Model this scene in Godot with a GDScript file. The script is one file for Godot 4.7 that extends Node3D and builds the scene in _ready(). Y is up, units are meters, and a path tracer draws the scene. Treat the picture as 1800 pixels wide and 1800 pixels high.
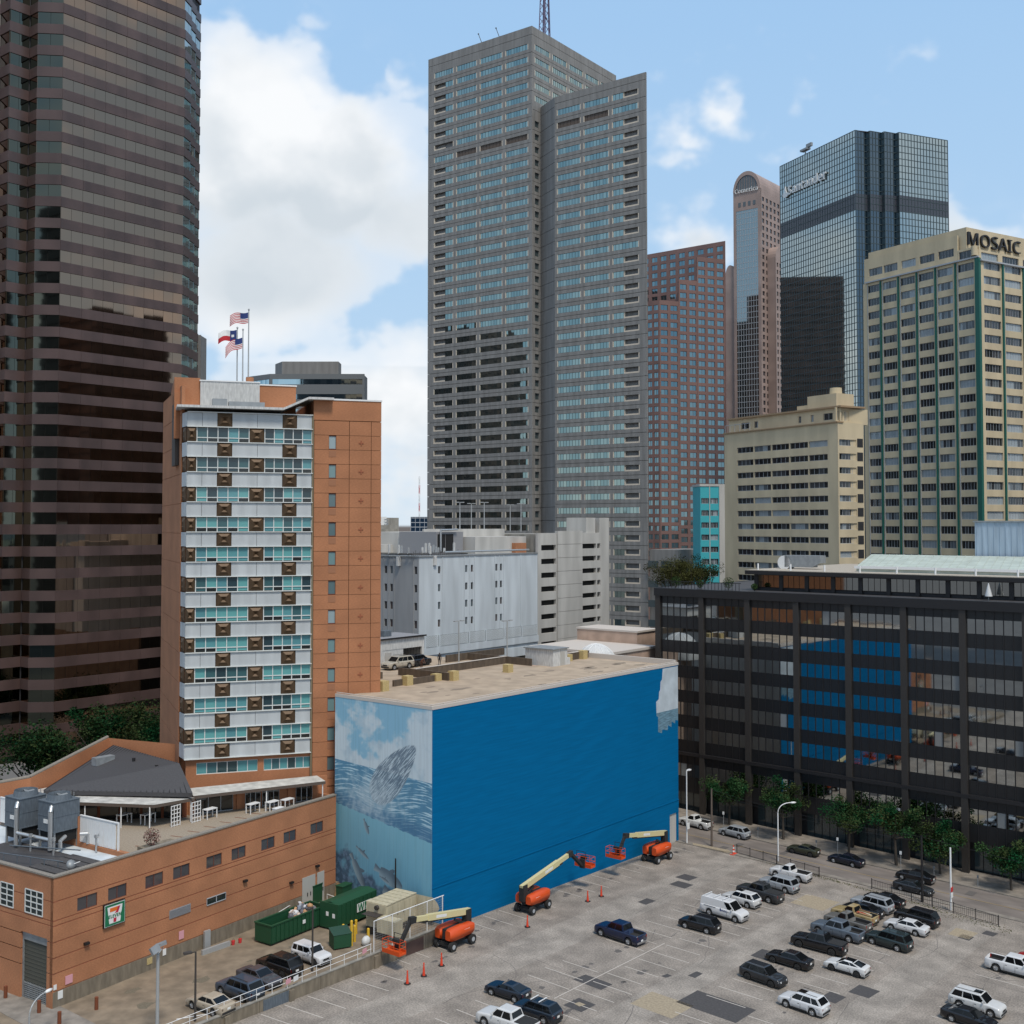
extends Node3D

# Downtown block seen from above: x runs along the blue wall, -z away from the parking lot, y up, metres.
const CAM := Vector3(0, 44.5, 0)
const SLOPE_X := -0.022
const SLOPE_Z := -0.028
var rng := RandomNumberGenerator.new()
var M := {}
var cache := {}
var taken := {}
var heap := {}


class Geo:
	var v := PackedVector3Array()
	var n := PackedVector3Array()
	var c := PackedColorArray()
	var uv := PackedVector2Array()
	var t := Transform3D()
	var col := Color(1, 1, 1)

	func tri(a: Vector3, b: Vector3, d: Vector3, na = null) -> void:
		var p := t * a
		var q := t * b
		var r := t * d
		var f := (q - p).cross(r - p).normalized()
		for k in [[p, 0], [r, 2], [q, 1]]:
			v.append(k[0])
			n.append(f if na == null else (t.basis * na[k[1]]).normalized())
			c.append(col)
			uv.append(Vector2.ZERO)

	func quad(a: Vector3, b: Vector3, d: Vector3, e: Vector3) -> void:
		tri(a, b, d)
		tri(a, d, e)

	func quad_uv(a: Vector3, b: Vector3, d: Vector3, e: Vector3) -> void:
		quad(a, b, d, e)
		var k := uv.size()
		var w := [Vector2(0, 1), Vector2(1, 0), Vector2(1, 1), Vector2(0, 1), Vector2(0, 0), Vector2(1, 0)]
		for i in 6:
			uv[k - 6 + i] = w[i]

	func box(x0: float, y0: float, z0: float, x1: float, y1: float, z1: float) -> void:
		var a := Vector3(x0, y0, z1)
		var b := Vector3(x1, y0, z1)
		var d := Vector3(x1, y1, z1)
		var e := Vector3(x0, y1, z1)
		var f := Vector3(x0, y0, z0)
		var g := Vector3(x1, y0, z0)
		var h := Vector3(x1, y1, z0)
		var i := Vector3(x0, y1, z0)
		quad(a, b, d, e)
		quad(g, f, i, h)
		quad(f, a, e, i)
		quad(b, g, h, d)
		quad(e, d, h, i)
		quad(f, g, b, a)

	func at(p: Vector3, s: Vector3) -> void:
		box(p.x - s.x / 2, p.y - s.y / 2, p.z - s.z / 2, p.x + s.x / 2, p.y + s.y / 2, p.z + s.z / 2)

	func tube(p: Vector3, q: Vector3, r0: float, r1: float, k := 8, cap := true) -> void:
		var w := (q - p).normalized()
		var u := w.cross(Vector3.RIGHT if absf(w.x) < 0.9 else Vector3.UP).normalized()
		var s := w.cross(u)
		for i in k:
			var a := TAU * i / k
			var b := TAU * (i + 1) / k
			var da := u * cos(a) + s * sin(a)
			var db := u * cos(b) + s * sin(b)
			tri(p + da * r0, p + db * r0, q + db * r1, [da, db, db])
			tri(p + da * r0, q + db * r1, q + da * r1, [da, db, da])
			if cap:
				tri(q, q + da * r1, q + db * r1)
				tri(p, p + db * r0, p + da * r0)

	func path(pts: Array, r: float, k := 6) -> void:
		for i in pts.size() - 1:
			tube(pts[i], pts[i + 1], r, r, k)

	func prism(poly: PackedVector2Array, y0: float, y1: float) -> void:
		var p := poly
		if not Geometry2D.is_polygon_clockwise(p):
			p = poly.duplicate()
			p.reverse()
		for i in p.size():
			var a := p[i]
			var b := p[(i + 1) % p.size()]
			quad(Vector3(a.x, y0, a.y), Vector3(b.x, y0, b.y), Vector3(b.x, y1, b.y), Vector3(a.x, y1, a.y))
		var ix := Geometry2D.triangulate_polygon(p)
		for i in range(0, ix.size(), 3):
			var q := [p[ix[i]], p[ix[i + 1]], p[ix[i + 2]]]
			if (q[1] - q[0]).cross(q[2] - q[0]) > 0:
				q.reverse()
			tri(Vector3(q[0].x, y1, q[0].y), Vector3(q[1].x, y1, q[1].y), Vector3(q[2].x, y1, q[2].y))
			tri(Vector3(q[0].x, y0, q[0].y), Vector3(q[2].x, y0, q[2].y), Vector3(q[1].x, y0, q[1].y))

	func dome(o: Vector3, r: Vector3, rows := 8, k := 16, low := 0.0) -> void:
		for j in rows:
			var p0 := lerpf(low, PI / 2, float(j) / rows)
			var p1 := lerpf(low, PI / 2, float(j + 1) / rows)
			for i in k:
				var q := []
				for e in [[i, p0], [i + 1, p0], [i + 1, p1], [i, p1]]:
					var a: float = -TAU * e[0] / k
					q.append(Vector3(cos(a) * cos(e[1]), sin(e[1]), sin(a) * cos(e[1])))
				tri(o + q[0] * r, o + q[1] * r, o + q[2] * r, [q[0], q[1], q[2]])
				tri(o + q[0] * r, o + q[2] * r, o + q[3] * r, [q[0], q[2], q[3]])

	func mesh(into: ArrayMesh = null) -> ArrayMesh:
		var m := into if into else ArrayMesh.new()
		if v.is_empty():
			return m
		var a := []
		a.resize(Mesh.ARRAY_MAX)
		a[Mesh.ARRAY_VERTEX] = v
		a[Mesh.ARRAY_NORMAL] = n
		a[Mesh.ARRAY_COLOR] = c
		a[Mesh.ARRAY_TEX_UV] = uv
		m.add_surface_from_arrays(Mesh.PRIMITIVE_TRIANGLES, a)
		return m


# ---------------------------------------------------------------- helpers
func gy(x: float, z: float) -> float:
	return SLOPE_X * (clampf(x, -100, 260) - 92.5) + SLOPE_Z * (clampf(z, -260, 60) + 86.3)


func on(x: float, z: float, up := 0.0) -> Vector3:
	return Vector3(x, gy(x, z) + up, z)


func numbered(base: String, parent: Node = self) -> String:
	var key := str(parent.get_instance_id()) + base
	var k: int = taken.get(key, -1) + 1
	taken[key] = k
	return base if k == 0 else "%s_%03d" % [base, k]


func thing(called: String, label: String, category: String, p := Vector3.ZERO, turn := 0.0, group := "") -> Node3D:
	var o := Node3D.new()
	o.name = numbered(called)
	add_child(o)
	o.position = p
	o.rotation.y = deg_to_rad(turn)
	tag(o, label, category, group)
	return o


func tag(o: Node, label: String, category: String, group := "", kind := "") -> Node:
	o.set_meta("label", label)
	o.set_meta("category", category)
	if group:
		o.set_meta("group", group)
	if kind:
		o.set_meta("kind", kind)
	return o


func part(parent: Node, called: String, m: Mesh, mat = null, t := Transform3D()) -> MeshInstance3D:
	var o := MeshInstance3D.new()
	o.name = numbered(called, parent)
	o.mesh = m
	o.transform = t
	if mat:
		o.material_override = mat
	parent.add_child(o)
	return o


func put(parent: Node, called: String, g: Geo, mat) -> MeshInstance3D:
	return part(parent, called, g.mesh(), mat)


func struct(called: String, label: String, g: Geo, mat) -> MeshInstance3D:
	var o := put(self, called, g, mat)
	o.set_meta("kind", "structure")
	o.set_meta("label", label)
	return o


# A countable piece of a thing: the first 300 are parts of their own, the rest are joined at the end.
func piece(b: Node, called: String, m: Mesh, mat, t: Transform3D, most := 300) -> Node:
	var key := str(b.get_instance_id()) + "/" + called
	if not heap.has(key):
		heap[key] = {"b": b, "name": called, "n": 0, "rest": []}
	var h: Dictionary = heap[key]
	h.n += 1
	if h.n <= most:
		return part(b, called, m, mat, t)
	h.rest.append([m, mat, t])
	return null


func settle() -> void:
	for h in heap.values():
		if h.rest.is_empty():
			continue
		var by := {}
		for e in h.rest:
			for s in e[0].get_surface_count():
				var mat: Material = e[1] if e[1] else e[0].surface_get_material(s)
				if not by.has(mat):
					by[mat] = SurfaceTool.new()
					by[mat].begin(Mesh.PRIMITIVE_TRIANGLES)
				by[mat].append_from(e[0], s, e[2])
		var m := ArrayMesh.new()
		for mat in by:
			by[mat].set_material(mat)
			by[mat].commit(m)
		part(h.b, "far_" + h.name + "s", m).set_meta("kind", "stuff")


func copy(o: Node3D, base: String, label: String, p: Vector3, turn: float) -> Node3D:
	var r: Node3D = o.duplicate()
	r.name = numbered(base)
	add_child(r)
	r.position = p
	r.rotation.y = deg_to_rad(turn)
	r.set_meta("label", label)
	return r


func lin(r: float, g: float, b: float) -> Color:
	return Color(r, g, b).linear_to_srgb()


func noise_tex(s: int, freq: float, lo: float, hi: float, oct := 5, size := 512, cell := false, mid := 0.5) -> NoiseTexture2D:
	var f := FastNoiseLite.new()
	f.seed = s
	f.frequency = freq
	f.noise_type = FastNoiseLite.TYPE_CELLULAR if cell else FastNoiseLite.TYPE_SIMPLEX_SMOOTH
	f.fractal_octaves = oct
	f.fractal_type = FastNoiseLite.FRACTAL_FBM
	var t := NoiseTexture2D.new()
	t.width = size
	t.height = size
	t.seamless = true
	t.noise = f
	var g := Gradient.new()
	g.set_color(0, Color(lo, lo, lo))
	g.set_color(1, Color(hi, hi, hi))
	g.add_point(mid, Color((lo + hi) / 2, (lo + hi) / 2, (lo + hi) / 2))
	t.color_ramp = g
	return t


func mat(key: String, color: Color, rough := 0.8, tex: Texture2D = null, scale := Vector3.ONE * 0.1, metal := 0.0, spec := 0.5) -> StandardMaterial3D:
	var m := StandardMaterial3D.new()
	m.resource_name = key
	m.albedo_color = color
	m.roughness = rough
	m.metallic = metal
	m.metallic_specular = spec
	if tex:
		m.albedo_texture = tex
		m.uv1_triplanar = true
		m.uv1_world_triplanar = true
		m.uv1_scale = scale
	M[key] = m
	return m


func boxm(w: float, h: float, d: float) -> Mesh:
	var key := "box%.3f_%.3f_%.3f" % [w, h, d]
	if not cache.has(key):
		var g := Geo.new()
		g.at(Vector3.ZERO, Vector3(w, h, d))
		cache[key] = g.mesh()
	return cache[key]


func words(parent: Node, called: String, text: String, size: float, depth: float, m: Material, t: Transform3D, font := "Droid Sans", bold := 700) -> MeshInstance3D:
	var f := SystemFont.new()
	f.font_names = PackedStringArray([font])
	f.font_weight = bold
	var tm := TextMesh.new()
	tm.text = text
	tm.font = f
	tm.font_size = 64
	tm.pixel_size = size / 64.0
	tm.depth = depth
	return part(parent, called, tm, m, t)


func facing(x: float, z: float, deg: float, y := 0.0) -> Transform3D:
	return Transform3D(Basis(Vector3.UP, deg_to_rad(deg)), Vector3(x, y, z))


# One face of a building: spandrels and piers in relief round window openings, which make() fills.
# local x runs to the right along the face, z outwards; rows are the bottoms of the windows.
func face(wall: Geo, t: Transform3D, w: float, y0: float, y1: float, rows: Array, wh: float, bays: Array, make: Callable, deep := 0.35, gap := 0.0) -> void:
	var keep := wall.t
	wall.t = t
	var low := y0
	var order := rows.duplicate()
	order.sort()
	for i in order.size() + 1:
		var top: float = order[i] if i < order.size() else y1
		if top > low + 0.01:
			if gap > 0.0 and top - low > 1.0:
				var mid := (low + top) / 2
				wall.box(0, low, -deep, w, mid - gap / 2, 0)
				wall.box(0, mid + gap / 2, -deep, w, top, 0)
			else:
				wall.box(0, low, -deep, w, top, 0)
		if i == order.size():
			break
		var x := 0.0
		for b in bays:
			if b[0] > x + 0.01:
				wall.box(x, top, -deep, b[0], top + wh, 0)
			x = b[1]
		if x < w - 0.01:
			wall.box(x, top, -deep, w, top + wh, 0)
		low = top + wh
		for k in bays.size():
			make.call(t, i, k, bays[k][0], top, bays[k][1] - bays[k][0], wh)
	wall.t = keep


# A window of n panes, each leaning a hair its own way so that reflections break from pane to pane.
func window_mesh(w: float, h: float, n: int, tints: Array, glass: Material, frame: Material, bar := 0.08, lean := 0.004, variant := 0) -> ArrayMesh:
	var key := "win%.2f_%.2f_%d_%s_%s_%d" % [w, h, n, glass.resource_name, frame.resource_name if frame else "", variant]
	if cache.has(key):
		return cache[key]
	var g := Geo.new()
	var f := Geo.new()
	var s := w / n
	for i in n:
		g.col = tints[rng.randi() % tints.size()]
		var lx := rng.randf_range(-lean, lean) * s
		var ly := rng.randf_range(-lean, lean) * h
		var z := 0.02
		g.quad(Vector3(i * s, 0, z + lx + ly), Vector3((i + 1) * s, 0, z - lx + ly), Vector3((i + 1) * s, h, z - lx - ly), Vector3(i * s, h, z + lx - ly))
		if frame and bar > 0.0:
			f.box(i * s - (bar / 2 if i else 0.0), 0, 0, i * s + bar / 2, h, 0.07)
	var m := g.mesh()
	m.surface_set_material(0, glass)
	if frame and bar > 0.0:
		f.box(w - bar / 2, 0, 0, w, h, 0.07)
		f.box(0, 0, 0.001, w, bar, 0.075)
		f.box(0, h - bar, 0.001, w, h, 0.075)
		f.mesh(m)
		m.surface_set_material(1, frame)
	cache[key] = m
	return m


func shift(t: Transform3D, x: float, y: float, z: float) -> Transform3D:
	return t * Transform3D(Basis(), Vector3(x, y, z))


func poly(pts: Array) -> PackedVector2Array:
	var p := PackedVector2Array()
	for i in range(0, pts.size(), 2):
		p.append(Vector2(pts[i], pts[i + 1]))
	return p


func span(a: float, b: float, n: int, gap: float) -> Array:   # n bays from a to b with gap between
	var r := []
	var w := (b - a - gap * (n - 1)) / n
	for i in n:
		r.append([a + i * (w + gap), a + i * (w + gap) + w])
	return r


func down(top: float, step: float, n: int) -> Array:
	var r := []
	for i in n:
		r.append(top - step * i)
	return r


# ---------------------------------------------------------------- light, sky, materials
func _ready() -> void:
	rng.seed = 7
	var cam := Camera3D.new()
	cam.name = "camera"
	cam.position = CAM
	cam.rotation_degrees = Vector3(2.0, -51.0, 0)
	cam.projection = Camera3D.PROJECTION_FRUSTUM
	cam.near = 0.5
	cam.far = 9000
	cam.size = 0.45
	cam.frustum_offset = Vector2(0, -0.01125)
	add_child(cam)
	cam.current = true
	var env := Environment.new()
	env.background_mode = Environment.BG_SKY
	env.tonemap_mode = Environment.TONE_MAPPER_LINEAR
	env.tonemap_exposure = 1.0
	env.sdfgi_enabled = true
	env.ssao_enabled = true
	env.ssil_enabled = true
	var sky := Sky.new()
	sky.sky_material = make_sky()
	env.sky = sky
	var we := WorldEnvironment.new()
	we.name = "world_environment"
	we.environment = env
	add_child(we)
	var sun := DirectionalLight3D.new()
	sun.name = "sun"
	sun.light_energy = 0.9
	sun.light_angular_distance = 12.0
	sun.light_color = Color(1.0, 0.96, 0.9)
	sun.shadow_enabled = true
	sun.look_at_from_position(Vector3(-22, 80, 40), Vector3.ZERO)
	add_child(sun)
	make_materials()
	make_ground()
	make_mural_building()
	make_black_office()
	make_left_tower()
	make_hotel()
	make_podium()
	make_far_towers()
	make_grey_tower()
	make_mosaic()
	make_middle_buildings()
	make_yard()
	make_street()
	make_trees()
	make_cars()
	make_lifts()
	make_small_things()
	settle()


func make_sky() -> PanoramaSkyMaterial:
	var f := FastNoiseLite.new()
	f.seed = 11
	f.noise_type = FastNoiseLite.TYPE_SIMPLEX_SMOOTH
	f.fractal_octaves = 6
	f.fractal_gain = 0.52
	f.frequency = 1.0
	var w := 4096
	var h := 2048
	var im := Image.create(512, 256, false, Image.FORMAT_RGBF)
	for y in 256:
		for x in 512:
			im.set_pixel(x, y, sky_at((x + 0.5) / 512.0, (y + 0.5) / 256.0, f))
	im.resize(w, h, Image.INTERPOLATE_BILINEAR)
	# the part of the sky in view is worked out again at full detail
	var x0 := int(w * (51.0 - 27.0) / 360.0)
	var x1 := int(w * (51.0 + 27.0) / 360.0)
	for y in range(int(h * (90.0 - 28.0) / 180.0), h / 2 + 8):
		for x in range(x0, x1):
			im.set_pixel(x, y, sky_at((x + 0.5) / w, (y + 0.5) / h, f))
	var m := PanoramaSkyMaterial.new()
	m.panorama = ImageTexture.create_from_image(im)
	return m


# Clouds as soft heaps: azimuth and elevation of the middle, half widths, strength.
const CLOUDS := [
	[-12.2, 17.8, 5.2, 5.6, 1.35], [-8.0, 16.6, 4.6, 5.0, 1.3], [-11.5, 12.0, 7.0, 4.0, 1.1], [-13.6, 20.6, 2.6, 2.4, 0.9], [-9.5, 20.4, 3.0, 2.2, 0.9],
	[-10.6, 24.5, 1.1, 0.8, 0.66], [-5.0, 14.5, 3.6, 3.6, 1.0], [-5.6, 22.0, 2.4, 0.9, 0.55], [-7.0, 6.0, 9.0, 3.0, 1.0], [-12.0, 4.0, 8.0, 3.4, 1.0], [0.0, 3.0, 14.0, 2.6, 0.8],
	[10.2, 20.6, 0.95, 0.95, 0.66], [8.0, 19.2, 1.5, 0.8, 0.62], [7.3, 18.0, 1.5, 0.7, 0.6], [8.0, 13.8, 1.7, 1.7, 0.8], [22.8, 13.2, 3.6, 1.8, 0.95], [14.6, 16.5, 0.7, 1.2, 0.42], [20.5, 22.0, 1.4, 0.6, 0.38], [14.0, 21.0, 1.0, 0.6, 0.36],
]


func sky_at(u: float, v: float, f: FastNoiseLite) -> Color:
	var az := u * TAU
	var el := (0.5 - v) * PI
	var d := Vector3(sin(az) * cos(el), sin(el), -cos(az) * cos(el))
	var e := rad_to_deg(el)
	if e < -1.0:
		return Color(0.16, 0.155, 0.15)
	var a := rad_to_deg(az) - 51.0
	if a > 180.0:
		a -= 360.0
	var up := clampf(e / 90.0, 0.0, 1.0)
	var blue := Color(0.50, 0.70, 0.90).lerp(Color(0.36, 0.58, 0.865), clampf(e / 24.0, 0.0, 1.0)).lerp(Color(0.22, 0.42, 0.76), clampf((e - 24.0) / 60.0, 0.0, 1.0))
	blue = blue.lerp(Color(0.74, 0.83, 0.90), exp(-maxf(e, 0.0) / 4.5) * 0.8)
	var q := d * Vector3(1, 1.35, 1)
	# the outlines are bent by slow noise, then frayed by finer noise
	var wx := f.get_noise_3dv(q * 4.0 + Vector3(5, 0, 2))
	var wy := f.get_noise_3dv(q * 4.0 + Vector3(1, 8, 4))
	var fine := f.get_noise_3dv(q * 9.0 + Vector3(3, 1, 7))
	var tiny := f.get_noise_3dv(q * 30.0)
	var big := f.get_noise_3dv(q * 2.2 + Vector3(2, 2, 2))
	var body := 0.0
	var strong := 1.0
	var inside := smoothstep(29.0, 25.0, absf(a)) * smoothstep(31.0, 27.0, e)
	for c in CLOUDS:
		var r := Vector2((a + wx * 4.0 - c[0]) / c[2], (e + wy * 3.0 - c[1]) / c[3])
		var k: float = c[4] * exp(-r.length_squared() * 0.9)
		if k > body:
			body = k
			strong = c[4]
	body = lerpf(0.36 + big * 0.75, body, inside)
	var wisp := body + fine * 0.42 + tiny * 0.12
	var dens := smoothstep(0.34, 0.56, wisp)
	dens = clampf(dens + smoothstep(0.05, 0.5, body) * clampf(fine + 0.25, 0.0, 0.5) * 0.5, 0.0, 1.0)
	# thick parts have grey bellies, the crowns and frayed edges stay bright
	var belly := clampf((body - 0.4) * 1.6, 0.0, 1.0) * smoothstep(20.5, 14.0, e + wy * 7.0 + fine * 4.0) * smoothstep(8.5, 11.5, e)
	belly = clampf(belly * (0.95 + fine * 0.6) + maxf(-fine, 0.0) * 0.3 * dens, 0.0, 1.0)
	dens = lerpf(smoothstep(0.16, 1.0, wisp + tiny * 0.25) * 0.95, dens * (0.5 + 0.5 * smoothstep(0.45, 0.95, body)), smoothstep(0.75, 1.0, strong))
	if e < 8.0:
		belly = clampf(0.35 + fine * 0.8 + tiny * 0.3, 0.0, 1.0) * 0.8
	var white := Color(0.97, 0.985, 1.0).lerp(Color(0.60, 0.67, 0.73), belly * 0.85)
	return blue.lerp(white, dens * 0.97)


func make_materials() -> void:
	var soft := noise_tex(1, 0.006, 0.86, 1.0)
	var fine := noise_tex(2, 0.03, 0.78, 1.0)
	var blot := noise_tex(3, 0.012, 0.74, 1.0, 6, 1024)
	var grain := noise_tex(4, 0.12, 0.7, 1.0, 3, 256)
	M.soft = soft
	M.fine = fine
	M.blot = blot
	mat("asphalt", lin(0.50, 0.435, 0.37), 0.95, blot, Vector3.ONE * 0.021)
	M.asphalt.detail_enabled = true
	M.asphalt.detail_blend_mode = BaseMaterial3D.BLEND_MODE_MUL
	M.asphalt.detail_albedo = noise_tex(6, 0.03, 0.68, 1.0, 6, 1024)
	M.asphalt.detail_uv_layer = BaseMaterial3D.DETAIL_UV_2
	M.asphalt.uv2_triplanar = true
	M.asphalt.uv2_world_triplanar = true
	M.asphalt.uv2_scale = Vector3.ONE * 0.13
	mat("road", lin(0.25, 0.215, 0.19), 0.95, blot, Vector3(0.03, 0.03, 0.012))
	mat("ground", lin(0.16, 0.155, 0.15), 0.95, soft, Vector3.ONE * 0.02)
	mat("patch", lin(0.085, 0.08, 0.08), 0.95, fine, Vector3.ONE * 0.2)
	mat("patch_pale", lin(0.42, 0.345, 0.24), 0.95, fine, Vector3.ONE * 0.2)
	mat("stain", lin(0.15, 0.135, 0.125), 0.95, fine, Vector3.ONE * 0.4)
	mat("line_paint", lin(0.66, 0.60, 0.53), 0.9, fine, Vector3.ONE * 0.6)
	mat("joint", lin(0.10, 0.09, 0.085), 0.95)
	mat("yellow_line", lin(0.5, 0.36, 0.16), 0.9, fine, Vector3.ONE * 0.5)
	mat("sidewalk", lin(0.31, 0.275, 0.235), 0.95, blot, Vector3.ONE * 0.05)
	mat("yard", lin(0.30, 0.235, 0.165), 0.95, blot, Vector3.ONE * 0.035)
	mat("concrete", lin(0.34, 0.32, 0.28), 0.9, blot, Vector3(0.06, 0.02, 0.06))
	mat("stained_concrete", lin(0.27, 0.225, 0.165), 0.95, blot, Vector3(0.12, 0.03, 0.12))
	mat("deck", lin(0.47, 0.37, 0.27), 0.95, noise_tex(21, 0.01, 0.84, 1.0, 6, 1024), Vector3.ONE * 0.03)
	mat("brown_wall", lin(0.14, 0.105, 0.075), 0.9, blot, Vector3(0.1, 0.03, 0.1))
	mat("blue_paint", lin(0.0, 0.140, 0.335), 0.85, noise_tex(8, 0.012, 0.89, 1.0, 5, 1024), Vector3(0.012, 0.25, 0.012), 0.0, 0.2)
	mat("pale_paint", lin(0.55, 0.62, 0.67), 0.8, soft, Vector3.ONE * 0.1)
	mat("white_paint", lin(0.72, 0.72, 0.70), 0.6, fine, Vector3(0.3, 0.05, 0.3))
	mat("white_metal", lin(0.75, 0.75, 0.74), 0.45)
	mat("yellow_block", lin(0.62, 0.48, 0.22), 0.8, fine, Vector3.ONE * 0.4)
	mat("brick", lin(0.64, 0.275, 0.132), 0.9, noise_tex(9, 0.05, 0.74, 1.0, 4), Vector3(0.12, 0.9, 0.12))
	M.brick.detail_enabled = true
	M.brick.detail_blend_mode = BaseMaterial3D.BLEND_MODE_MUL
	M.brick.detail_albedo = soft
	M.brick.detail_uv_layer = BaseMaterial3D.DETAIL_UV_2
	M.brick.uv2_triplanar = true
	M.brick.uv2_world_triplanar = true
	M.brick.uv2_scale = Vector3.ONE * 0.06
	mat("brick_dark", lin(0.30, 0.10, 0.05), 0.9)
	mat("panel_white", lin(0.55, 0.58, 0.59), 0.45, soft, Vector3(0.2, 0.03, 0.2))
	mat("frame_white", lin(0.62, 0.64, 0.62), 0.5)
	mat("bronze", lin(0.105, 0.062, 0.03), 0.55, soft, Vector3.ONE * 0.3, 0.3)
	mat("bronze_dark", lin(0.05, 0.032, 0.02), 0.5, null, Vector3.ONE, 0.4)
	mat("soffit", lin(0.2, 0.16, 0.1), 0.9)
	mat("granite", lin(0.112, 0.070, 0.062), 0.35, noise_tex(10, 0.004, 0.7, 1.0, 4), Vector3(0.05, 0.02, 0.05))
	mat("grey_stone", lin(0.27, 0.262, 0.25), 0.85, noise_tex(12, 0.01, 0.82, 1.0), Vector3(0.12, 0.012, 0.12))
	mat("beige_jamb", lin(0.60, 0.52, 0.42), 0.8)
	mat("louvre", lin(0.10, 0.075, 0.06), 0.8)
	mat("core", lin(0.02, 0.02, 0.022), 0.7)
	mat("red_granite", lin(0.225, 0.128, 0.108), 0.6, soft, Vector3.ONE * 0.02)
	mat("pink_granite", lin(0.38, 0.28, 0.24), 0.6, soft, Vector3.ONE * 0.02)
	mat("cream", lin(0.65, 0.54, 0.36), 0.85, soft, Vector3(0.07, 0.015, 0.07))
	mat("green_pier", lin(0.006, 0.10, 0.075), 0.5)
	mat("grey_frame", lin(0.38, 0.40, 0.42), 0.5)
	mat("black_metal", lin(0.013, 0.012, 0.013), 0.5)
	mat("black_panel", lin(0.010, 0.010, 0.011), 0.4)
	mat("black_column", lin(0.030, 0.026, 0.023), 0.6)
	mat("dark_column", lin(0.05, 0.043, 0.038), 0.6)
	mat("gravel_roof", lin(0.50, 0.44, 0.36), 0.95, fine, Vector3.ONE * 0.2)
	mat("pale_green_roof", lin(0.52, 0.58, 0.51), 0.5, soft, Vector3.ONE * 0.1)
	mat("pale_blue_metal", lin(0.42, 0.52, 0.62), 0.5, soft, Vector3(0.3, 0.03, 0.3))
	mat("grey_metal", lin(0.33, 0.35, 0.36), 0.5, soft, Vector3.ONE * 0.3, 0.3)
	mat("steel_blue", lin(0.14, 0.17, 0.20), 0.55, fine, Vector3(0.3, 0.06, 0.3))
	mat("pipe", lin(0.55, 0.56, 0.56), 0.35, null, Vector3.ONE, 0.7)
	mat("white_wall", lin(0.60, 0.655, 0.69), 0.85, soft, Vector3(0.1, 0.012, 0.1))
	mat("grey_wall", lin(0.36, 0.37, 0.38), 0.85, soft, Vector3(0.1, 0.012, 0.1))
	mat("pale_concrete", lin(0.55, 0.535, 0.50), 0.9, soft, Vector3(0.08, 0.012, 0.08))
	mat("teal_panel", lin(0.05, 0.40, 0.45), 0.5)
	mat("peach", lin(0.50, 0.36, 0.28), 0.85, soft, Vector3.ONE * 0.1)
	mat("dark_roof", lin(0.075, 0.072, 0.075), 0.6, fine, Vector3.ONE * 0.3)
	mat("rust", lin(0.17, 0.05, 0.02), 0.9)
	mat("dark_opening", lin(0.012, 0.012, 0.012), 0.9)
	mat("door_grey", lin(0.42, 0.41, 0.38), 0.6)
	mat("shutter", lin(0.075, 0.075, 0.06), 0.7)
	mat("louvre_grey", lin(0.26, 0.26, 0.27), 0.6)
	mat("red_frame", lin(0.16, 0.05, 0.03), 0.8)
	mat("blind_brown", lin(0.10, 0.085, 0.085), 0.6)
	mat("tarmac_dirt", lin(0.2, 0.17, 0.12), 0.95, fine, Vector3.ONE * 0.3)
	mat("wood", lin(0.28, 0.18, 0.09), 0.9)
	mat("pole_wood", lin(0.13, 0.10, 0.08), 0.9)
	mat("galvanised", lin(0.40, 0.41, 0.41), 0.5, null, Vector3.ONE, 0.3)
	mat("cone_orange", lin(0.75, 0.06, 0.02), 0.6)
	mat("rubber", lin(0.02, 0.02, 0.02), 0.85)
	mat("rim", lin(0.45, 0.46, 0.47), 0.35, null, Vector3.ONE, 0.8)
	mat("car_glass", lin(0.006, 0.007, 0.008), 0.03, null, Vector3.ONE, 0.0, 0.4)
	mat("lamp_red", lin(0.35, 0.012, 0.01), 0.2)
	mat("lamp_clear", lin(0.6, 0.62, 0.62), 0.15)
	mat("dumpster_green", lin(0.012, 0.085, 0.035), 0.6, fine, Vector3.ONE * 0.5)
	mat("generator_beige", lin(0.56, 0.50, 0.35), 0.6, soft, Vector3(0.5, 0.1, 0.5))
	mat("safety_yellow", lin(0.65, 0.40, 0.03), 0.6)
	mat("lift_orange", lin(0.60, 0.075, 0.012), 0.4)
	mat("boom_cream", lin(0.62, 0.55, 0.30), 0.5)
	mat("red", lin(0.5, 0.03, 0.03), 0.6)
	mat("sign_white", lin(0.75, 0.75, 0.73), 0.5)
	mat("sign_pink", lin(0.65, 0.32, 0.36), 0.6)
	mat("sign_green", lin(0.01, 0.16, 0.07), 0.5)
	mat("sign_red", lin(0.48, 0.02, 0.05), 0.5)
	mat("sign_orange", lin(0.72, 0.16, 0.02), 0.5)
	mat("bark", lin(0.06, 0.05, 0.04), 0.95)
	mat("cloth_dark", lin(0.02, 0.02, 0.025), 0.9)
	mat("skin", lin(0.25, 0.13, 0.08), 0.7)
	for e in [["leaf", 0.35], ["leaf_dry", 0.3]]:
		var l := mat(e[0], Color.WHITE, 0.8, null, Vector3.ONE, 0.0, 0.15)
		l.vertex_color_use_as_albedo = true
		l.backlight_enabled = true
		l.backlight = Color(e[1], e[1], e[1])
	# mirror glass of the towers, the tint in the vertex colours
	for e in [["mirror", 0.03], ["mirror_rough", 0.08]]:
		var g := mat(e[0], Color.WHITE, e[1], null, Vector3.ONE, 1.0)
		g.vertex_color_use_as_albedo = true
	mat("dark_mirror", lin(0.43, 0.45, 0.45), 0.03, null, Vector3.ONE, 1.0)
	mat("dark_mirror_warm", lin(0.40, 0.40, 0.38), 0.04, null, Vector3.ONE, 1.0)
	mat("pale_blind_glass", lin(0.20, 0.21, 0.21), 0.1)
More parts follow.
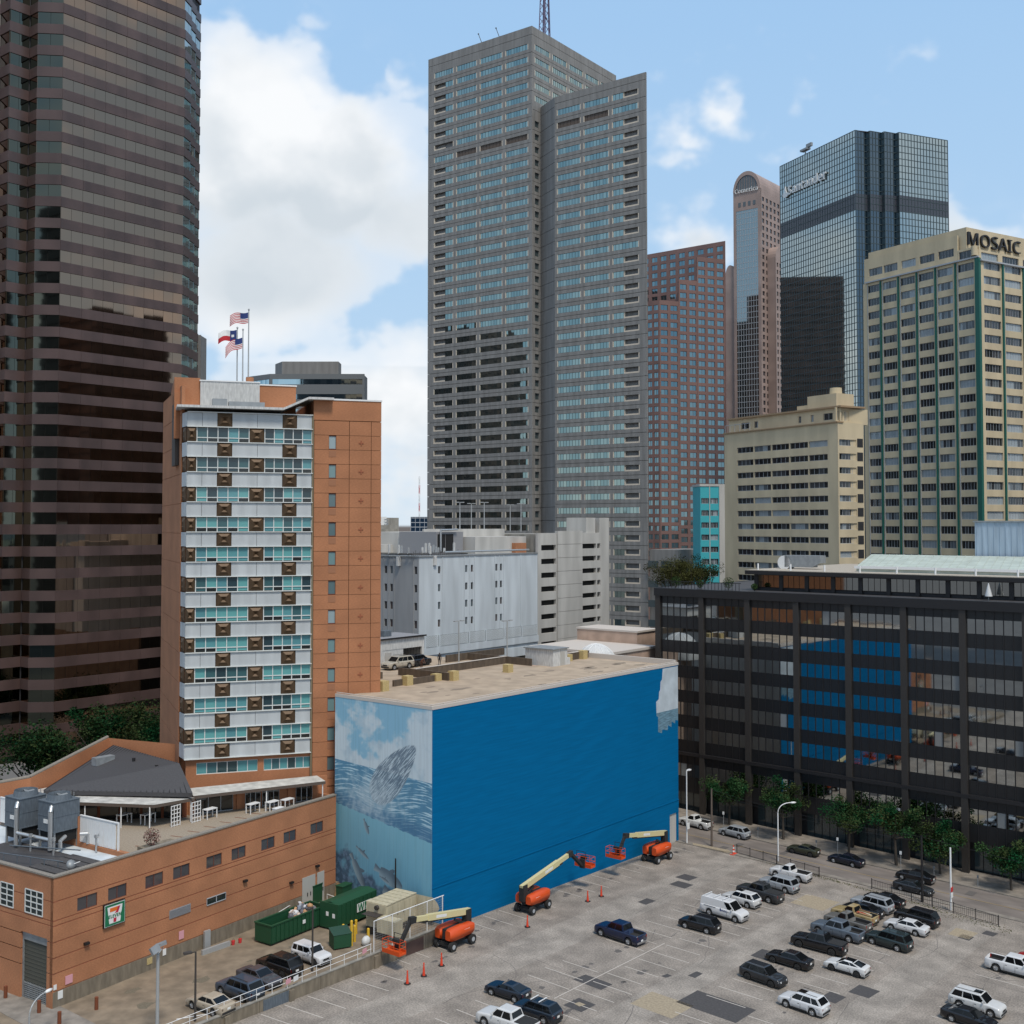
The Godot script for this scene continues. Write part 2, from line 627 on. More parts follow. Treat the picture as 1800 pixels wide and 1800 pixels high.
	mat("shop_glass", lin(0.05, 0.07, 0.075), 0.08, null, Vector3.ONE, 0.0, 0.7)
	mat("brown_mirror", lin(0.30, 0.20, 0.138), 0.03, null, Vector3.ONE, 1.0)
	mat("green_mirror", lin(0.10, 0.105, 0.085), 0.03, null, Vector3.ONE, 1.0)
	mat("silver_mirror", lin(0.40, 0.45, 0.44), 0.03, null, Vector3.ONE, 1.0)
	mat("silver_dark", lin(0.12, 0.15, 0.17), 0.03, null, Vector3.ONE, 1.0)
	mat("band_glass", lin(0.055, 0.06, 0.075), 0.2)
	mat("flag_red", lin(0.45, 0.02, 0.03), 0.8)
	mat("flag_blue", lin(0.02, 0.04, 0.16), 0.8)
	var dg := mat("dull_glass", Color.WHITE, 0.06, null, Vector3.ONE, 0.0, 0.6)
	dg.vertex_color_use_as_albedo = true
	var matte := mat("tinted", Color.WHITE, 0.6)
	matte.vertex_color_use_as_albedo = true


func make_ground() -> void:
	var g := Geo.new()
	var xs := [-6000, -1500, -400, -100, 20, 100, 180, 260, 600, 1500, 6000]
	var zs := [-6000, -1500, -600, -260, -180, -100, -20, 60, 400, 1500, 6000]
	for i in 10:
		for j in 10:
			var q := []
			for e in [[0, 1], [1, 1], [1, 0], [0, 0]]:
				q.append(on(xs[i + e[0]], zs[j + e[1]], -0.25))
			g.quad(q[0], q[1], q[2], q[3])
	struct("ground", "grey city ground under the blocks", g, M.ground)
	sheet_struct("parking_lot", "worn grey asphalt of the parking lot", M.asphalt, [57, -83.55, 92.7, -83.55, 92.7, -86.2, 144.2, -86.2, 144.2, 10, 30, 10, 30, -83.55], 0.0)
	sheet_struct("street", "asphalt street in front of the black office block", M.road, [145.2, -200, 153.6, -200, 153.6, 30, 145.2, 30], -0.02)
	# raised sidewalks with kerbs
	slab("sidewalk", "concrete sidewalk along the black office block", M.sidewalk, [153.6, -200, 162.5, -200, 160.5, 30, 153.6, 30], 0.14)
	slab("sidewalk", "narrow strip of sidewalk between parking lot and street", M.sidewalk, [144.2, -200, 145.2, -200, 145.2, 30, 144.2, 30], 0.1)
	# the yard beside the hotel is level and stands above the lot
	var y := Geo.new()
	y.prism(poly([44, -83.9, 92.4, -83.9, 92.4, -112, 44, -112]), -1.5, 1.3)
	struct("yard_pavement", "stained tan concrete of the loading yard", y, M.yard)
	# the driving lane was resurfaced once: a paler strip with straight seams
	var pale: StandardMaterial3D = M.asphalt.duplicate()
	pale.resource_name = "asphalt_pale"
	pale.albedo_color = lin(0.56, 0.495, 0.425)
	sheet("worn_lane", [66, -78.2, 92, -78.0, 143.9, -78.3, 143.9, -73.4, 110, -73.0, 66, -73.2], pale, 0.004)
	sheet("worn_lane", [80, -61.0, 140, -60.6, 140, -57.4, 96, -57.0, 80, -57.3], pale, 0.004)
	sheet("worn_lane", [90, -44.9, 141, -44.6, 141, -40.2, 90, -40.6], pale, 0.004)
	# painted stalls
	var rows := [[-86.0, -81.2, 84.5, 142, 2.7], [-71.5, -66.2, 77, 140, 2.75], [-66.0, -61.2, 72, 138, 2.75], [-56.2, -51.2, 88, 140, 2.75], [-51.0, -46.2, 92, 136, 2.75], [-38.2, -33.2, 96, 132, 2.75]]
	for r in rows:
		var x: float = r[2]
		while x < r[3]:
			if rng.randf() < 0.86:
				strip("stall_line", x, r[0] + rng.randf() * 0.4, x, r[1] - rng.randf() * 0.5, 0.11, M.line_paint, 0.012)
			x += r[4]
	strip("stall_line", 88, -66.1, 108, -66.1, 0.11, M.line_paint, 0.014)
	# stalls of the strip left of the blue wall
	for i in 7:
		strip("stall_line", 64.0 + i * 2.75, -83.2, 64.6 + i * 2.75, -78.6, 0.11, M.line_paint, 0.012)
	strip("lane_line", 148.9, -120, 148.9, 20, 0.12, M.yellow_line, 0.01)
	# patches of newer asphalt and bare concrete
	for p in [[92.8, -67.5, 94.9, -63.95, 0], [117.4, -75.7, 119.6, -74.3, 0], [95.3, -57.2, 99.4, -50.7, 0], [101.9, -59.7, 103.6, -58.8, 0], [99.9, -61.6, 100.9, -60.8, 0], [87.3, -64.6, 89.8, -62.4, 0], [109.5, -46, 112.2, -43.7, 0], [130.8, -62.2, 135.5, -57.8, 1],
			[111.4, -57.6, 114.2, -53.8, 0], [126.2, -76.6, 128.4, -74.2, 0], [129.3, -77.6, 131.6, -75.4, 0], [133.2, -43.0, 135, -41.6, 0], [136.6, -41.4, 138.2, -39.9, 0], [133.6, -44.2, 136.6, -41.7, 1], [88.2, -64.0, 89.0, -63.1, 1], [92.0, -60.2, 96.0, -55.5, 1], [106.0, -47.5, 108.4, -45.6, 0]]:
		var e := 0.2
		sheet("asphalt_patch" if p[4] == 0 else "concrete_patch", [p[0] + rng.randf() * e, p[1], p[2], p[1] + rng.randf() * e, p[2] - rng.randf() * e, p[3], p[0], p[3] - rng.randf() * e], M.patch if p[4] == 0 else M.patch_pale, 0.008 if p[0] != 88.2 else 0.018)
	# stains and oil spots under the stalls
	for i in 150:
		var row: float = [-83.5, -83.2, -68.5, -63.5, -53.5, -48.5, -36][rng.randi() % 7]
		var x := rng.randf_range(70, 142)
		if row < -80 and x < 93:
			row = -80.5
		var pts := []
		var r := rng.randf_range(0.12, 0.62)
		var sq := rng.randf_range(0.5, 1.0)
		for k in 11:
			var rr := r * rng.randf_range(0.55, 1.1)
			pts.append_array([x + cos(TAU * k / 11) * rr, row + rng.randf() * 0.01 + sin(TAU * k / 11) * rr * sq])
		sheet("oil_stain", pts, M.stain, 0.005)
	# wandering cracks and joints
	for i in 60:
		var x := rng.randf_range(75, 142)
		var z := rng.randf_range(-79, -30)
		var a := rng.randf_range(-0.3, 0.3) + (PI / 2 if i % 2 else 0.0)
		for k in rng.randi_range(4, 10):
			var nx := x + cos(a) * 1.6
			var nz := z + sin(a) * 1.6
			if nx > 143 or nz < -85.5 or (nx < 93 and nz < -82):
				break
			strip("crack", x, z, nx, nz, rng.randf_range(0.02, 0.075), M.stain, 0.0065)
			x = nx
			z = nz
			a += rng.randf_range(-0.35, 0.35)


func sheet_struct(called: String, label: String, m: Material, pts: Array, up: float) -> void:
	struct(called, label, flat(pts, up), m)


func flat(pts: Array, up: float) -> Geo:
	var g := Geo.new()
	var p := poly(pts)
	var ix := Geometry2D.triangulate_polygon(p)
	for i in range(0, ix.size(), 3):
		var q := [p[ix[i]], p[ix[i + 1]], p[ix[i + 2]]]
		if (q[1] - q[0]).cross(q[2] - q[0]) > 0:
			q.reverse()
		g.tri(on(q[0].x, q[0].y, up), on(q[1].x, q[1].y, up), on(q[2].x, q[2].y, up))
	return g


func slab(called: String, label: String, m: Material, pts: Array, up: float) -> void:
	var g := flat(pts, up)
	var p := poly(pts)
	if not Geometry2D.is_polygon_clockwise(p):
		p.reverse()
	for i in p.size():
		var a := p[i]
		var b := p[(i + 1) % p.size()]
		g.quad(on(a.x, a.y, -0.3), on(b.x, b.y, -0.3), on(b.x, b.y, up), on(a.x, a.y, up))
	struct(called, label, g, m)


var lot_marks := {}


# Marks on the asphalt are gathered by kind: they are paint and wear of the one lot, laid as sheets of their own.
func mark(called: String, g: Geo, m: Material) -> void:
	if not lot_marks.has(called):
		var lot := get_node("parking_lot")
		lot_marks[called] = lot
	piece(lot_marks[called], called, g.mesh(), m, Transform3D())


func sheet(called: String, pts: Array, m: Material, up: float) -> void:
	mark(called, flat(pts, up), m)


func strip(called: String, x0: float, z0: float, x1: float, z1: float, w: float, m: Material, up: float) -> void:
	var s := Vector2(x1 - x0, z1 - z0).normalized().orthogonal() * w / 2
	mark(called, flat([x0 + s.x, z0 + s.y, x1 + s.x, z1 + s.y, x1 - s.x, z1 - s.y, x0 - s.x, z0 - s.y], up), m)


# ---------------------------------------------------------------- the garage with the blue wall
func make_mural_building() -> void:
	var b := thing("mural_building", "windowless garage block with bright blue wall and a painted sea mural", "building", Vector3(92.5, 0, -86.3))
	var g := Geo.new()
	# body behind thin painted skins; local origin at the corner where both painted walls meet
	g.box(0.02, -3, -15.6, 52.4, 24.2, -0.02)
	g.box(5.5, -3, -42, 38.5, 24.2, -15.62)
	put(b, "wall", g, M.pale_concrete)
	var s := Geo.new()
	# the blue wall: courses of wide concrete boards with shallow joints, cut round the doorway at the street end
	var ys := [-3.0, 3.05, 4.8, 24.25]
	for i in ys.size() - 1:
		var x1 := 49.9 if i == 0 else 52.4
		s.box(0, ys[i] + (0.012 if i > 1 else 0.0), -0.02, x1, ys[i + 1] - (0.012 if i else 0.0), 0.10 if i > 1 else 0.13)
	s.box(51.9, -3, -0.02, 52.4, 3.03, 0.10)
	s.box(0, 4.74, 0.13, 52.4, 4.86, 0.19)
	put(b, "blue_wall", s, M.blue_paint)
	var d := Geo.new()
	d.box(49.92, -3, -0.9, 51.88, 3.03, -0.3)
	put(b, "doorway", d, M.stained_concrete)
	var r := Geo.new()
	r.box(0.03, 0, 0, 0.05, 1, 1)
	var w := Geo.new()
	w.quad_uv(Vector3(-0.03, -0.5, -15.6), Vector3(-0.03, -0.5, 0.10), Vector3(-0.03, 24.25, 0.10), Vector3(-0.03, 24.25, -15.6))
	w.box(-0.025, -3, -15.6, 0.015, 24.25, 0.10)
	var mm := StandardMaterial3D.new()
	mm.resource_name = "mural_paint"
	mm.roughness = 0.8
	mm.albedo_texture = mural()
	var mu := put(b, "mural", w, mm)
	mu.set_meta("label", "painted seascape mural of clouds, waves and grey shapes on the narrow wall")
	# what is left of the old painting at the upper right of the blue wall
	var pp := Geo.new()
	var edge := poly([48.2, 24.1, 52.38, 24.1, 52.38, 16.2, 51.6, 16.4, 51.5, 15.9, 50.6, 16.3, 50.5, 15.5, 49.6, 15.9, 49.5, 15.2, 48.0, 15.5, 47.9, 15.0, 46.9, 15.3, 46.9, 17.4, 46.5, 17.6, 46.4, 19.6, 47.1, 19.9, 47.2, 20.9, 47.5, 21.2, 47.6, 22.3, 48.0, 22.6])
	for e in [[pp, 18.0, 30.0], [Geo.new(), 0.0, 18.0]]:
		var cut: Array = Geometry2D.intersect_polygons(edge, poly([40, e[1], 60, e[1], 60, e[2], 40, e[2]]))
		var q: Geo = e[0]
		q.t = Transform3D(Basis(Vector3.RIGHT, PI / 2), Vector3(0, 0, 0.105))
		for c in cut:
			var flipped := PackedVector2Array()
			for p in c:
				flipped.append(Vector2(p.x, -p.y))
			q.prism(flipped, 0.0, 0.006)
		put(b, "old_paint", q, M.pale_paint if e[1] > 1.0 else mat("sea_paint", lin(0.22, 0.40, 0.52), 0.8, noise_tex(31, 0.02, 0.55, 1.0), Vector3(0.05, 0.9, 0.05)))
	# parapet and roof deck
	var p := Geo.new()
	p.box(-0.06, 24.25, -0.3, 52.5, 24.62, 0.14)
	p.box(-0.06, 24.25, -15.6, 0.3, 24.62, -0.3)
	p.box(52.1, 24.2, -15.6, 52.5, 24.95, -0.3)
	put(b, "parapet", p, mat("coping", lin(0.52, 0.47, 0.42), 0.8))
	var rail := Geo.new()
	rail.tube(Vector3(0, 24.78, -0.08), Vector3(52.4, 24.78, -0.08), 0.05, 0.05, 6)
	rail.tube(Vector3(0.1, 24.78, -15.5), Vector3(0.1, 24.78, -0.08), 0.05, 0.05, 6)
	for i in 27:
		rail.box(i * 2.0, 24.6, -0.12, i * 2.0 + 0.08, 24.8, -0.04)
	put(b, "guard_rail", rail, M.coping)
	var k := Geo.new()
	k.box(0.3, 24.2, -15.6, 52.1, 24.22, -0.3)
	k.box(5.5, 24.2, -41.5, 38.5, 24.215, -15.6)
	put(b, "roof_deck", k, M.deck)
	var q := Geo.new()
	q.box(40.5, 24.2, -16.0, 52.3, 25.3, -15.6)
	q.box(10.5, 24.22, -16.6, 13.0, 25.0, -16.3)
	q.box(13.2, 24.22, -16.0, 17.4, 25.0, -15.7)
	q.box(18.8, 24.22, -23.8, 19.1, 25.25, -14.6)
	q.box(19.1, 24.22, -21.0, 38.5, 25.25, -20.7)
	q.box(33.5, 24.22, -28.5, 47, 25.3, -28.2)
	q.box(38.2, 24.22, -28.2, 38.5, 25.25, -16)
	q.box(6.0, 24.22, -23.2, 15.0, 25.1, -22.9)
	put(b, "low_wall", q, M.brown_wall)
	var c := Geo.new()
	c.box(40.4, 25.3, -16.05, 52.3, 25.36, -15.55)
	c.box(19.0, 25.25, -21.05, 38.6, 25.31, -20.65)
	put(b, "wall_cap", c, M.coping)
	for e in [[7.0, -14.7, 1.25], [12.6, -16.0, 1.2], [19.6, -14.4, 1.25], [30.6, -14.1, 1.1], [50.2, -15.3, 1.3], [46.4, -15.4, 1.0], [18.0, -16.0, 0.9]]:
		var y := Geo.new()
		y.box(e[0] - 0.55, 24.21, e[1] - 0.5, e[0] + 0.55, 24.22 + e[2], e[1] + 0.5)
		put(b, "yellow_pier", y, M.yellow_block)
	# stair hut on the deck
	var h := Geo.new()
	h.box(39.4, 24.2, -18.0, 42.9, 26.6, -12.9)
	h.box(42.9, 24.2, -13.6, 43.6, 25.2, -12.9)
	put(b, "stair_hut", h, M.white_paint)
	var hr := Geo.new()
	hr.box(39.2, 26.6, -18.2, 43.1, 26.75, -12.7)
	put(b, "hut_roof", hr, M.grey_metal)
	var hd := Geo.new()
	hd.box(41.2, 24.22, -12.9, 42.2, 26.3, -12.84)
	put(b, "door", hd, M.door_grey)
	# stains on the deck
	for i in 26:
		var x := rng.randf_range(3, 50)
		var z := rng.randf_range(-13.5, -1.5)
		var pts := []
		var rr := rng.randf_range(0.4, 1.9)
		for j in 10:
			pts.append_array([x + cos(TAU * j / 10) * rr * rng.randf_range(0.6, 1.2), z + sin(TAU * j / 10) * rr * rng.randf_range(0.2, 0.5)])
		var st := Geo.new()
		st.prism(poly(pts), 24.2, 24.226)
		piece(b, "deck_stain", st.mesh(), mat("deck_stain", lin(0.27, 0.215, 0.16), 0.95, M.soft), Transform3D())
	# dome behind the deck
	var o := thing("white_dome", "white ribbed dome rising behind the roof deck", "dome", Vector3(149, 21.5, -103.5))
	var dm := Geo.new()
	dm.dome(Vector3.ZERO, Vector3(3.6, 4.4, 3.6), 9, 24)
	put(o, "shell", dm, M.white_paint)
	for i in 12:
		var rib := Geo.new()
		var a := TAU * i / 12
		for j in 6:
			var e0 := PI / 2 * j / 6
			var e1 := PI / 2 * (j + 1) / 6
			rib.tube(Vector3(cos(a) * cos(e0) * 3.62, sin(e0) * 4.42, sin(a) * cos(e0) * 3.62), Vector3(cos(a) * cos(e1) * 3.62, sin(e1) * 4.42, sin(a) * cos(e1) * 3.62), 0.06, 0.06, 5, false)
		put(o, "rib", rib, M.white_metal)
	var base := Geo.new()
	base.box(144.5, -3, -118, 150.4, 21.5, -104)
	base.box(150.5, -3, -118, 163.9, 24.1, -101.8)
	base.box(164, -3, -118, 170.5, 26.4, -105.5)
	var pb := put(self, "peach_building", base, M.peach)
	tag(pb, "low peach rendered building behind the blue garage and beside the dome", "building")
	var pr := Geo.new()
	pr.box(150.3, 24.1, -118.2, 163.95, 24.5, -101.6)
	pr.box(163.9, 26.4, -118.2, 170.7, 26.7, -105.3)
	pr.box(144.4, 21.5, -107.9, 150.2, 21.9, -103.9)
	put(pb, "roof_edge", pr, M.coping)


# A plain seascape: clouds, sky, waves, the deep, some grey swimming shapes. Painted flat on the wall.
func mural() -> ImageTexture:
	var w := 640
	var h := 1024
	var f := FastNoiseLite.new()
	f.seed = 5
	f.frequency = 1.0
	f.fractal_octaves = 5
	var im := Image.create(w, h, false, Image.FORMAT_RGBA8)
	# fish as (x, y, length, lean, thickness), all in wall widths
	var fish := [[0.30, 1.13, 0.15, 0.5, 0.10], [0.25, 1.27, 0.27, 1.0, 0.13], [0.57, 1.26, 0.30, 0.35, 0.17], [0.70, 1.42, 0.38, 0.38, 0.16], [0.53, 1.285, 0.10, 0.3, 0.13], [0.34, 0.93, 0.12, 1.1, 0.16]]
	for py in h:
		for px in w:
			var x := float(px) / w
			var y := float(py) / h * 1.6
			var n := f.get_noise_2d(x * 4.0, y * 4.0)
			var n2 := f.get_noise_2d(x * 14.0 + 9, y * 14.0)
			var c := Color(0.50, 0.70, 0.80)
			var cloud := smoothstep(-0.10, 0.10, f.get_noise_2d(x * 1.7 + 3.0, y * 2.2) * 0.55 + n2 * 0.10 + 0.62 * absf(x - 0.45) + (y - 0.24) * 0.9 - 0.08)
			c = c.lerp(Color(0.80, 0.84, 0.86), cloud)
			c = c.lerp(Color(0.60, 0.70, 0.76), smoothstep(0.0, 0.5, n) * cloud * 0.5)
			var sea := 0.47 + x * 0.05
			if y > sea:
				var wave := f.get_noise_2d(x * 5.0 + y * 3.0, y * 60.0 + sin(x * 9.0) * 1.5)
				c = Color(0.26, 0.48, 0.61).lerp(Color(0.70, 0.82, 0.87), smoothstep(0.02, 0.35, wave))
				c = c.lerp(Color(0.17, 0.36, 0.52), smoothstep(0.68, 0.74, y - x * 0.14) * 0.6)
			# a pale plume of spray rising from the water and a grey streaked mass above it
			var a := Vector2(x - 0.62, y - 0.50).rotated(0.80)
			var mass := smoothstep(1.05, 0.9, pow(a.x / 0.31, 2) + pow(a.y / (0.13 + a.x * -0.14), 2)) if absf(a.x) < 0.33 else 0.0
			var streak := f.get_noise_2d(a.x * 7.0, a.y * 90.0)
			c = c.lerp(Color(0.34, 0.40, 0.46).lerp(Color(0.74, 0.79, 0.82), smoothstep(0.0, 0.22, streak)), mass * 0.9)
			var spray := smoothstep(0.34, 0.0, Vector2((x - 0.38) * 0.8, (y - 0.72) * 1.3).length() + n2 * 0.16)
			c = c.lerp(Color(0.74, 0.80, 0.83), spray * 0.75)
			var line := 0.80 + x * 0.14 + n2 * 0.012
			if y > line:
				var deep := clampf((y - line) / 0.75, 0, 1)
				c = Color(0.44, 0.68, 0.76).lerp(Color(0.27, 0.52, 0.67), deep)
				c = c.lerp(Color(0.46, 0.68, 0.76), smoothstep(0.0, 0.4, f.get_noise_2d(x * 10.0 + y * 2.0, y * 2.5)) * 0.35)
				var rock := smoothstep(0.0, 0.16, (y - 1.10 - x * 0.42) + n * 0.25)
				c = c.lerp(Color(0.13, 0.20, 0.30).lerp(Color(0.30, 0.38, 0.50), smoothstep(-0.1, 0.3, n2)), rock * 0.85)
			for q in fish:
				var e := Vector2(x - q[0], y - q[1]).rotated(-q[3])
				var s: float = e.x / q[2]
				if absf(s) < 0.62 and absf(e.y) < 0.08:
					var half: float = q[2] * q[4] * (sqrt(maxf(0.0, 1.0 - pow((s - 0.05) / 0.45, 2))) if s > -0.30 else 0.3 + (-s - 0.30) * 1.4)
					var fin: float = q[2] * 0.13 * smoothstep(0.10, 0.0, absf(s - 0.05 + (e.y + half) * 2.0))
					var inside := smoothstep(half + 0.004, half - 0.004, absf(e.y)) if s > -0.45 else smoothstep(half + 0.003, half - 0.003, absf(e.y)) * (1.0 if s > -0.5 else 0.0)
					if e.y < 0.0 and e.y > -half - fin and fin > 0.01:
						inside = 1.0
					c = c.lerp(Color(0.25, 0.30, 0.36).lerp(Color(0.55, 0.62, 0.66), smoothstep(-half, half, e.y)), inside * 0.85)
			# faint board joints, drips and fading
			c = c.lerp(Color(0.62, 0.74, 0.80), 0.20)
			var k := 1.0 - 0.03 * smoothstep(0.0, 0.3, f.get_noise_2d(x * 40.0, y * 1.2))
			im.set_pixel(px, py, Color(c.r * k, c.g * k, c.b * k))
	return ImageTexture.create_from_image(im)


# ---------------------------------------------------------------- black office block across the street
func make_black_office() -> void:
	# left end of the long facade; the facade runs to the right along local x
	var b := thing("black_office_building", "long black steel and glass office block across the street", "building", Vector3(160.9, 0, -99.75), -91.5)
	var T := Transform3D()
	var pitch := 8.2
	var nb := 11
	var w := nb * pitch + 1.5
	var core := Geo.new()
	core.box(0.3, 1.8, -42, w, 34.3, -0.8)
	core.box(0.3, -4, -42, w, 1.8, -2.4)
	put(b, "wall", core, M.core)
	var sp := Geo.new()
	var fr := Geo.new()
	# floors: window bottom and height
	var rows := [29.9, 25.95, 22.0, 18.05, 14.1, 10.1, 4.3]
	for k in nb:
		var x0 := k * pitch + 0.75
		var x1 := (k + 1) * pitch - 0.15
		var pw := (x1 - x0) / 6.0
		for i in rows.size():
			var y: float = rows[i]
			for j in 6:
				var t := Transform3D(Basis(Vector3.UP, rng.randf_range(-0.0025, 0.0025)) * Basis(Vector3.RIGHT, rng.randf_range(-0.0025, 0.0025)), Vector3(x0 + (j + 0.5) * pw, y + 1.0, -0.34))
				var m: Material = M.dark_mirror
				var p := rng.randf()
				if p > 0.93:
					m = M.dark_mirror_warm
				elif p > 0.91:
					m = M.pale_blind_glass
				piece(b, "pane", boxm(pw - 0.11, 1.98, 0.04), m, t)
		# spandrel panels between the window rows, one per floor and bay
		for i in rows.size() + 1:
			var top: float = rows[i - 1] if i > 0 else 33.1
			var bot: float = rows[i] + 2.0 if i < rows.size() else 1.8
			for j in 6:
				piece(b, "spandrel_panel", boxm(pw - 0.09, top - bot, 0.06), M.black_panel, Transform3D(Basis(), Vector3(x0 + (j + 0.5) * pw, (top + bot) / 2, -0.33)))
		for j in 7:
			fr.box(x0 + j * pw - 0.05, 1.8, -0.4, x0 + j * pw + 0.05, 33.1, -0.22)
		# ground floor glass
		for j in 6:
			piece(b, "shop_pane", boxm(pw - 0.12, 4.0, 0.05), M.shop_glass, Transform3D(Basis(), Vector3(x0 + (j + 0.5) * pw, -0.4, -2.2)))
	put(b, "mullions", fr, M.black_metal).set_meta("kind", "stuff")
	for k in nb + 1:
		var c := Geo.new()
		c.box(k * pitch - 0.15, -4, -0.45, k * pitch + 0.75, 33.1, 0.12)
		put(b, "column", c, M.black_column)
	var cap := Geo.new()
	cap.box(-0.3, 33.1, -0.9, w, 34.35, 0.25)
	cap.box(-0.3, 34.1, -42, 0.4, 34.4, -0.9)
	cap.box(-0.1, 7.7, -0.3, w, 8.2, 0.16)
	put(b, "cornice", cap, M.black_metal)
	var deck := Geo.new()
	deck.box(0.4, 34.3, -42, w, 34.36, -0.9)
	put(b, "terrace", deck, M.dark_roof)
	# set back top storey with its own glass and a pale gravel roof
	var px0 := 15.6
	var top := Geo.new()
	top.box(px0, 34.4, -40, w, 36.9, -4.6)
	put(b, "penthouse_wall", top, M.core)
	var eave := Geo.new()
	eave.box(px0 - 1.0, 36.9, -41, w, 37.5, -3.2)
	put(b, "penthouse_eave", eave, M.black_metal)
	var roof := Geo.new()
	roof.box(px0 - 0.9, 37.5, -40.9, w, 37.6, -3.3)
	put(b, "penthouse_roof", roof, M.gravel_roof)
	for i in 18:
		var x := px0 + 0.6 + i * 4.3
		var c := Geo.new()
		c.box(x - 0.5, 34.4, -4.6, x + 0.1, 36.9, -4.2)
		put(b, "penthouse_pier", c, M.black_metal)
		for j in 4:
			var t := Transform3D(Basis(Vector3.UP, rng.randf_range(-0.004, 0.004)), Vector3(x + 0.55 + j * 0.92, 35.85, -4.4))
			piece(b, "penthouse_pane", boxm(0.84, 1.85, 0.04), M.dark_mirror_warm, t)
	var rail := Geo.new()
	for x in 24:
		rail.box(0.6 + x * 0.62, 34.36, -0.86, 0.66 + x * 0.62, 35.5, -0.8)
	rail.box(0.5, 35.45, -0.88, 15.2, 35.55, -0.78)
	put(b, "terrace_railing", rail, M.black_metal)
	# things on the roof
	var gr := thing("metal_roof_hall", "pale green ribbed metal roof on top of the black office block", "roof", Vector3(160.9, 37.6, -99.75), -91.5)
	var g := Geo.new()
	var a := [Vector3(31, 0.8, -8), Vector3(w, 0.8, -8), Vector3(w, 2.35, -20), Vector3(28.3, 2.35, -20)]
	g.quad(a[0], a[1], a[2], a[3])
	g.quad(Vector3(31, 0, -8), Vector3(w, 0, -8), a[1], a[0])
	g.quad(Vector3(28.3, 0, -20), Vector3(31, 0, -8), a[0], a[3])
	put(gr, "roof_sheet", g, M.pale_green_roof)
	for i in 50:
		var s := Geo.new()
		var x := 31.6 + i * 1.2
		s.tube(Vector3(x, 0.82, -8), Vector3(x - 2.7, 2.37, -20), 0.05, 0.05, 4, false)
		put(gr, "roof_rib", s, M.pale_green_roof)
	var gut := Geo.new()
	gut.box(30.8, 0.45, -7.98, w, 0.85, -7.7)
	put(gr, "gutter", gut, M.white_metal)
	var sb := Geo.new()
	sb.box(44.5, 1.0, -34, w, 7.5, -20.6)
	var hall := put(self, "blue_plant_room", sb, M.pale_blue_metal)
	hall.position = Vector3(160.9, 37.6, -99.75)
	hall.rotation.y = deg_to_rad(-91.5)
	tag(hall, "pale blue ribbed metal plant room behind the green roof", "plant room")
	for i in 46:
		var s := Geo.new()
		s.box(44.8 + i * 0.85, 1.0, -20.6, 44.9 + i * 0.85, 7.4, -20.52)
		put(hall, "rib", s, M.pale_blue_metal)
	var hc := Geo.new()
	hc.box(44.3, 7.5, -34.2, w, 7.72, -20.4)
	put(hall, "roof_edge", hc, M.grey_metal)
	var du := thing("roof_duct", "grey metal air duct with a hooded end on the flat roof", "duct", Vector3(160.9, 37.6, -99.75), -91.5)
	var dg := Geo.new()
	dg.box(17.5, 0.3, -13.2, 22.2, 2.2, -11.0)
	dg.quad(Vector3(22.2, 0.3, -11), Vector3(23.6, 1.0, -11), Vector3(23.6, 2.2, -11), Vector3(22.2, 2.2, -11))
	dg.box(22.2, 1.0, -13.2, 23.6, 2.2, -11.02)
	put(du, "duct_body", dg, M.grey_metal)
	var dh := Geo.new()
	dh.tube(Vector3(17.4, 1.0, -13.2), Vector3(17.4, 1.0, -11), 1.15, 1.15, 14)
	put(du, "hood", dh, M.white_metal)
	for i in 8:
		var v := Geo.new()
		v.tube(Vector3(16.4 + i * 5.6, 37.6, -4.2), Vector3(16.4 + i * 5.6, 38.6, -4.2), 0.14, 0.14, 8)
		var vt := put(b, "vent_pipe", v, M.white_metal)
		vt.name = numbered("roof_vent_pipe", b)
	var um := thing("folded_parasol", "white folded parasol on the terrace of the black office block", "parasol", Vector3(160.9, 34.36, -99.75), -91.5)
	var ug := Geo.new()
	ug.tube(Vector3(52.4, 0.6, -2.0), Vector3(52.4, 2.4, -2.0), 0.5, 0.05, 9)
	put(um, "canopy", ug, M.white_metal)
	var up := Geo.new()
	up.tube(Vector3(52.4, 0, -2.0), Vector3(52.4, 0.7, -2.0), 0.06, 0.06, 6)
	put(um, "pole", up, M.grey_metal)
	for e in [[2.4, 1.5, "round green shrub at the left end of the dark roof terrace"], [7.0, 1.1, "small green shrub in the middle of the dark roof terrace"], [12.2, 1.6, "bushy green shrub beside the top storey of the black block"], [16.8, 0.9, "little bright green shrub before the first penthouse window"]]:
		var q := b.to_global(Vector3(e[0], 34.36, -2.2)) if b.is_inside_tree() else b.transform * Vector3(e[0], 34.36, -2.2)
		shrub("terrace_shrub", e[2], q, e[1], "green")


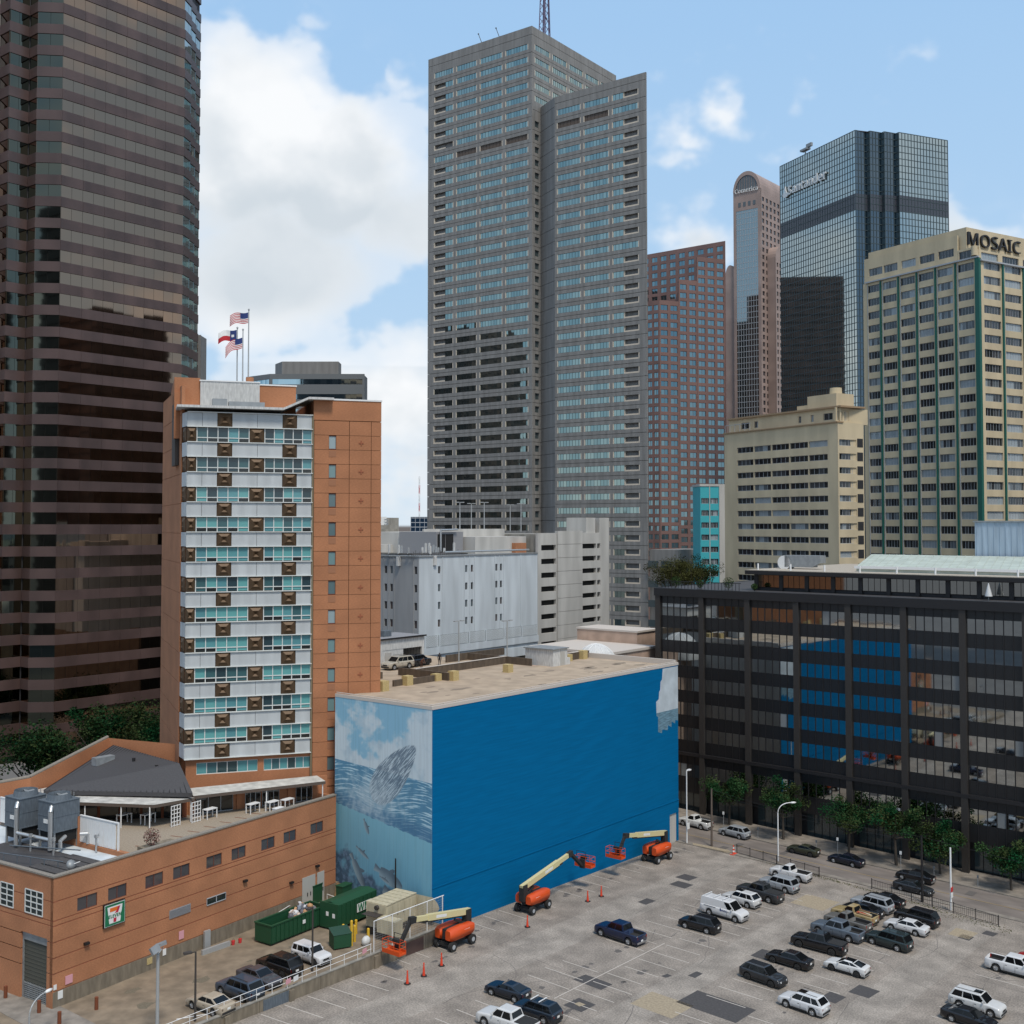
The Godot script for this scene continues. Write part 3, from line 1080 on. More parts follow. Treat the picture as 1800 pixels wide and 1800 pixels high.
# ---------------------------------------------------------------- dark striped tower on the left
func make_left_tower() -> void:
	var b := thing("dark_striped_tower", "tall brown granite tower with dark glass stripes filling the left edge", "building", Vector3(106.5, 0, -190.6))
	# outline from the far left to the right end of the main face, stepped like saw teeth
	var pts := [Vector2(-14, -19), Vector2(-11.8, -16.6), Vector2(-11.8, -12.6), Vector2(-10.2, -12.6), Vector2(-6.9, -9.4), Vector2(-6.9, -5.9), Vector2(-3.2, -5.9), Vector2(-3.2, -3.2), Vector2(0, 0), Vector2(25.8, 0), Vector2(28.6, -1.8), Vector2(28.6, -2.4), Vector2(31.4, -4.2), Vector2(31.4, -4.8), Vector2(34.2, -6.6), Vector2(34.2, -36), Vector2(-14, -36)]
	var foot := PackedVector2Array(pts)
	var top := 172.0
	var step := 3.93
	var n := 44
	var bands := Geo.new()
	var first := 133.4 + step * 9    # top of the highest glass band
	for i in n + 1:
		var y1 := first - step * i + step - 2.1 if i > 0 else top
		var y0 := first - step * i
		if i == n:
			y0 = -2
		if y1 > y0 + 0.1:
			for e in range(0, 15):
				var p: Vector2 = pts[e]
				var q: Vector2 = pts[e + 1]
				var len := p.distance_to(q)
				bands.t = Transform3D(Basis(Vector3.UP, -atan2(q.y - p.y, q.x - p.x)), Vector3(p.x, 0, p.y))
				var parts := maxi(1, int(round(len / 4.4)))
				for k in parts:
					bands.box(len * k / parts + 0.02, y0 + 0.02, -0.3, len * (k + 1) / parts - 0.02, y1 - 0.02, 0.0)
	put(b, "granite_band", bands, M.granite)
	var core := Geo.new()
	var inner: Array = Geometry2D.offset_polygon(foot, -0.32)
	core.prism(inner[0], -2, top - 0.1)
	put(b, "core", core, M.core)
	# glass, pane by pane, nearest (lowest) floors last so that what shows largest stays single
	var order := range(n)
	for i in order:
		var y = first - step * i - 1.05
		if y > 150 or y < 1:
			continue
		for e in range(5, 14):
			var p: Vector2 = pts[e]
			var q: Vector2 = pts[e + 1]
			var len := p.distance_to(q)
			var parts := maxi(1, int(round(len / 2.18)))
			var t := Transform3D(Basis(Vector3.UP, -atan2(q.y - p.y, q.x - p.x)), Vector3(p.x, 0, p.y))
			for k in parts:
				var lean := Basis(Vector3.UP, rng.randf_range(-0.003, 0.003)) * Basis(Vector3.RIGHT, rng.randf_range(-0.003, 0.003))
				var m: Material = M.silver_mirror if e > 8 else M.brown_mirror if e == 8 or e == 6 else M.green_mirror
				piece(b, "pane", boxm(len / parts - 0.05, 2.14, 0.03), m, t * Transform3D(lean, Vector3(len * (k + 0.5) / parts, y, -0.17)), 300)
		for e in [0, 1, 2, 3, 4, 14]:
			var p: Vector2 = pts[e]
			var q: Vector2 = pts[e + 1]
			var len := p.distance_to(q)
			piece(b, "side_pane", boxm(len - 0.03, 2.14, 0.03), M.brown_mirror, Transform3D(Basis(Vector3.UP, -atan2(q.y - p.y, q.x - p.x)), Vector3(p.x, 0, p.y)) * Transform3D(Basis(), Vector3(len / 2, y, -0.17)), 300)
	# a pale tower with dark square windows just shows to its right, far behind
	var s := thing("pale_slab_tower", "slim pale tower with square dark windows behind the dark striped tower", "building", Vector3(153.5, 0, -223.5), -51)
	var wall := Geo.new()
	face(wall, Transform3D(), 5.6, 0, 88.4, down(84.6, 2.35, 30), 1.55, span(0.3, 5.0, 3, 0.3), func(t, i, k, x, y, w, h): piece(s, "window", boxm(w, h, 0.05), M.dark_mirror, shift(t, x + w / 2, y + h / 2, -0.3)))
	wall.box(0, 0, -5, 5.6, 88.3, -0.36)
	put(s, "wall", wall, M.grey_stone)


# ---------------------------------------------------------------- orange brick hotel tower with white panels
func make_hotel() -> void:
	var b := thing("brick_hotel_tower", "orange brick tower with white panels, bronze bosses and teal windows", "building", Vector3(79.3, 0, -113.1), -33)
	var W := 23.0
	var F := 14.6      # the panelled part
	var core := Geo.new()
	core.prism(poly([0.4, -0.6, F, -0.6, F, -18, 1.5, -18]), 10, 57.9)
	put(b, "core", core, M.soffit)
	# left brick side, set back behind a narrow return of white panels
	var side := Transform3D(Basis(Vector3.UP, deg_to_rad(-85)), Vector3(-2.35, 0, -22.3))
	var br := Geo.new()
	br.t = side
	for i in 14:
		br.box(0, 12 + i * 3.52, -0.4, 20.2, 15.46 + i * 3.52, 0)
	br.box(0, 12, -2, 20.2, 57.6, -0.06)
	br.t = Transform3D()
	# right brick part, in panels with recessed joints
	var heights := []
	for i in 26:
		heights.append(57.3 - i * 1.76)
	var cols := [14.75, 19.05, 21.75, 23.0]
	var bk := Geo.new()
	bk.box(14.72, 57.36, -17, W, 59.8, 0.06)
	for i in 25:
		var y1: float = heights[i] - 0.022
		var y0: float = heights[i + 1] + 0.022
		for c in 3:
			var x0: float = cols[c] + 0.03
			var x1: float = cols[c + 1] - (0.03 if c < 2 else 0.0)
			if c == 0 and i % 2 == 1 and i < 25:
				bk.box(x0, y0, -0.35, 16.55, y1, 0.06)
				bk.box(17.45, y0, -0.35, x1, y1, 0.06)
			else:
				bk.box(x0, y0, -0.35, x1, y1, 0.06)
	bk.box(14.72, 10, -17, W - 0.01, 57.3, -0.33)
	bk.box(14.74, 10, -0.35, W, 13.2, 0.06)
	put(b, "brick_wall", bk, M.brick)
	put(b, "side_wall", br, M.brick)
	for i in 12:
		var y: float = heights[2 + 2 * i]
		var m := window_mesh(0.9, 1.7, 1, [Color(0.10, 0.16, 0.17), Color(0.16, 0.26, 0.27), Color(0.28, 0.36, 0.38)], M.dull_glass, M.red_frame, 0.1, 0.004, i)
		piece(b, "window", m, null, Transform3D(Basis(), Vector3(16.55, y + 0.03, -0.12)))
		piece(b, "vent_grille", boxm(0.9, 0.75, 0.04), mat("vent_brick", lin(0.33, 0.15, 0.08), 0.9), Transform3D(Basis(), Vector3(17.0, y - 0.5, 0.07)))
		var x := Geo.new()
		x.box(20.2, y + 0.8, 0.06, 20.8, y + 0.93, 0.12)
		x.box(20.44, y + 0.56, 0.06, 20.57, y + 0.8, 0.12)
		x.box(20.44, y + 0.93, 0.06, 20.57, y + 1.17, 0.12)
		piece(b, "wall_anchor", x.mesh(), M.brick_dark, Transform3D())
	# bronze bosses
	var boss := Geo.new()
	var half := 0.85
	var pz := 0.34
	for i in 4:
		boss.t = Transform3D(Basis(Vector3.BACK, i * PI / 2), Vector3.ZERO)
		boss.quad(Vector3(-half, -half, 0), Vector3(half, -half, 0), Vector3(0.33, -0.33, pz), Vector3(-0.33, -0.33, pz))
		boss.quad(Vector3(-0.33, -0.33, pz), Vector3(0.33, -0.33, pz), Vector3(0.05, -0.05, 0.1), Vector3(-0.05, -0.05, 0.1))
	var bm := boss.mesh()
	# panel bands and window bands
	var seams := [[0.03, 1.7], [1.7, 3.42], [5.12, 8.05], [8.05, 11.0], [12.7, 14.5]]
	for k in 12:
		var yt := 57.9 - 3.52 * k
		var yb := yt - 1.72
		for s in seams:
			piece(b, "white_panel", boxm(s[1] - s[0] - 0.04, 1.66, 0.12), M.panel_white, Transform3D(Basis(), Vector3((s[0] + s[1]) / 2, yt - 0.86, 0)))
		for x in [4.27, 11.85]:
			piece(b, "bronze_boss", bm, M.bronze, Transform3D(Basis(), Vector3(x, yt - 0.86, 0)))
		piece(b, "sill", boxm(F, 0.1, 0.34), M.frame_white, Transform3D(Basis(), Vector3(F / 2, yb + 0.0, 0.06)))
		piece(b, "head", boxm(F, 0.1, 0.34), M.frame_white, Transform3D(Basis(), Vector3(F / 2, yt + 0.0, 0.06)))
		# return of panels on the left
		piece(b, "return_panel", boxm(0.1, 1.66, 2.2), M.panel_white, Transform3D(Basis(Vector3.UP, 0.22), Vector3(-0.22, yt - 0.86, -1.05)))
		if k == 11:
			break
		for x in [0.5, 7.98]:
			piece(b, "bronze_boss", bm, M.bronze, Transform3D(Basis().scaled(Vector3(0.62 if x < 1 else 1.0, 1, 1)), Vector3(x, yb - 0.9, 0)))
		piece(b, "bronze_boss", bm, M.bronze, Transform3D(Basis(Vector3.UP, -PI / 2 + 0.22) * Basis.from_scale(Vector3(0.8, 0.95, 0.5)), Vector3(-0.24, yb - 0.9, -1.0)))
		for gx in [[1.1, 7.08], [8.92, 14.5]]:
			var n := 5
			var s: float = (gx[1] - gx[0]) / n
			for i in n:
				var x0: float = gx[0] + i * s
				var lit := [Color(0.10, 0.29, 0.31), Color(0.12, 0.35, 0.35), Color(0.09, 0.25, 0.28), Color(0.04, 0.11, 0.125), Color(0.02, 0.05, 0.06)]
				var low: int = [2, 1, 0, 0, 0, 0, 0, 0, 0, 0, 0][k]
				var key := rng.randi() % 7
				var tint: Color = lit[[0, 1, 2, 0, 1, 3, 4][key]] if low == 0 else lit[[3, 4, 2, 3, 4, 0, 3][key]]
				var wm := Geo.new()
				wm.col = tint
				wm.box(-s / 2 + 0.05, -0.32, -0.02, s / 2 - 0.05, 0.78, 0.02)
				var pn := piece(b, "pane", wm.mesh(), M.dull_glass, Transform3D(Basis(Vector3.UP, rng.randf_range(-0.004, 0.004)), Vector3(x0 + s / 2, yb - 0.9, -0.1)))
				var lower := Geo.new()
				lower.col = tint if rng.randf() < 0.62 else Color(0.012, 0.016, 0.016)
				lower.box(-s / 2 + 0.05, -0.78, -0.02, s / 2 - 0.05, -0.42, 0.02)
				part(pn if pn else b, "lower_light", lower.mesh(), M.dull_glass, Transform3D())
			var fr := Geo.new()
			for i in n + 1:
				fr.box(gx[0] + i * s - 0.05, yb - 1.74, -0.14, gx[0] + i * s + 0.05, yb - 0.06, 0.02)
			fr.box(gx[0], yb - 1.32, -0.13, gx[1], yb - 1.22, 0.01)
			piece(b, "window_frame", fr.mesh(), M.frame_white, Transform3D())
	# brick under the panels and its window bands
	var base := Geo.new()
	base.box(0.2, 10, -12, 14.73, 15.55, -0.25)
	base.box(0.2, 16.95, -12, 14.73, 17.45, -0.25)
	base.box(0.2, 15.55, -12, 1.4, 16.95, -0.25)
	base.box(8.4, 15.55, -12, 9.1, 16.95, -0.25)
	put(b, "base_wall", base, M.brick)
	for gx in [[1.4, 8.4], [9.1, 14.7]]:
		var m := window_mesh(gx[1] - gx[0], 1.4, 6, [Color(0.09, 0.3, 0.32), Color(0.04, 0.13, 0.15), Color(0.02, 0.06, 0.07)], M.dull_glass, M.frame_white, 0.09, 0.004, int(gx[0]))
		piece(b, "base_window", m, null, Transform3D(Basis(), Vector3(gx[0], 15.55, -0.45)))
	# vertical grey edge between panels and brick
	var ed := Geo.new()
	ed.box(14.52, 13, -0.3, 14.72, 58.0, 0.12)
	put(b, "edge_strip", ed, M.soffit)
	# roof: canopy slab with a raised end, brick penthouse, white screen
	var ro := Geo.new()
	var line := [Vector2(-1.2, 58.35), Vector2(11.0, 58.35), Vector2(14.0, 59.75), Vector2(17.0, 59.75)]
	for i in 3:
		var p: Vector2 = line[i]
		var q: Vector2 = line[i + 1]
		ro.quad(Vector3(p.x, p.y, 1.0), Vector3(q.x, q.y, 1.0), Vector3(q.x, q.y + 0.28, 1.0), Vector3(p.x, p.y + 0.28, 1.0))
		ro.quad(Vector3(p.x, p.y + 0.28, 1.0), Vector3(q.x, q.y + 0.28, 1.0), Vector3(q.x, q.y + 0.28, -8), Vector3(p.x, p.y + 0.28, -8))
		ro.quad(Vector3(p.x, p.y, -8), Vector3(q.x, q.y, -8), Vector3(q.x, q.y, 1.0), Vector3(p.x, p.y, 1.0))
	ro.quad(Vector3(-1.2, 58.35, -8), Vector3(-1.2, 58.35, 1.0), Vector3(-1.2, 58.63, 1.0), Vector3(-1.2, 58.63, -8))
	put(b, "roof_canopy", ro, M.white_paint)
	var tr := Geo.new()
	tr.box(14.7, 59.8, -17, W + 0.08, 60.0, 0.14)
	put(b, "coping", tr, M.white_metal)
	var ph := Geo.new()
	ph.box(-1.4, 57.5, -19, 1.6, 62.4, -4.0)
	ph.box(8.6, 57.5, -16, 13.2, 61.9, -5.0)
	ph.box(-1.4, 55, -20, 0.3, 60.6, -3.6)
	put(b, "penthouse", ph, M.brick)
	var sc := Geo.new()
	sc.box(1.6, 58.6, -16, 8.6, 62.0, -3.5)
	for i in 28:
		sc.box(1.7 + i * 0.245, 58.7, -3.5, 1.78 + i * 0.245, 61.95, -3.45)
	put(b, "white_screen", sc, M.white_paint)
	var cpt := Geo.new()
	cpt.box(8.5, 61.9, -16.1, 13.3, 62.06, -4.9)
	cpt.box(1.5, 62.0, -16.1, 8.65, 62.14, -3.4)
	put(b, "penthouse_coping", cpt, M.white_metal)
	var un := Geo.new()
	un.box(2.9, 58.63, -2.6, 4.6, 59.7, -1.4)
	un.box(4.8, 58.63, -2.4, 9.0, 59.4, -1.2)
	put(b, "rooftop_unit", un, M.grey_metal)
	var sg := Geo.new()
	sg.t = side
	sg.box(15.0, 51.8, 0.05, 18.2, 59.3, 0.5)
	put(b, "blank_sign", sg, M.dark_column)
	var cw := Geo.new()
	cw.tube(Vector3(7.8, 62, -8), Vector3(7.8, 63.2, -8), 0.5, 0.5, 10)
	put(b, "roof_vent", cw, M.brick)
	# flags on three poles
	var flags := [[6.3, -9.0, 69.6, "silver flagpole nearest the tower's left edge flying a lone star flag", "star"], [6.95, -8.4, 69.3, "silver flagpole in the middle with a drooping striped flag", "low"], [7.7, -9.0, 72.0, "tallest silver flagpole on the hotel roof flying a striped flag", "stripes"]]
	for f in flags:
		var o := thing("flagpole", f[3], "flagpole", b.transform * Vector3(f[0], 61.0, f[1]), -33, "flagpoles on the hotel roof")
		var h: float = f[2] - 61.0
		var g := Geo.new()
		g.tube(Vector3.ZERO, Vector3(0, h, 0), 0.1, 0.06, 8)
		put(o, "pole", g, M.galvanised)
		var ball := Geo.new()
		ball.dome(Vector3(0, h, 0), Vector3(0.13, 0.16, 0.13), 4, 8, -PI / 2)
		put(o, "finial", ball, M.galvanised)
		flag(o, h, f[4])


func flag(o: Node3D, h: float, kind: String) -> void:
	var w := 2.4
	var tall := 1.35
	var y1 := h - 0.35 if kind == "stripes" else h - 0.25
	if kind == "low":
		y1 = h - 1.0
	var sag := 0.55 if kind == "low" else 0.22
	var cell := func(i: int, j: int) -> Vector3:
		var s := i / 14.0
		return Vector3(-0.08 - s * w * (1.0 - sag * 0.25), y1 - tall * j / 13.0 - sag * s * s * w - 0.12 * sin(s * 7.0), 0.22 * sin(s * 8.0 + j * 0.12) * s)
	var parts := {"flag_white": Geo.new(), "flag_red": Geo.new(), "flag_blue": Geo.new()}
	for j in 13:
		for i in 14:
			var key := "flag_red" if j % 2 == 0 else "flag_white"
			if kind == "star":
				key = "flag_white" if j < 7 else "flag_red"
				if i < 5:
					key = "flag_blue"
				if i >= 2 and i < 4 and j > 4 and j < 8:
					key = "flag_white"
			elif i < 6 and j < 7:
				key = "flag_blue"
			var g: Geo = parts[key]
			g.quad(cell.call(i + 1, j + 1), cell.call(i, j + 1), cell.call(i, j), cell.call(i + 1, j))
	var root := Geo.new()
	var m := ArrayMesh.new()
	for key in parts:
		parts[key].mesh(m)
		m.surface_set_material(m.get_surface_count() - 1, {"flag_white": M.sign_white, "flag_red": M.flag_red, "flag_blue": M.flag_blue}[key])
	part(o, "flag", m)


# ---------------------------------------------------------------- brick podium with roof terrace and shop sign
func make_podium() -> void:
	var b := thing("brick_podium", "low orange brick podium with roof terrace, shop sign and plant on its roof", "building", Vector3(54.4, 0, -97), 6)
	var L := 37.6
	var D := 26.0
	var wall := Geo.new()
	# courses between the recessed bands
	var bands := [2.75, 4.35, 5.75, 7.15, 8.6, 9.05, 10.75, 12.9]
	var wins := [[2.5, 4.65], [5.85, 7.95], [10.15, 12.3], [13.55, 15.65], [17.85, 19.95], [21.3, 23.3], [25.6, 27.6], [29.0, 30.95], [33.3, 35.4]]
	var slit := [[17.9, 20.5]]
	for i in bands.size() - 1:
		var y0: float = bands[i] + 0.05
		var y1: float = bands[i + 1] - 0.05
		if i == 5:
			y1 = 10.75
			var x := 0.0
			for e in wins + [[L, L]]:
				if e[0] > x:
					wall.box(x, y0, -0.4, e[0], y1 - 0.05, 0)
				if e[1] > e[0]:
					wall.box(e[0], y0, -0.4, e[1], 9.22, 0)
					wall.box(e[0], 10.45, -0.4, e[1], y1 - 0.05, 0)
				x = e[1]
		elif i == 1:
			wall.box(0, y0, -0.4, L, y1, 0)
		else:
			wall.box(0, y0, -0.4, L, y1, 0)
	wall.box(0.7, 2.75, -D, L, 8.9, -0.37)
	wall.box(0.7, 8.9, -D, L, 11.9, -0.45)
	# left face with two garage doors
	var lt := Transform3D(Basis(Vector3.UP, -PI / 2), Vector3(0, 0, -D))
	wall.t = lt
	var gar := [[4.0, 11.0, 1.0, 6.2], [D - 4.75, D - 0.85, 1.0, 7.35]]
	for i in bands.size() - 1:
		var y0: float = (bands[i] + 0.05) if i else 1.0
		var y1: float = bands[i + 1] - 0.05
		var x := 0.0
		for e in gar + [[D - 0.01, D - 0.01, 0, 0]]:
			if e[0] > x:
				wall.box(x, y0, -0.4, e[0] if y0 < e[3] or e[3] == 0 else e[0], y1, 0)
			if e[1] > e[0] and y1 > e[3]:
				wall.box(e[0], maxf(y0, e[3]), -0.4, e[1], y1, 0)
			x = e[1]
	wall.t = Transform3D()
	put(b, "brick_wall", wall, M.brick)
	var band := Geo.new()
	for y in bands.slice(0, 7):
		band.box(0.02, y - 0.06, -0.4, L, y + 0.06, -0.035)
		band.t = lt
		if y > 7.5:
			band.box(0.02, y - 0.06, -0.4, D, y + 0.06, -0.035)
		band.t = Transform3D()
	put(b, "recessed_band", band, M.brick_dark)
	var base := Geo.new()
	base.box(0.06, 0.5, -0.5, L + 0.6, 2.72, 0.03)
	put(b, "concrete_base", base, M.stained_concrete)
	for e in wins:
		var w: float = e[1] - e[0]
		var m := window_mesh(w, 1.23, 2, [Color(0.06, 0.055, 0.06), Color(0.075, 0.068, 0.07), Color(0.05, 0.05, 0.056)], M.dull_glass, M.red_frame, 0.055, 0.004, int(e[0]))
		piece(b, "window", m, null, Transform3D(Basis(), Vector3(e[0], 9.22, -0.12)))
	for e in [[17.9, 20.5, 5.55, 6.15, "strip_window"]]:
		var m := window_mesh(e[1] - e[0], 0.75, 2, [Color(0.02, 0.03, 0.028)], M.dull_glass, M.grey_frame, 0.07)
		piece(b, "strip_window", m, null, Transform3D(Basis(), Vector3(e[0], 5.5, 0.01)))
	var lv := Geo.new()
	lv.box(13.1, 5.5, 0.0, 15.8, 6.35, 0.03)
	for i in 8:
		lv.box(13.15, 5.55 + i * 0.1, 0.03, 15.75, 5.6 + i * 0.1, 0.08)
	put(b, "louvre", lv, M.louvre_grey)
	for e in [[31.95, 34.05], [34.4, 35.55]]:
		var d := Geo.new()
		d.box(e[0], 1.3, 0.03, e[1], 4.7, 0.09)
		if e[0] < 33:
			d.box(32.97, 1.3, 0.09, 33.03, 4.7, 0.1)
		var dr := put(b, "door", d, M.door_grey)
		for hx in ([32.75, 33.25] if e[0] < 33 else [35.3]):
			var h := Geo.new()
			h.box(hx - 0.04, 2.5, 0.1, hx + 0.04, 2.9, 0.16)
			put(dr, "handle", h, M.black_metal)
	# garage shutters
	for e in gar:
		var g := Geo.new()
		g.t = lt
		g.box(e[0], e[2], -0.5, e[1], e[3], -0.34)
		for i in int((e[3] - e[2]) / 0.35):
			g.box(e[0] + 0.1, e[2] + 0.1 + i * 0.35, -0.34, e[1] - 0.1, e[2] + 0.16 + i * 0.35, -0.31)
		put(b, "garage_shutter", g, M.shutter)
		var f := Geo.new()
		f.t = lt
		f.box(e[0], e[3] - 0.75, -0.33, e[1], e[3], -0.2)
		f.box(e[0], e[2], -0.33, e[0] + 0.15, e[3] - 0.75, -0.2)
		f.box(e[1] - 0.15, e[2], -0.33, e[1], e[3] - 0.75, -0.2)
		put(b, "shutter_frame", f, M.grey_metal)
		if e[0] > 12:
			var lo := Geo.new()
			lo.t = lt
			for i in 9:
				lo.box(e[0] + 0.2, 1.2 + i * 0.18, -0.3, e[1] - 0.2, 1.27 + i * 0.18, -0.22)
			for i in 16:
				lo.box(e[0] + 0.2 + i * 0.23, 1.2, -0.31, e[0] + 0.24 + i * 0.23, 2.8, -0.23)
			put(b, "gate_grille", lo, M.grey_metal)
	# two multi-pane windows on the left face
	for e in [[D - 7.9, D - 5.9], [D - 4.1, D - 1.5]]:
		var m := Geo.new()
		m.col = Color(0.015, 0.025, 0.025)
		m.box(e[0], 9.2, 0.0, e[1], 11.3, 0.02)
		put(b, "glazing", m, M.dull_glass).transform = lt
		var f := Geo.new()
		f.t = lt
		var n := 3 if e[1] - e[0] > 2.2 else 2
		for i in n + 1:
			f.box(lerpf(e[0], e[1], float(i) / n) - 0.05, 9.2, 0.02, lerpf(e[0], e[1], float(i) / n) + 0.05, 11.3, 0.07)
		for i in 5:
			f.box(e[0], 9.17 + i * 0.525, 0.021, e[1], 9.26 + i * 0.525, 0.065)
		put(b, "glazing_bars", f, M.frame_white)
	# parapet, roof
	var par := Geo.new()
	par.box(-0.08, 12.9, -0.5, L, 13.05, 0.08)
	par.box(-0.08, 12.9, -D, 0.42, 13.05, -0.5)
	put(b, "parapet_cap", par, mat("old_coping", lin(0.30, 0.27, 0.23), 0.9, M.fine, Vector3.ONE * 0.3))
	var pw := Geo.new()
	pw.box(0.01, 11.9, -0.42, L, 12.9, -0.01)
	pw.box(0.01, 11.9, -D, 0.41, 12.9, -0.42)
	pw.box(L - 0.35, 11.9, -7, L, 12.9, -0.42)
	put(b, "parapet", pw, M.brick)
	var rf := Geo.new()
	rf.box(0.4, 11.9, -D, L - 0.3, 12.0, -0.4)
	put(b, "roof", rf, M.white_wall)
	var pit := Geo.new()
	pit.box(0.5, 12.0, -17, 7.2, 12.1, -0.5)
	put(b, "plant_deck", pit, M.dark_roof)
	for i in 5:
		var d := Geo.new()
		d.box(0.9 + i * 1.25, 12.1, -6.8, 1.95 + i * 1.25, 12.35, -1.0)
		put(b, "platform_panel", d, M.patch)
	var beam := Geo.new()
	beam.box(0.7, 12.35, -0.95, 8.2, 12.6, -0.8)
	beam.box(0.7, 12.35, -7.0, 0.85, 12.6, -0.95)
	put(b, "platform_beam", beam, M.rust)
	# terrace floor: pale pavers between planks of darker wood
	var tf := Geo.new()
	tf.box(10.2, 12.0, -25, L - 0.35, 12.14, -0.42)
	put(b, "terrace_floor", tf, mat("terrace_paver", lin(0.40, 0.33, 0.25), 0.9, M.fine, Vector3.ONE * 0.3))
	for i in 11:
		var s := Geo.new()
		var x := 12.5 + i * 2.25
		s.quad(Vector3(x + 0.9, 12.15, -0.5), Vector3(x + 1.1, 12.15, -0.5), Vector3(x + 0.2, 12.15, -4.6), Vector3(x, 12.15, -4.6))
		put(b, "floor_strip", s, mat("terrace_strip", lin(0.20, 0.09, 0.05), 0.9))
	# white fence panels and brick screen wall
	for e in [[9.75, -9.6, -3.6], [9.9, -23.5, -19.6]]:
		var n := int((e[2] - e[1]) / 0.62)
		for i in n:
			var p := Geo.new()
			p.box(e[0], 12.5, e[1] + i * 0.62, e[0] + 0.08, 15.1, e[1] + i * 0.62 + 0.59)
			put(b, "fence_panel", p, M.white_metal)
		var tr := Geo.new()
		tr.box(e[0] - 0.05, 15.1, e[1], e[0] + 0.14, 15.2, e[2])
		tr.box(e[0] - 0.05, 12.0, e[2] - 0.12, e[0] + 0.14, 15.1, e[2])
		put(b, "fence_frame", tr, M.white_metal)
	var bw := Geo.new()
	bw.box(9.6, 12.0, -19.6, 10.1, 15.0, -9.7)
	bw.box(9.6, 12.0, -9.6, 10.1, 12.45, -0.5)
	put(b, "screen_wall", bw, M.brick)
	# pavilion: hipped standing-seam roof
	var A := to_pod(65.8, 15.4, -119.7)
	var B := to_pod(75.4, 15.4, -105.9)
	var C := to_pod(77.5, 18.0, -124.8)
	var E := to_pod(77.0, 17.75, -110.7)
	var hip := Geo.new()
	hip.quad(A, B, E, C)
	hip.quad(A - Vector3(0, 0.45, 0), B - Vector3(0, 0.45, 0), B, A)
	hip.quad(B - Vector3(0, 0.45, 0), E - Vector3(0, 3.0, 0), E, B)
	put(b, "pavilion_roof", hip, M.dark_roof)
	for i in 26:
		var s := i / 26.0
		var seam := Geo.new()
		seam.tube(A.lerp(B, s) + Vector3(0, 0.02, 0), C.lerp(E, s) + Vector3(0, 0.02, 0), 0.045, 0.045, 4, false)
		piece(b, "roof_seam", seam.mesh(), M.black_metal, Transform3D())
	var sk := Geo.new()
	sk.t = Transform3D(Basis(Vector3.UP, -0.1), A.lerp(C, 0.62).lerp(B.lerp(E, 0.62), 0.16))
	sk.box(-1.2, -0.1, -0.5, 1.2, 0.8, 0.5)
	put(b, "skylight", sk, M.grey_metal)
	var pv := Geo.new()
	for e in [[0.45, 0.72], [0.72, 0.62]]:
		var p := A.lerp(C, e[1]).lerp(B.lerp(E, e[1]), e[0])
		pv.tube(p - Vector3(0, 0.2, 0), p + Vector3(0, 0.6, 0), 0.16, 0.2, 8)
	put(b, "roof_vent", pv, M.black_metal)
	# brick gable wall on the left of that roof
	var gw := Geo.new()
	var g0 := to_pod(62.8, 0, -123.2)
	var gl := [to_pod(62.8, 15.9, -124.4), to_pod(66.4, 16.1, -123.6), to_pod(77.6, 18.7, -126.0)]
	for i in 2:
		var p: Vector3 = gl[i]
		var q: Vector3 = gl[i + 1]
		gw.quad(Vector3(p.x, 10, p.z), Vector3(q.x, 10, q.z), q, p)
		gw.quad(p, q, q + Vector3(-0.1, 0, -0.5), p + Vector3(-0.1, 0, -0.5))
		gw.quad(Vector3(q.x, 10, q.z - 0.5), Vector3(p.x, 10, p.z - 0.5), p + Vector3(-0.1, 0, -0.5), q + Vector3(-0.1, 0, -0.5))
	var k0: Vector3 = gl[2]
	var k1 := to_pod(83.5, 18.2, -113.5)
	gw.quad(k0 - Vector3(0, 5, 0), k1 - Vector3(0, 5, 0), k1, k0)
	gw.box(A.x - 2.4, 12.0, A.z - 4.2, A.x + 7, 14.4, A.z - 1.5)
	put(b, "gable_wall", gw, M.brick)
	var gc := Geo.new()
	for i in 2:
		gc.tube(gl[i] + Vector3(0, 0.1, -0.25), gl[i + 1] + Vector3(0, 0.1, -0.25), 0.22, 0.22, 6)
	put(b, "gable_cap", gc, M.old_coping)
	# white canopies
	var can := [
		[to_pod(63.3, 14.7, -123.0), to_pod(63.0, 14.7, -117.9), to_pod(69.6, 14.7, -117.9), to_pod(71.0, 14.7, -124)],
		[to_pod(65.4, 14.75, -116.6), to_pod(71.2, 14.75, -106.9), to_pod(75.9, 14.75, -106.2), to_pod(71.2, 14.95, -117.0)],
		[to_pod(76.3, 14.75, -107.0), to_pod(90.4, 14.75, -101.2), to_pod(91.0, 15.0, -103.4), to_pod(77.5, 15.0, -109.6)],
	]
	for c in can:
		var g := Geo.new()
		g.quad(c[0], c[1], c[2], c[3])
		put(b, "canopy", g, mat("white_membrane", lin(0.66, 0.64, 0.59), 0.8, M.blot, Vector3.ONE * 0.06))
		var f := Geo.new()
		for i in 4:
			var p: Vector3 = c[i]
			var q: Vector3 = c[(i + 1) % 4]
			f.quad(p - Vector3(0, 0.34, 0), q - Vector3(0, 0.34, 0), q - Vector3(0, 0.02, 0), p - Vector3(0, 0.02, 0))
		f.quad(c[3] - Vector3(0, 0.3, 0), c[2] - Vector3(0, 0.3, 0), c[1] - Vector3(0, 0.3, 0), c[0] - Vector3(0, 0.3, 0))
		put(b, "canopy_fascia", f, M.louvre)
	# walls, glass and posts under the canopies
	var p0 := to_pod(77.0, 12.1, -109.2)
	var p1 := to_pod(92.2, 12.1, -102.9)
	var back := Transform3D(Basis(Vector3.UP, -atan2(p1.z - p0.z, p1.x - p0.x)), p0)
	var bl := p0.distance_to(p1)
	var bk := Geo.new()
	bk.t = back
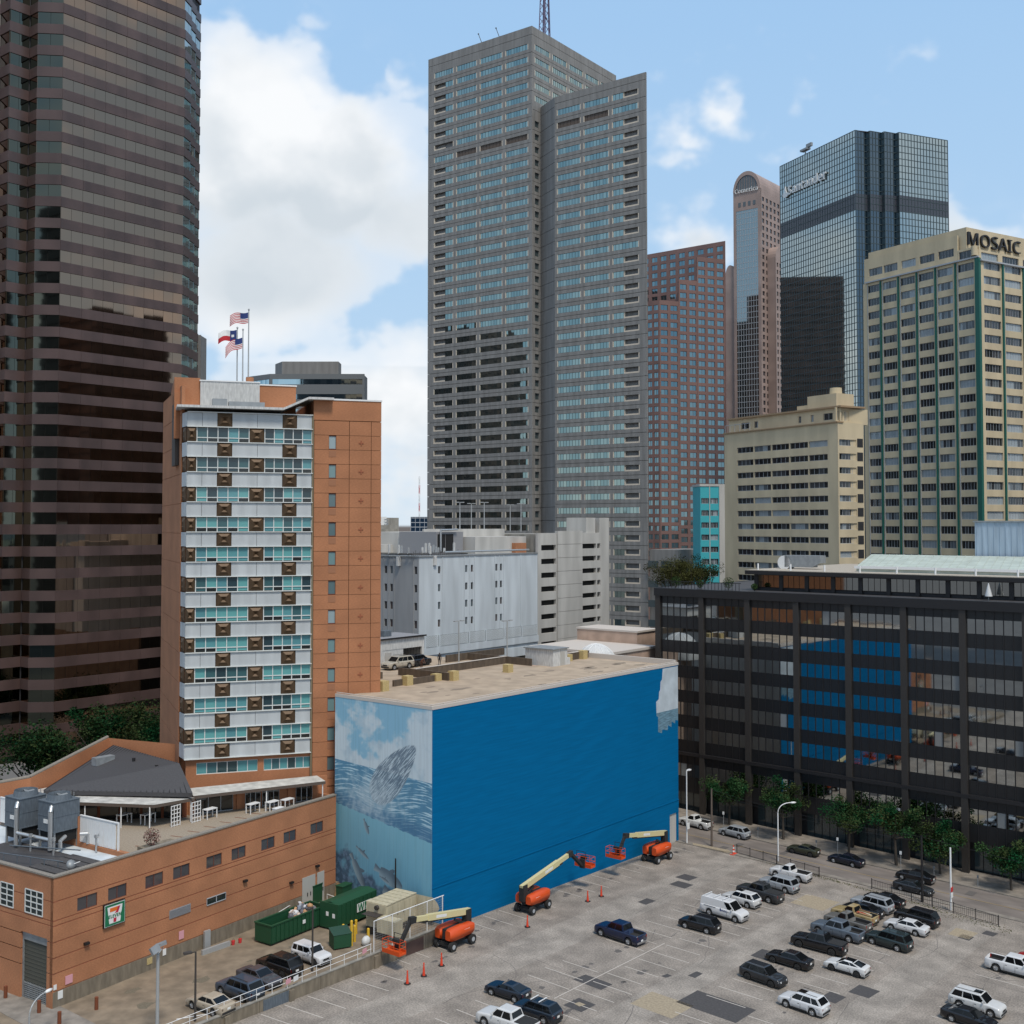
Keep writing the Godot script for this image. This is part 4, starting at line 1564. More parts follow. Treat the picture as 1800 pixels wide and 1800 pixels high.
	bk.box(0, 0, -0.5, bl, 2.75, -0.1)
	for x in [0.2, 5.6, 11.6]:
		bk.box(x, 0, -0.1, x + 0.6, 2.75, 0.1)
	put(b, "terrace_wall", bk, M.brick)
	for e in [[1.0, 5.2], [6.6, 8.4], [8.6, 10.6], [12.6, 14.6]]:
		var m := window_mesh(e[1] - e[0], 2.3, 3, [Color(0.015, 0.016, 0.018)], M.dull_glass, M.grey_frame, 0.08, 0.004, int(e[0]))
		piece(b, "terrace_door", m, null, back * Transform3D(Basis(), Vector3(e[0], 0.05, -0.08)))
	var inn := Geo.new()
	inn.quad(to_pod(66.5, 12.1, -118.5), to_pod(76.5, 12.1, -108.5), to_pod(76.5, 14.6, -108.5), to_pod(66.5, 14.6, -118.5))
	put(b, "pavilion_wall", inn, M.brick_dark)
	for i in 6:
		var gl2 := Geo.new()
		var q := to_pod(66.6, 12.2, -118.2).lerp(to_pod(76.2, 12.2, -108.4), i / 6.0)
		var q2 := to_pod(66.6, 12.2, -118.2).lerp(to_pod(76.2, 12.2, -108.4), (i + 0.86) / 6.0)
		gl2.col = Color(0.012, 0.012, 0.013)
		gl2.quad(q, q2, q2 + Vector3(0, 2.1, 0), q + Vector3(0, 2.1, 0))
		put(b, "pavilion_glass", gl2, M.dull_glass)
	for q in [to_pod(67.3, 12.1, -113.8), to_pod(69.4, 12.1, -110.2), to_pod(71.0, 12.1, -107.3), to_pod(75.6, 12.1, -106.5), to_pod(90.2, 12.1, -101.5), to_pod(84, 12.1, -104.0)]:
		var c := Geo.new()
		c.tube(q, q + Vector3(0, 2.4, 0), 0.07, 0.07, 8)
		put(b, "post", c, M.white_metal)
	# white lattice doors
	for q in [to_pod(72.9, 12.15, -106.2), to_pod(75.3, 12.15, -105.9)]:
		var g := Geo.new()
		for i in 4:
			g.box(q.x + i * 0.4, 12.15, q.z - 0.04, q.x + i * 0.4 + 0.07, 14.4, q.z + 0.04)
		for i in 6:
			g.box(q.x, 12.2 + i * 0.42, q.z - 0.035, q.x + 1.27, 12.27 + i * 0.42, q.z + 0.035)
		put(b, "lattice_door", g, M.white_metal)
	# cooling towers
	cooling_tower(Vector3(60.3, 12.1, -113.2), "grey rooftop cooling tower standing behind its twin, nearer the trees")
	cooling_tower(Vector3(61.6, 12.1, -109.0), "grey rooftop cooling tower in front, with the access ladder on its side")
	var pipes := thing("cooling_pipes", "silver pipes and valves running round the rooftop cooling towers", "pipes")
	for e in [[58.6, -111.8], [59.9, -107.6]]:
		var rg := Geo.new()
		rg.path([Vector3(e[0], 12.3, e[1]), Vector3(e[0], 16.0, e[1]), Vector3(e[0] + 0.3, 16.5, e[1] - 0.3), Vector3(e[0] + 1.2, 16.55, e[1] - 0.9)], 0.22, 8)
		put(pipes, "riser_pipe", rg, M.pipe)
	for e in [[[58.6, 13.6, -111.8], [59.9, 13.3, -107.6]], [[60.6, 12.4, -106.9], [60.6, 13.2, -106.9], [61.4, 13.4, -107.4]], [[62.6, 13.5, -106.7], [63.2, 13.5, -106.2], [63.2, 12.5, -106.2]]]:
		var rg := Geo.new()
		var pts := []
		for q in e:
			pts.append(Vector3(q[0], q[1], q[2]))
		rg.path(pts, 0.2, 8)
		put(pipes, "cross_pipe", rg, M.pipe)
	for e in [[62.9, -104.2], [63.6, -104.6], [58.9, -109.5], [59.6, -106.4], [64.0, -107.3]]:
		var kg := Geo.new()
		kg.tube(Vector3(e[0], 12.1, e[1]), Vector3(e[0], 13.5, e[1]), 0.1, 0.1, 7)
		kg.tube(Vector3(e[0], 13.5, e[1]), Vector3(e[0], 13.8, e[1]), 0.22, 0.2, 8)
		put(pipes, "valve", kg, M.pipe)
	var fr := Geo.new()
	for i in 5:
		fr.tube(Vector3(55.4 + i * 0.5, 12.1, -108 + i * 1.6), Vector3(55.4 + i * 0.5, 12.9, -108 + i * 1.6), 0.05, 0.05, 5)
	fr.path([Vector3(55.2, 12.9, -109), Vector3(57.6, 12.9, -101)], 0.05)
	fr.path([Vector3(57, 13.0, -110), Vector3(60.5, 13.0, -103)], 0.06)
	put(pipes, "pipe_rack", fr, M.steel_blue)
	var dish := thing("satellite_dish", "small grey satellite dish near the podium's roof corner", "dish", Vector3(57.2, 12.4, -98.9))
	var dg := Geo.new()
	dg.t = Transform3D(Basis(Vector3.RIGHT, 1.1), Vector3(0, 0.7, 0))
	dg.dome(Vector3.ZERO, Vector3(0.5, 0.14, 0.5), 4, 14)
	put(dish, "reflector", dg, M.grey_metal)
	var da := Geo.new()
	da.path([Vector3(0, 0, 0), Vector3(0, 0.7, 0), Vector3(0.7, 0.9, 0.3)], 0.035)
	put(dish, "arm", da, M.white_metal)
	# furniture on the terrace
	var k := 0
	for e in [[77.9, -106.2, "first white bar table by the left end of the terrace doors"], [82.4, -104.4, "second white bar table in the middle under the terrace canopy"], [84.4, -103.5, "third white bar table before the terrace glass doors"], [86.2, -103.0, "fourth white bar table near the right end of the terrace"], [70.6, -111.5, "white table under the corner of the pavilion canopy"], [72.3, -109.6, "white table between the pavilion posts and the lattice doors"]]:
		var t := thing("bar_table", e[2], "table", Vector3(e[0], 12.14, e[1]), 6, "white tables on the roof terrace")
		var tt := Geo.new()
		tt.box(-0.75, 1.0, -0.4, 0.75, 1.08, 0.4)
		put(t, "tabletop", tt, M.white_metal)
		for sx in [-1, 1]:
			for sz in [-1, 1]:
				var lg := Geo.new()
				lg.at(Vector3(sx * 0.69, 0.5, sz * 0.34), Vector3(0.09, 1.0, 0.09))
				put(t, "leg", lg, M.white_metal)
		k += 1
	shrub("potted_shrub", "reddish leafless shrub in a planter at the terrace corner", Vector3(66.2, 12.6, -99.6), 1.5, "red")
	var pl := Geo.new()
	pl.box(65.2, 12.1, -100.6, 69.0, 12.75, -98.9)
	tag(put(self, "planter_box", pl, M.stained_concrete), "low planter box under the reddish terrace shrub", "planter")
	var ac := thing("roof_cabinet", "small white cabinet on the terrace edge above the brick wall", "cabinet", Vector3(83.3, 12.14, -101.1), 6)
	var ag := Geo.new()
	ag.box(-0.6, 0, -0.3, 0.6, 0.85, 0.3)
	put(ac, "case", ag, M.white_metal)
	var al := Geo.new()
	al.box(-0.64, 0.85, -0.34, 0.64, 0.92, 0.34)
	put(ac, "lid", al, M.white_metal)
	shop_sign(b)
	for e in [[1.3, 3.05, 0.75, 0.75, "sign_pink"], [14.3, 3.15, 0.62, 0.8, "sign_pink"], [0.55, 2.0, 0.5, 0.7, "sign_white"], [10.4, 1.9, 0.62, 0.62, "yellow_block"], [12.3, 2.2, 0.4, 0.62, "sign_white"], [0.1, 2.95, 0.3, 0.45, "sign_white"]]:
		piece(b, "notice_board", boxm(e[2], e[3], 0.04), M[e[4]], Transform3D(Basis(), Vector3(e[0] + e[2] / 2, e[1] + e[3] / 2, 0.06)))
	for e in [[22.9, 6.6], [34.1, 5.4], [29.9, 4.6], [3.2, 6.0]]:
		var g := Geo.new()
		g.box(e[0], e[1], 0, e[0] + 0.5, e[1] + 0.22, 0.3)
		piece(b, "wall_lamp", g.mesh(), M.black_metal, Transform3D())


func to_pod(x: float, y: float, z: float) -> Vector3:
	var a := deg_to_rad(6.0)
	var dx := x - 54.4
	var dz := z + 97.0
	return Vector3(dx * cos(a) - dz * sin(a), y, dx * sin(a) + dz * cos(a))


func cooling_tower(p: Vector3, label: String) -> void:
	var o := thing("cooling_tower", label, "cooling tower", p, 4, "cooling towers on the podium roof")
	var g := Geo.new()
	g.box(-1.45, 1.9, -1.35, 1.45, 4.7, 1.35)
	put(o, "casing", g, M.steel_blue)
	var s := Geo.new()
	s.box(-1.48, 3.3, -1.38, 1.48, 3.36, 1.38)
	s.box(-1.5, 4.7, -1.4, 1.5, 4.78, 1.4)
	s.box(-1.5, 1.8, -1.4, 1.5, 1.9, 1.4)
	put(o, "flange", s, M.steel_blue)
	var b := Geo.new()
	b.box(-1.3, 0.7, -1.2, 1.3, 1.8, 1.2)
	put(o, "basin", b, M.dark_opening)
	for sx in [-1, 1]:
		for sz in [-1, 1]:
			var l := Geo.new()
			l.at(Vector3(sx * 1.3, 0.9, sz * 1.2), Vector3(0.18, 1.8, 0.18))
			put(o, "leg", l, M.grey_metal)
	var f := Geo.new()
	for i in 18:
		var a := TAU * i / 18
		var c := TAU * (i + 1) / 18
		var q0 := Vector3(cos(a), 0, -sin(a))
		var q1 := Vector3(cos(c), 0, -sin(c))
		f.quad(q0 * 1.25 + Vector3(0, 4.78, 0), q1 * 1.25 + Vector3(0, 4.78, 0), q1 * 1.1 + Vector3(0, 5.35, 0), q0 * 1.1 + Vector3(0, 5.35, 0))
		f.quad(q1 * 1.0 + Vector3(0, 4.8, 0), q0 * 1.0 + Vector3(0, 4.8, 0), q0 * 1.1 + Vector3(0, 5.35, 0), q1 * 1.1 + Vector3(0, 5.35, 0))
	put(o, "fan_ring", f, M.steel_blue)
	for i in 6:
		var bl := Geo.new()
		bl.t = Transform3D(Basis(Vector3.UP, TAU * i / 6), Vector3(0, 5.05, 0))
		bl.quad(Vector3(0.1, 0, 0.12), Vector3(1.0, 0, 0.2), Vector3(1.0, 0.12, -0.2), Vector3(0.1, 0.1, -0.12))
		put(o, "fan_blade", bl, M.grey_metal)
	var bd := Geo.new()
	bd.box(-1.5, 2.6, -0.35, -1.46, 3.0, 0.35)
	put(o, "badge", bd, M.sign_white)
	var ld := Geo.new()
	for z in [-0.3, 0.2]:
		ld.box(1.5, 0, z, 1.55, 5.2, z + 0.05)
	for i in 12:
		ld.box(1.5, 0.3 + i * 0.4, -0.3, 1.54, 0.34 + i * 0.4, 0.25)
	put(o, "ladder", ld, M.galvanised)


func shop_sign(b: Node3D) -> void:
	var o := thing("shop_sign", "square green and white shop sign reading 7 ELEVEN on the brick wall", "sign", b.transform * Vector3(6.45, 6.9, 0.0), 6)
	var g := Geo.new()
	g.box(-1.2, 0, 0.02, 1.2, 2.15, 0.22)
	put(o, "cabinet", g, M.black_metal)
	var face_white := Geo.new()
	face_white.box(-1.14, 0.06, 0.22, 1.14, 2.09, 0.235)
	put(o, "face", face_white, M.sign_white)
	var draw := func(called: String, pts: Array, z: float, m: Material) -> void:
		var q := Geo.new()
		q.t = Transform3D(Basis(Vector3.RIGHT, PI / 2), Vector3(0, 0, z))
		var f := PackedVector2Array()
		for i in range(0, pts.size(), 2):
			f.append(Vector2(pts[i], -pts[i + 1]))
		q.prism(f, 0, 0.012)
		put(o, called, q, m)
	# green field round the pale cup shape
	draw.call("green_border", [-1.1, 0.1, 1.1, 0.1, 1.1, 0.28, -1.1, 0.28], 0.236, M.sign_green)
	draw.call("green_border", [-1.1, 1.86, 1.1, 1.86, 1.1, 2.05, -1.1, 2.05], 0.236, M.sign_green)
	draw.call("green_border", [-1.1, 0.28, -0.62, 0.28, -0.86, 1.86, -1.1, 1.86], 0.236, M.sign_green)
	draw.call("green_border", [1.1, 0.28, 1.1, 1.86, 0.86, 1.86, 0.62, 0.28], 0.236, M.sign_green)
	draw.call("seven_bar", [-0.56, 1.72, 0.34, 1.72, 0.2, 1.36, -0.56, 1.36], 0.237, M.sign_orange)
	draw.call("seven_bar", [0.34, 1.72, 0.6, 1.72, 0.36, 1.16, -0.02, 1.16, 0.2, 1.36], 0.2375, M.sign_red)
	draw.call("seven_stem", [-0.14, 0.72, 0.18, 0.72, 0.16, 0.34, -0.16, 0.34], 0.2375, M.sign_red)
	words(o, "lettering", "ELEVEN", 0.42, 0.02, M.sign_green, Transform3D(Basis.from_scale(Vector3(0.98, 1, 1)), Vector3(0, 0.93, 0.25)))


# ---------------------------------------------------------------- far towers
func make_far_towers() -> void:
	red_tower()
	glass_tower()
	arched_tower()
	var g := Geo.new()
	# dark striped block behind the hotel
	var b := thing("grey_striped_block", "dark grey block with pale blue window stripes behind the hotel roof", "building", Vector3(270, 0, -334), -51)
	var bays := [[0.8, 34.2]]
	var mk := func(t, i, k, x, y, w, h):
		piece(b, "window", window_mesh(w, h, 15, [Color(0.42, 0.55, 0.58), Color(0.5, 0.62, 0.64), Color(0.3, 0.42, 0.47)], M.mirror, M.core, 0.0, 0.002, i % 3), null, shift(t, x, y, z_in(-0.25)))
	face(g, Transform3D(), 35, 20, 100.9, down(97.0, 5.6, 12), 2.0, bays, mk)
	face(g, facing(-11, -9, -39.3), 14.2, 20, 100.9, down(97.0, 5.6, 12), 2.0, [[0.5, 13.6]], mk)
	g.prism(poly([-10, -9, 0, -0.6, 34.9, -0.6, 34.9, -9]), 20, 100.5)
	put(b, "wall", g, mat("dark_stone", lin(0.15, 0.16, 0.165), 0.8))
	var h := Geo.new()
	h.prism(poly([4, -2, 25, -2, 25, -9, 0, -9]), 100.9, 105.8)
	put(b, "roof_house", h, M.grey_stone)
	# small far things on the skyline
	var m := thing("lattice_mast", "thin red and white lattice mast far away on the skyline", "mast", Vector3(653, 0, -623))
	for i in 12:
		var s := Geo.new()
		for a in 3:
			var c := TAU * a / 3
			s.tube(Vector3(cos(c) * 0.6, i * 7.0, sin(c) * 0.6), Vector3(cos(c) * 0.6, (i + 1) * 7.0, sin(c) * 0.6), 0.14, 0.14, 4)
			s.tube(Vector3(cos(c) * 0.6, i * 7.0, sin(c) * 0.6), Vector3(cos(c + TAU / 3) * 0.6, (i + 1) * 7.0, sin(c + TAU / 3) * 0.6), 0.1, 0.1, 4)
		put(m, "section", s, M.red if i % 2 == 0 else M.sign_white)
	var q := thing("blue_glass_block", "small blue glass block on the skyline left of the grey tower", "building", Vector3(577, 0, -559), -50)
	var qg := Geo.new()
	qg.box(0, 0, -20, 26, 51, 0)
	put(q, "glass_wall", qg, mat("blue_mirror", lin(0.20, 0.34, 0.52), 0.05, null, Vector3.ONE, 1.0))
	for i in 16:
		var l := Geo.new()
		l.box(-0.02, 2 + i * 3.2, 0, 26, 2.5 + i * 3.2, 0.12)
		put(q, "floor_line", l, M.grey_frame)
	for i in 9:
		var l := Geo.new()
		l.box(i * 3.2, 0, 0.01, i * 3.2 + 0.3, 51, 0.1)
		put(q, "mullion", l, M.grey_frame)
	# three office towers stand outside the picture; the glass across the street mirrors them
	for e in [[236, 46, 34, 30, 128], [286, 8, 30, 26, 96], [205, 96, 30, 30, 150], [390, -336, 50, 14, 176], [96, -330, 46, 44, 138], [-96, -52, 40, 34, 160]]:
		var o := thing("office_tower", ["brown office tower right of the street, mirrored in the striped tower", "lower brown office tower behind the black block, mirrored in glass", "tall brown office tower beyond the parking lot, mirrored in glass", "dark office tower hidden behind the grey stone tower, mirrored in the grid glass", "dark office tower behind the striped tower, mirrored in the grey tower windows", "dark office tower left of the viewer, mirrored in the striped tower"][taken.get(str(get_instance_id()) + "office_tower", -1) + 1], "building", Vector3(e[0], 0, e[1]))
		var w := Geo.new()
		for i in int(e[4] / 4):
			w.box(0, i * 4.0, -e[3], e[2], i * 4.0 + 2.2, 0)
			w.box(0.4, i * 4.0 + 2.2, -e[3] + 0.4, e[2] - 0.4, i * 4.0 + 4.0, -0.4)
		put(o, "wall", w, M.granite)


func z_in(v: float) -> float:
	return v


func red_tower() -> void:
	var b := thing("red_granite_tower", "stepped red granite tower with a grid of blue windows", "building", Vector3(477, 0, -303))
	var wall := Geo.new()
	var tints := [Color(0.19, 0.28, 0.30), Color(0.22, 0.31, 0.32), Color(0.15, 0.24, 0.27)]
	var mk := func(t, i, k, x, y, w, h):
		piece(b, "window", window_mesh(w, h, 2, tints, M.mirror, M.red_granite, 0.14, 0.002, (i + k) % 3), null, shift(t, x, y, -0.3))
	# main block, then three stepped bays in front of it; outline points in world x, z from the tower's origin
	var lv := func(top: float, low: float) -> Array: return down(top - 4.6, 3.9, int((top - 4.6 - low) / 3.9))
	face(wall, facing(0, -6, -90), 52, 10, 179, lv.call(179.0, 20), 2.5, span(1.2, 50.8, 10, 1.9), mk, 0.4)
	face(wall, facing(-31.6, 18.8, -90), 10.4, 10, 148.2, lv.call(148.2, 20), 2.5, span(0.8, 9.6, 3, 1.0), mk, 0.4)
	face(wall, facing(-31.58, 29.25, -28), 10.28, 10, 148.2, lv.call(148.2, 20), 2.5, span(0.7, 9.6, 2, 1.5), mk, 0.4)
	face(wall, facing(-22.3, 34.01, -28), 9.8, 10, 158.6, lv.call(158.6, 20), 2.5, span(0.7, 9.2, 2, 1.5), mk, 0.4)
	face(wall, facing(-13.41, 38.57, -28), 15.2, 10, 170.2, lv.call(170.2, 20), 2.5, span(0.7, 14.6, 3, 1.5), mk, 0.4)
	wall.prism(poly([0.5, -6, 0.5, 45.4, 22, 30, 22, -6]), 10, 178.6)
	wall.prism(poly([-31.1, 19, -31.1, 29.0, -22.6, 33.6, -20, 33, 0.4, 20, 0.4, 19]), 10, 148.0)
	wall.prism(poly([-22.1, 33.4, -13.8, 37.9, 0.4, 36, 0.4, 20.1]), 10, 158.4)
	wall.prism(poly([-13.2, 38.1, -0.2, 44.9, 0.4, 44, 0.4, 36.2, -10, 36.5]), 10, 170.0)
	put(b, "wall", wall, M.red_granite)
	# glass gables at its foot
	for e in [[-60, -8, 26, 24], [-48, 16, 22, 20]]:
		var g := Geo.new()
		g.t = Transform3D(Basis(Vector3.UP, -0.5), Vector3(e[0], 0, e[1]))
		g.quad(Vector3(0, e[3], 0), Vector3(e[2], e[3], 0), Vector3(e[2] - 5, e[3] + 9, -9), Vector3(5, e[3] + 9, -9))
		put(b, "glass_gable", g, M.shop_glass)
		var w := Geo.new()
		w.t = g.t
		w.box(0, 0, -18, e[2], e[3], -0.05)
		put(b, "podium_wall", w, M.red_granite)
		for i in 8:
			var r := Geo.new()
			r.t = g.t
			r.tube(Vector3(e[2] * i / 7.0, e[3] + 0.1, 0), Vector3(lerpf(5, e[2] - 5, i / 7.0), e[3] + 9.1, -9), 0.16, 0.16, 4)
			put(b, "glazing_bar", r, M.grey_frame)


func glass_tower() -> void:
	# corner of the left face at the origin of the stepped corner
	var b := thing("grid_glass_tower", "silver grid glass tower with dark band and rooftop lettering", "building", Vector3(416.7, 0, -168.7))
	var top := 195.8
	var bars := Geo.new()
	var silver := Geo.new()
	# faces: start x, z, heading, width, top
	var faces := [[22.72, -41.98, -118.4, 47.75, 195.8], [0, 0, -28.4, 6.6, 195.9], [5.8, 3.1, -118.4, -5.0, 0.0]]
	faces = [[22.72, -41.98, -118.4, 47.75, 195.8]]
	var d := Vector2(cos(deg_to_rad(28.4)), sin(deg_to_rad(28.4)))     # along the right hand face
	var e := Vector2(-sin(deg_to_rad(28.4)), cos(deg_to_rad(28.4)))    # along the left hand face, towards the viewer
	var p := Vector2(0, 0)
	for k in 3:
		faces.append([p.x, p.y, -28.4, 5.7, 195.8])
		p += d * 5.7
		faces.append([p.x, p.y, -118.4, 1.5, 195.8])
		p += e * 1.5
	faces.append([p.x, p.y, -28.4, 24.2, 195.8])
	var n := 0
	for f in faces:
		var t := facing(f[0], f[1], f[2])
		var w: float = f[3]
		var cols := maxi(2, int(round(w / 1.55)))
		var rows := 62
		var dark: bool = absf(f[2] + 28.4) < 1 and w < 10
		for part_y in [[20.0, 165.0, 0], [165.0, 171.5, 1], [171.5, f[4], 0]]:
			var g := Geo.new()
			g.t = t
			g.quad(Vector3(0, part_y[0], 0), Vector3(w, part_y[0], 0), Vector3(w, part_y[1], 0), Vector3(0, part_y[1], 0))
			put(b, "dark_band" if part_y[2] else "glass_wall", g, M.band_glass if part_y[2] else (M.silver_dark if dark else M.silver_mirror))
		bars.t = t
		for i in cols + 1:
			bars.box(w * i / cols - 0.1, 20, 0.0, w * i / cols + 0.1, f[4], 0.12)
		for i in rows:
			var y: float = f[4] - i * 2.55
			if y > 20:
				bars.box(0.1, y - 0.12, 0.001, w - 0.1, y + 0.12, 0.1)
		n += 1
	put(b, "window_grid", bars, mat("tower_bar", lin(0.045, 0.065, 0.07), 0.5)).set_meta("kind", "stuff")
	var c := Geo.new()
	var far := Vector2(22.7, -42.0)
	c.prism(PackedVector2Array([far, Vector2(0, 0) + d * 0.4, p + d * 24.4, far + d * 46]), 195.6, 195.9)
	put(b, "roof", c, M.dark_roof)
	var t0 := facing(faces[0][0], faces[0][1], faces[0][2])
	words(b, "lettering", "Santander", 5.0, 0.5, M.sign_white, shift(t0, 18.6, 183.6, 0.6), "Droid Sans", 700)
	# flame mark beside the lettering
	var fl := Geo.new()
	fl.t = shift(t0, 4.6, 183.6, 0.3) * Transform3D(Basis(Vector3.RIGHT, PI / 2), Vector3.ZERO)
	fl.prism(poly([-2.0, 1.0, -1.4, 2.0, 0, 2.4, 1.4, 2.0, 2.0, 1.0, 1.5, 0.2, 1.3, 0.8, 0.6, 0.2, 0.2, -0.8, -0.1, -2.4, -0.9, -1.2, -0.6, -0.2, -1.0, 0.6, -1.4, 0.1]), 0, 0.5)
	put(b, "flame_mark", fl, M.sign_white)
	var dish := Geo.new()
	dish.t = shift(t0, 12, 196, -4)
	dish.tube(Vector3(0, 0, 0), Vector3(0, 3.4, 0), 0.3, 0.3, 6)
	dish.box(-2.4, 3.4, -1, 2.2, 4.2, 1)
	dish.box(1.0, 4.2, -0.5, 4.2, 5.6, 0.5)
	put(b, "roof_crane", dish, M.grey_metal)


func arched_tower() -> void:
	var b := thing("arched_pink_tower", "pink granite tower with a rounded vault on top and a glass front", "building", Vector3(549.6, 0, -274.7))
	var wall := Geo.new()
	var r := 8.0
	var y0 := 221.6
	# front faces left, the vault runs away to the right
	var depth := 60.0
	var arch := PackedVector2Array()
	for i in 17:
		var a := PI * i / 16
		arch.append(Vector2(-r - cos(a) * r, y0 + 3 + sin(a) * (r + 2.4)))
	for i in 16:
		var p := arch[i]
		var q := arch[i + 1]
		wall.quad(Vector3(-0.6, p.y, p.x), Vector3(depth, p.y, p.x), Vector3(depth, q.y, q.x), Vector3(-0.6, q.y, q.x))
		wall.quad(Vector3(-0.6, p.y, p.x), Vector3(-0.6, q.y, q.x), Vector3(-0.6, lerpf(q.y, y0, 0.16), lerpf(q.x, -r, 0.16)), Vector3(-0.6, lerpf(p.y, y0, 0.16), lerpf(p.x, -r, 0.16)))
	var mk := func(t, i, k, x, y, w, h):
		piece(b, "window", window_mesh(w, h, 1, [Color(0.03, 0.035, 0.04), Color(0.06, 0.06, 0.06)], M.dull_glass, null, 0, 0.002), null, shift(t, x, y, -0.4))
	face(wall, facing(0, 0, 0), depth, 40, y0 + 3, down(218.0, 3.9, 42), 2.3, span(1.4, depth - 1.4, 13, 2.0), mk, 0.5)
	wall.box(0.5, 40, -2 * r, depth, y0 + 2.9, -0.55)
	wall.box(-0.4, 40, -1.6, 0.5, y0 + 3, 0.0)
	wall.box(-0.4, 40, -2 * r, 0.5, y0 + 3, -2 * r + 1.6)
	wall.box(-0.4, y0 - 7.5, -2 * r + 1.6, 0.5, y0 + 3, -1.6)
	# lower shoulders with their own round tops
	for e in [[8.0, 3.5, 7.0, 186.0], [-1.6, -17.2, 3.2, 181.0]]:
		var rr: float = e[2]
		if e[0] > 0:
			wall.box(7.0, 40, 0.02, 7.0 + 2 * rr, 188, 4.4)
			face(wall, facing(7, 5.0, 0), 2 * rr, 40, 188, down(183.0, 3.9, 36), 2.3, span(1.0, 2 * rr - 1.0, 4, 1.5), mk, 0.5)
			wall.t = Transform3D()
			wall.t = Transform3D(Basis(Vector3.UP, PI / 2), Vector3(7.0 + rr, 0, 0))
			for i in 12:
				var a0 := PI * i / 12
				var a1 := PI * (i + 1) / 12
				wall.quad(Vector3(0, 188 + sin(a0) * rr, -cos(a0) * rr), Vector3(-5.0, 188 + sin(a0) * rr, -cos(a0) * rr), Vector3(-5.0, 188 + sin(a1) * rr, -cos(a1) * rr), Vector3(0, 188 + sin(a1) * rr, -cos(a1) * rr))
				wall.tri(Vector3(-5, 188, 0), Vector3(-5, 188 + sin(a0) * rr, -cos(a0) * rr), Vector3(-5, 188 + sin(a1) * rr, -cos(a1) * rr))
			wall.t = Transform3D()
		else:
			wall.box(1, 40, -22, 40, 179, -2 * r - 0.02)
			for i in 12:
				var a0 := PI * i / 12
				var a1 := PI * (i + 1) / 12
				wall.quad(Vector3(1, 179 + sin(a0) * 7, -19 - cos(a0) * 3), Vector3(40, 179 + sin(a0) * 7, -19 - cos(a0) * 3), Vector3(40, 179 + sin(a1) * 7, -19 - cos(a1) * 3), Vector3(1, 179 + sin(a1) * 7, -19 - cos(a1) * 3))
				wall.tri(Vector3(1, 179, -19), Vector3(1, 179 + sin(a1) * 7, -19 - cos(a1) * 3), Vector3(1, 179 + sin(a0) * 7, -19 - cos(a0) * 3))
	put(b, "wall", wall, M.pink_granite)
	var lun := Geo.new()
	for i in 16:
		lun.tri(Vector3(-0.3, y0 + 3, -r), Vector3(-0.3, lerpf(arch[i].y, y0, 0.16), lerpf(arch[i].x, -r, 0.16)), Vector3(-0.3, lerpf(arch[i + 1].y, y0, 0.16), lerpf(arch[i + 1].x, -r, 0.16)))
	lun.box(-0.3, y0 - 1.0, -2 * r + 1.6, -0.2, y0 + 3.1, -1.6)
	put(b, "arch_window", lun, mat("arch_glass", lin(0.10, 0.115, 0.125), 0.3))
	for i in 9:
		var m := Geo.new()
		var z := -2 * r + 2.2 + i * 1.45
		m.box(-0.42, y0 - 0.9, z, -0.3, y0 + 2.5 + 8.6 * sqrt(maxf(0.05, 1.0 - pow((z + r) / (r - 1.3), 2))), z + 0.12)
		put(b, "arch_bar", m, M.pink_granite)
	var gl := Geo.new()
	gl.box(-0.2, 40, -2 * r + 1.6, -0.1, y0 - 7.5, -1.6)
	put(b, "glass_front", gl, mat("pale_mirror", lin(0.30, 0.33, 0.32), 0.04, null, Vector3.ONE, 1.0))
	var bars := Geo.new()
	for i in 60:
		bars.box(-0.34, y0 - 9 - i * 3.0, -2 * r + 1.6, -0.2, y0 - 8.75 - i * 3.0, -1.6)
	for i in 8:
		bars.box(-0.33, 40, -2 * r + 2.6 + i * 1.5, -0.2, y0 - 7.5, -2 * r + 2.75 + i * 1.5)
	put(b, "window_grid", bars, M.grey_frame).set_meta("kind", "stuff")
	for i in 4:
		var w := Geo.new()
		w.box(-0.5, y0 - 5.4, -2 * r + 3.0 + i * 2.9, -0.38, y0 - 3.0, -2 * r + 4.5 + i * 2.9)
		put(b, "square_window", w, M.arch_glass)
	words(b, "lettering", "Comerica", 3.1, 0.3, M.sign_white, facing(-0.7, -r, -90, y0 + 3.2), "Droid Serif", 400)


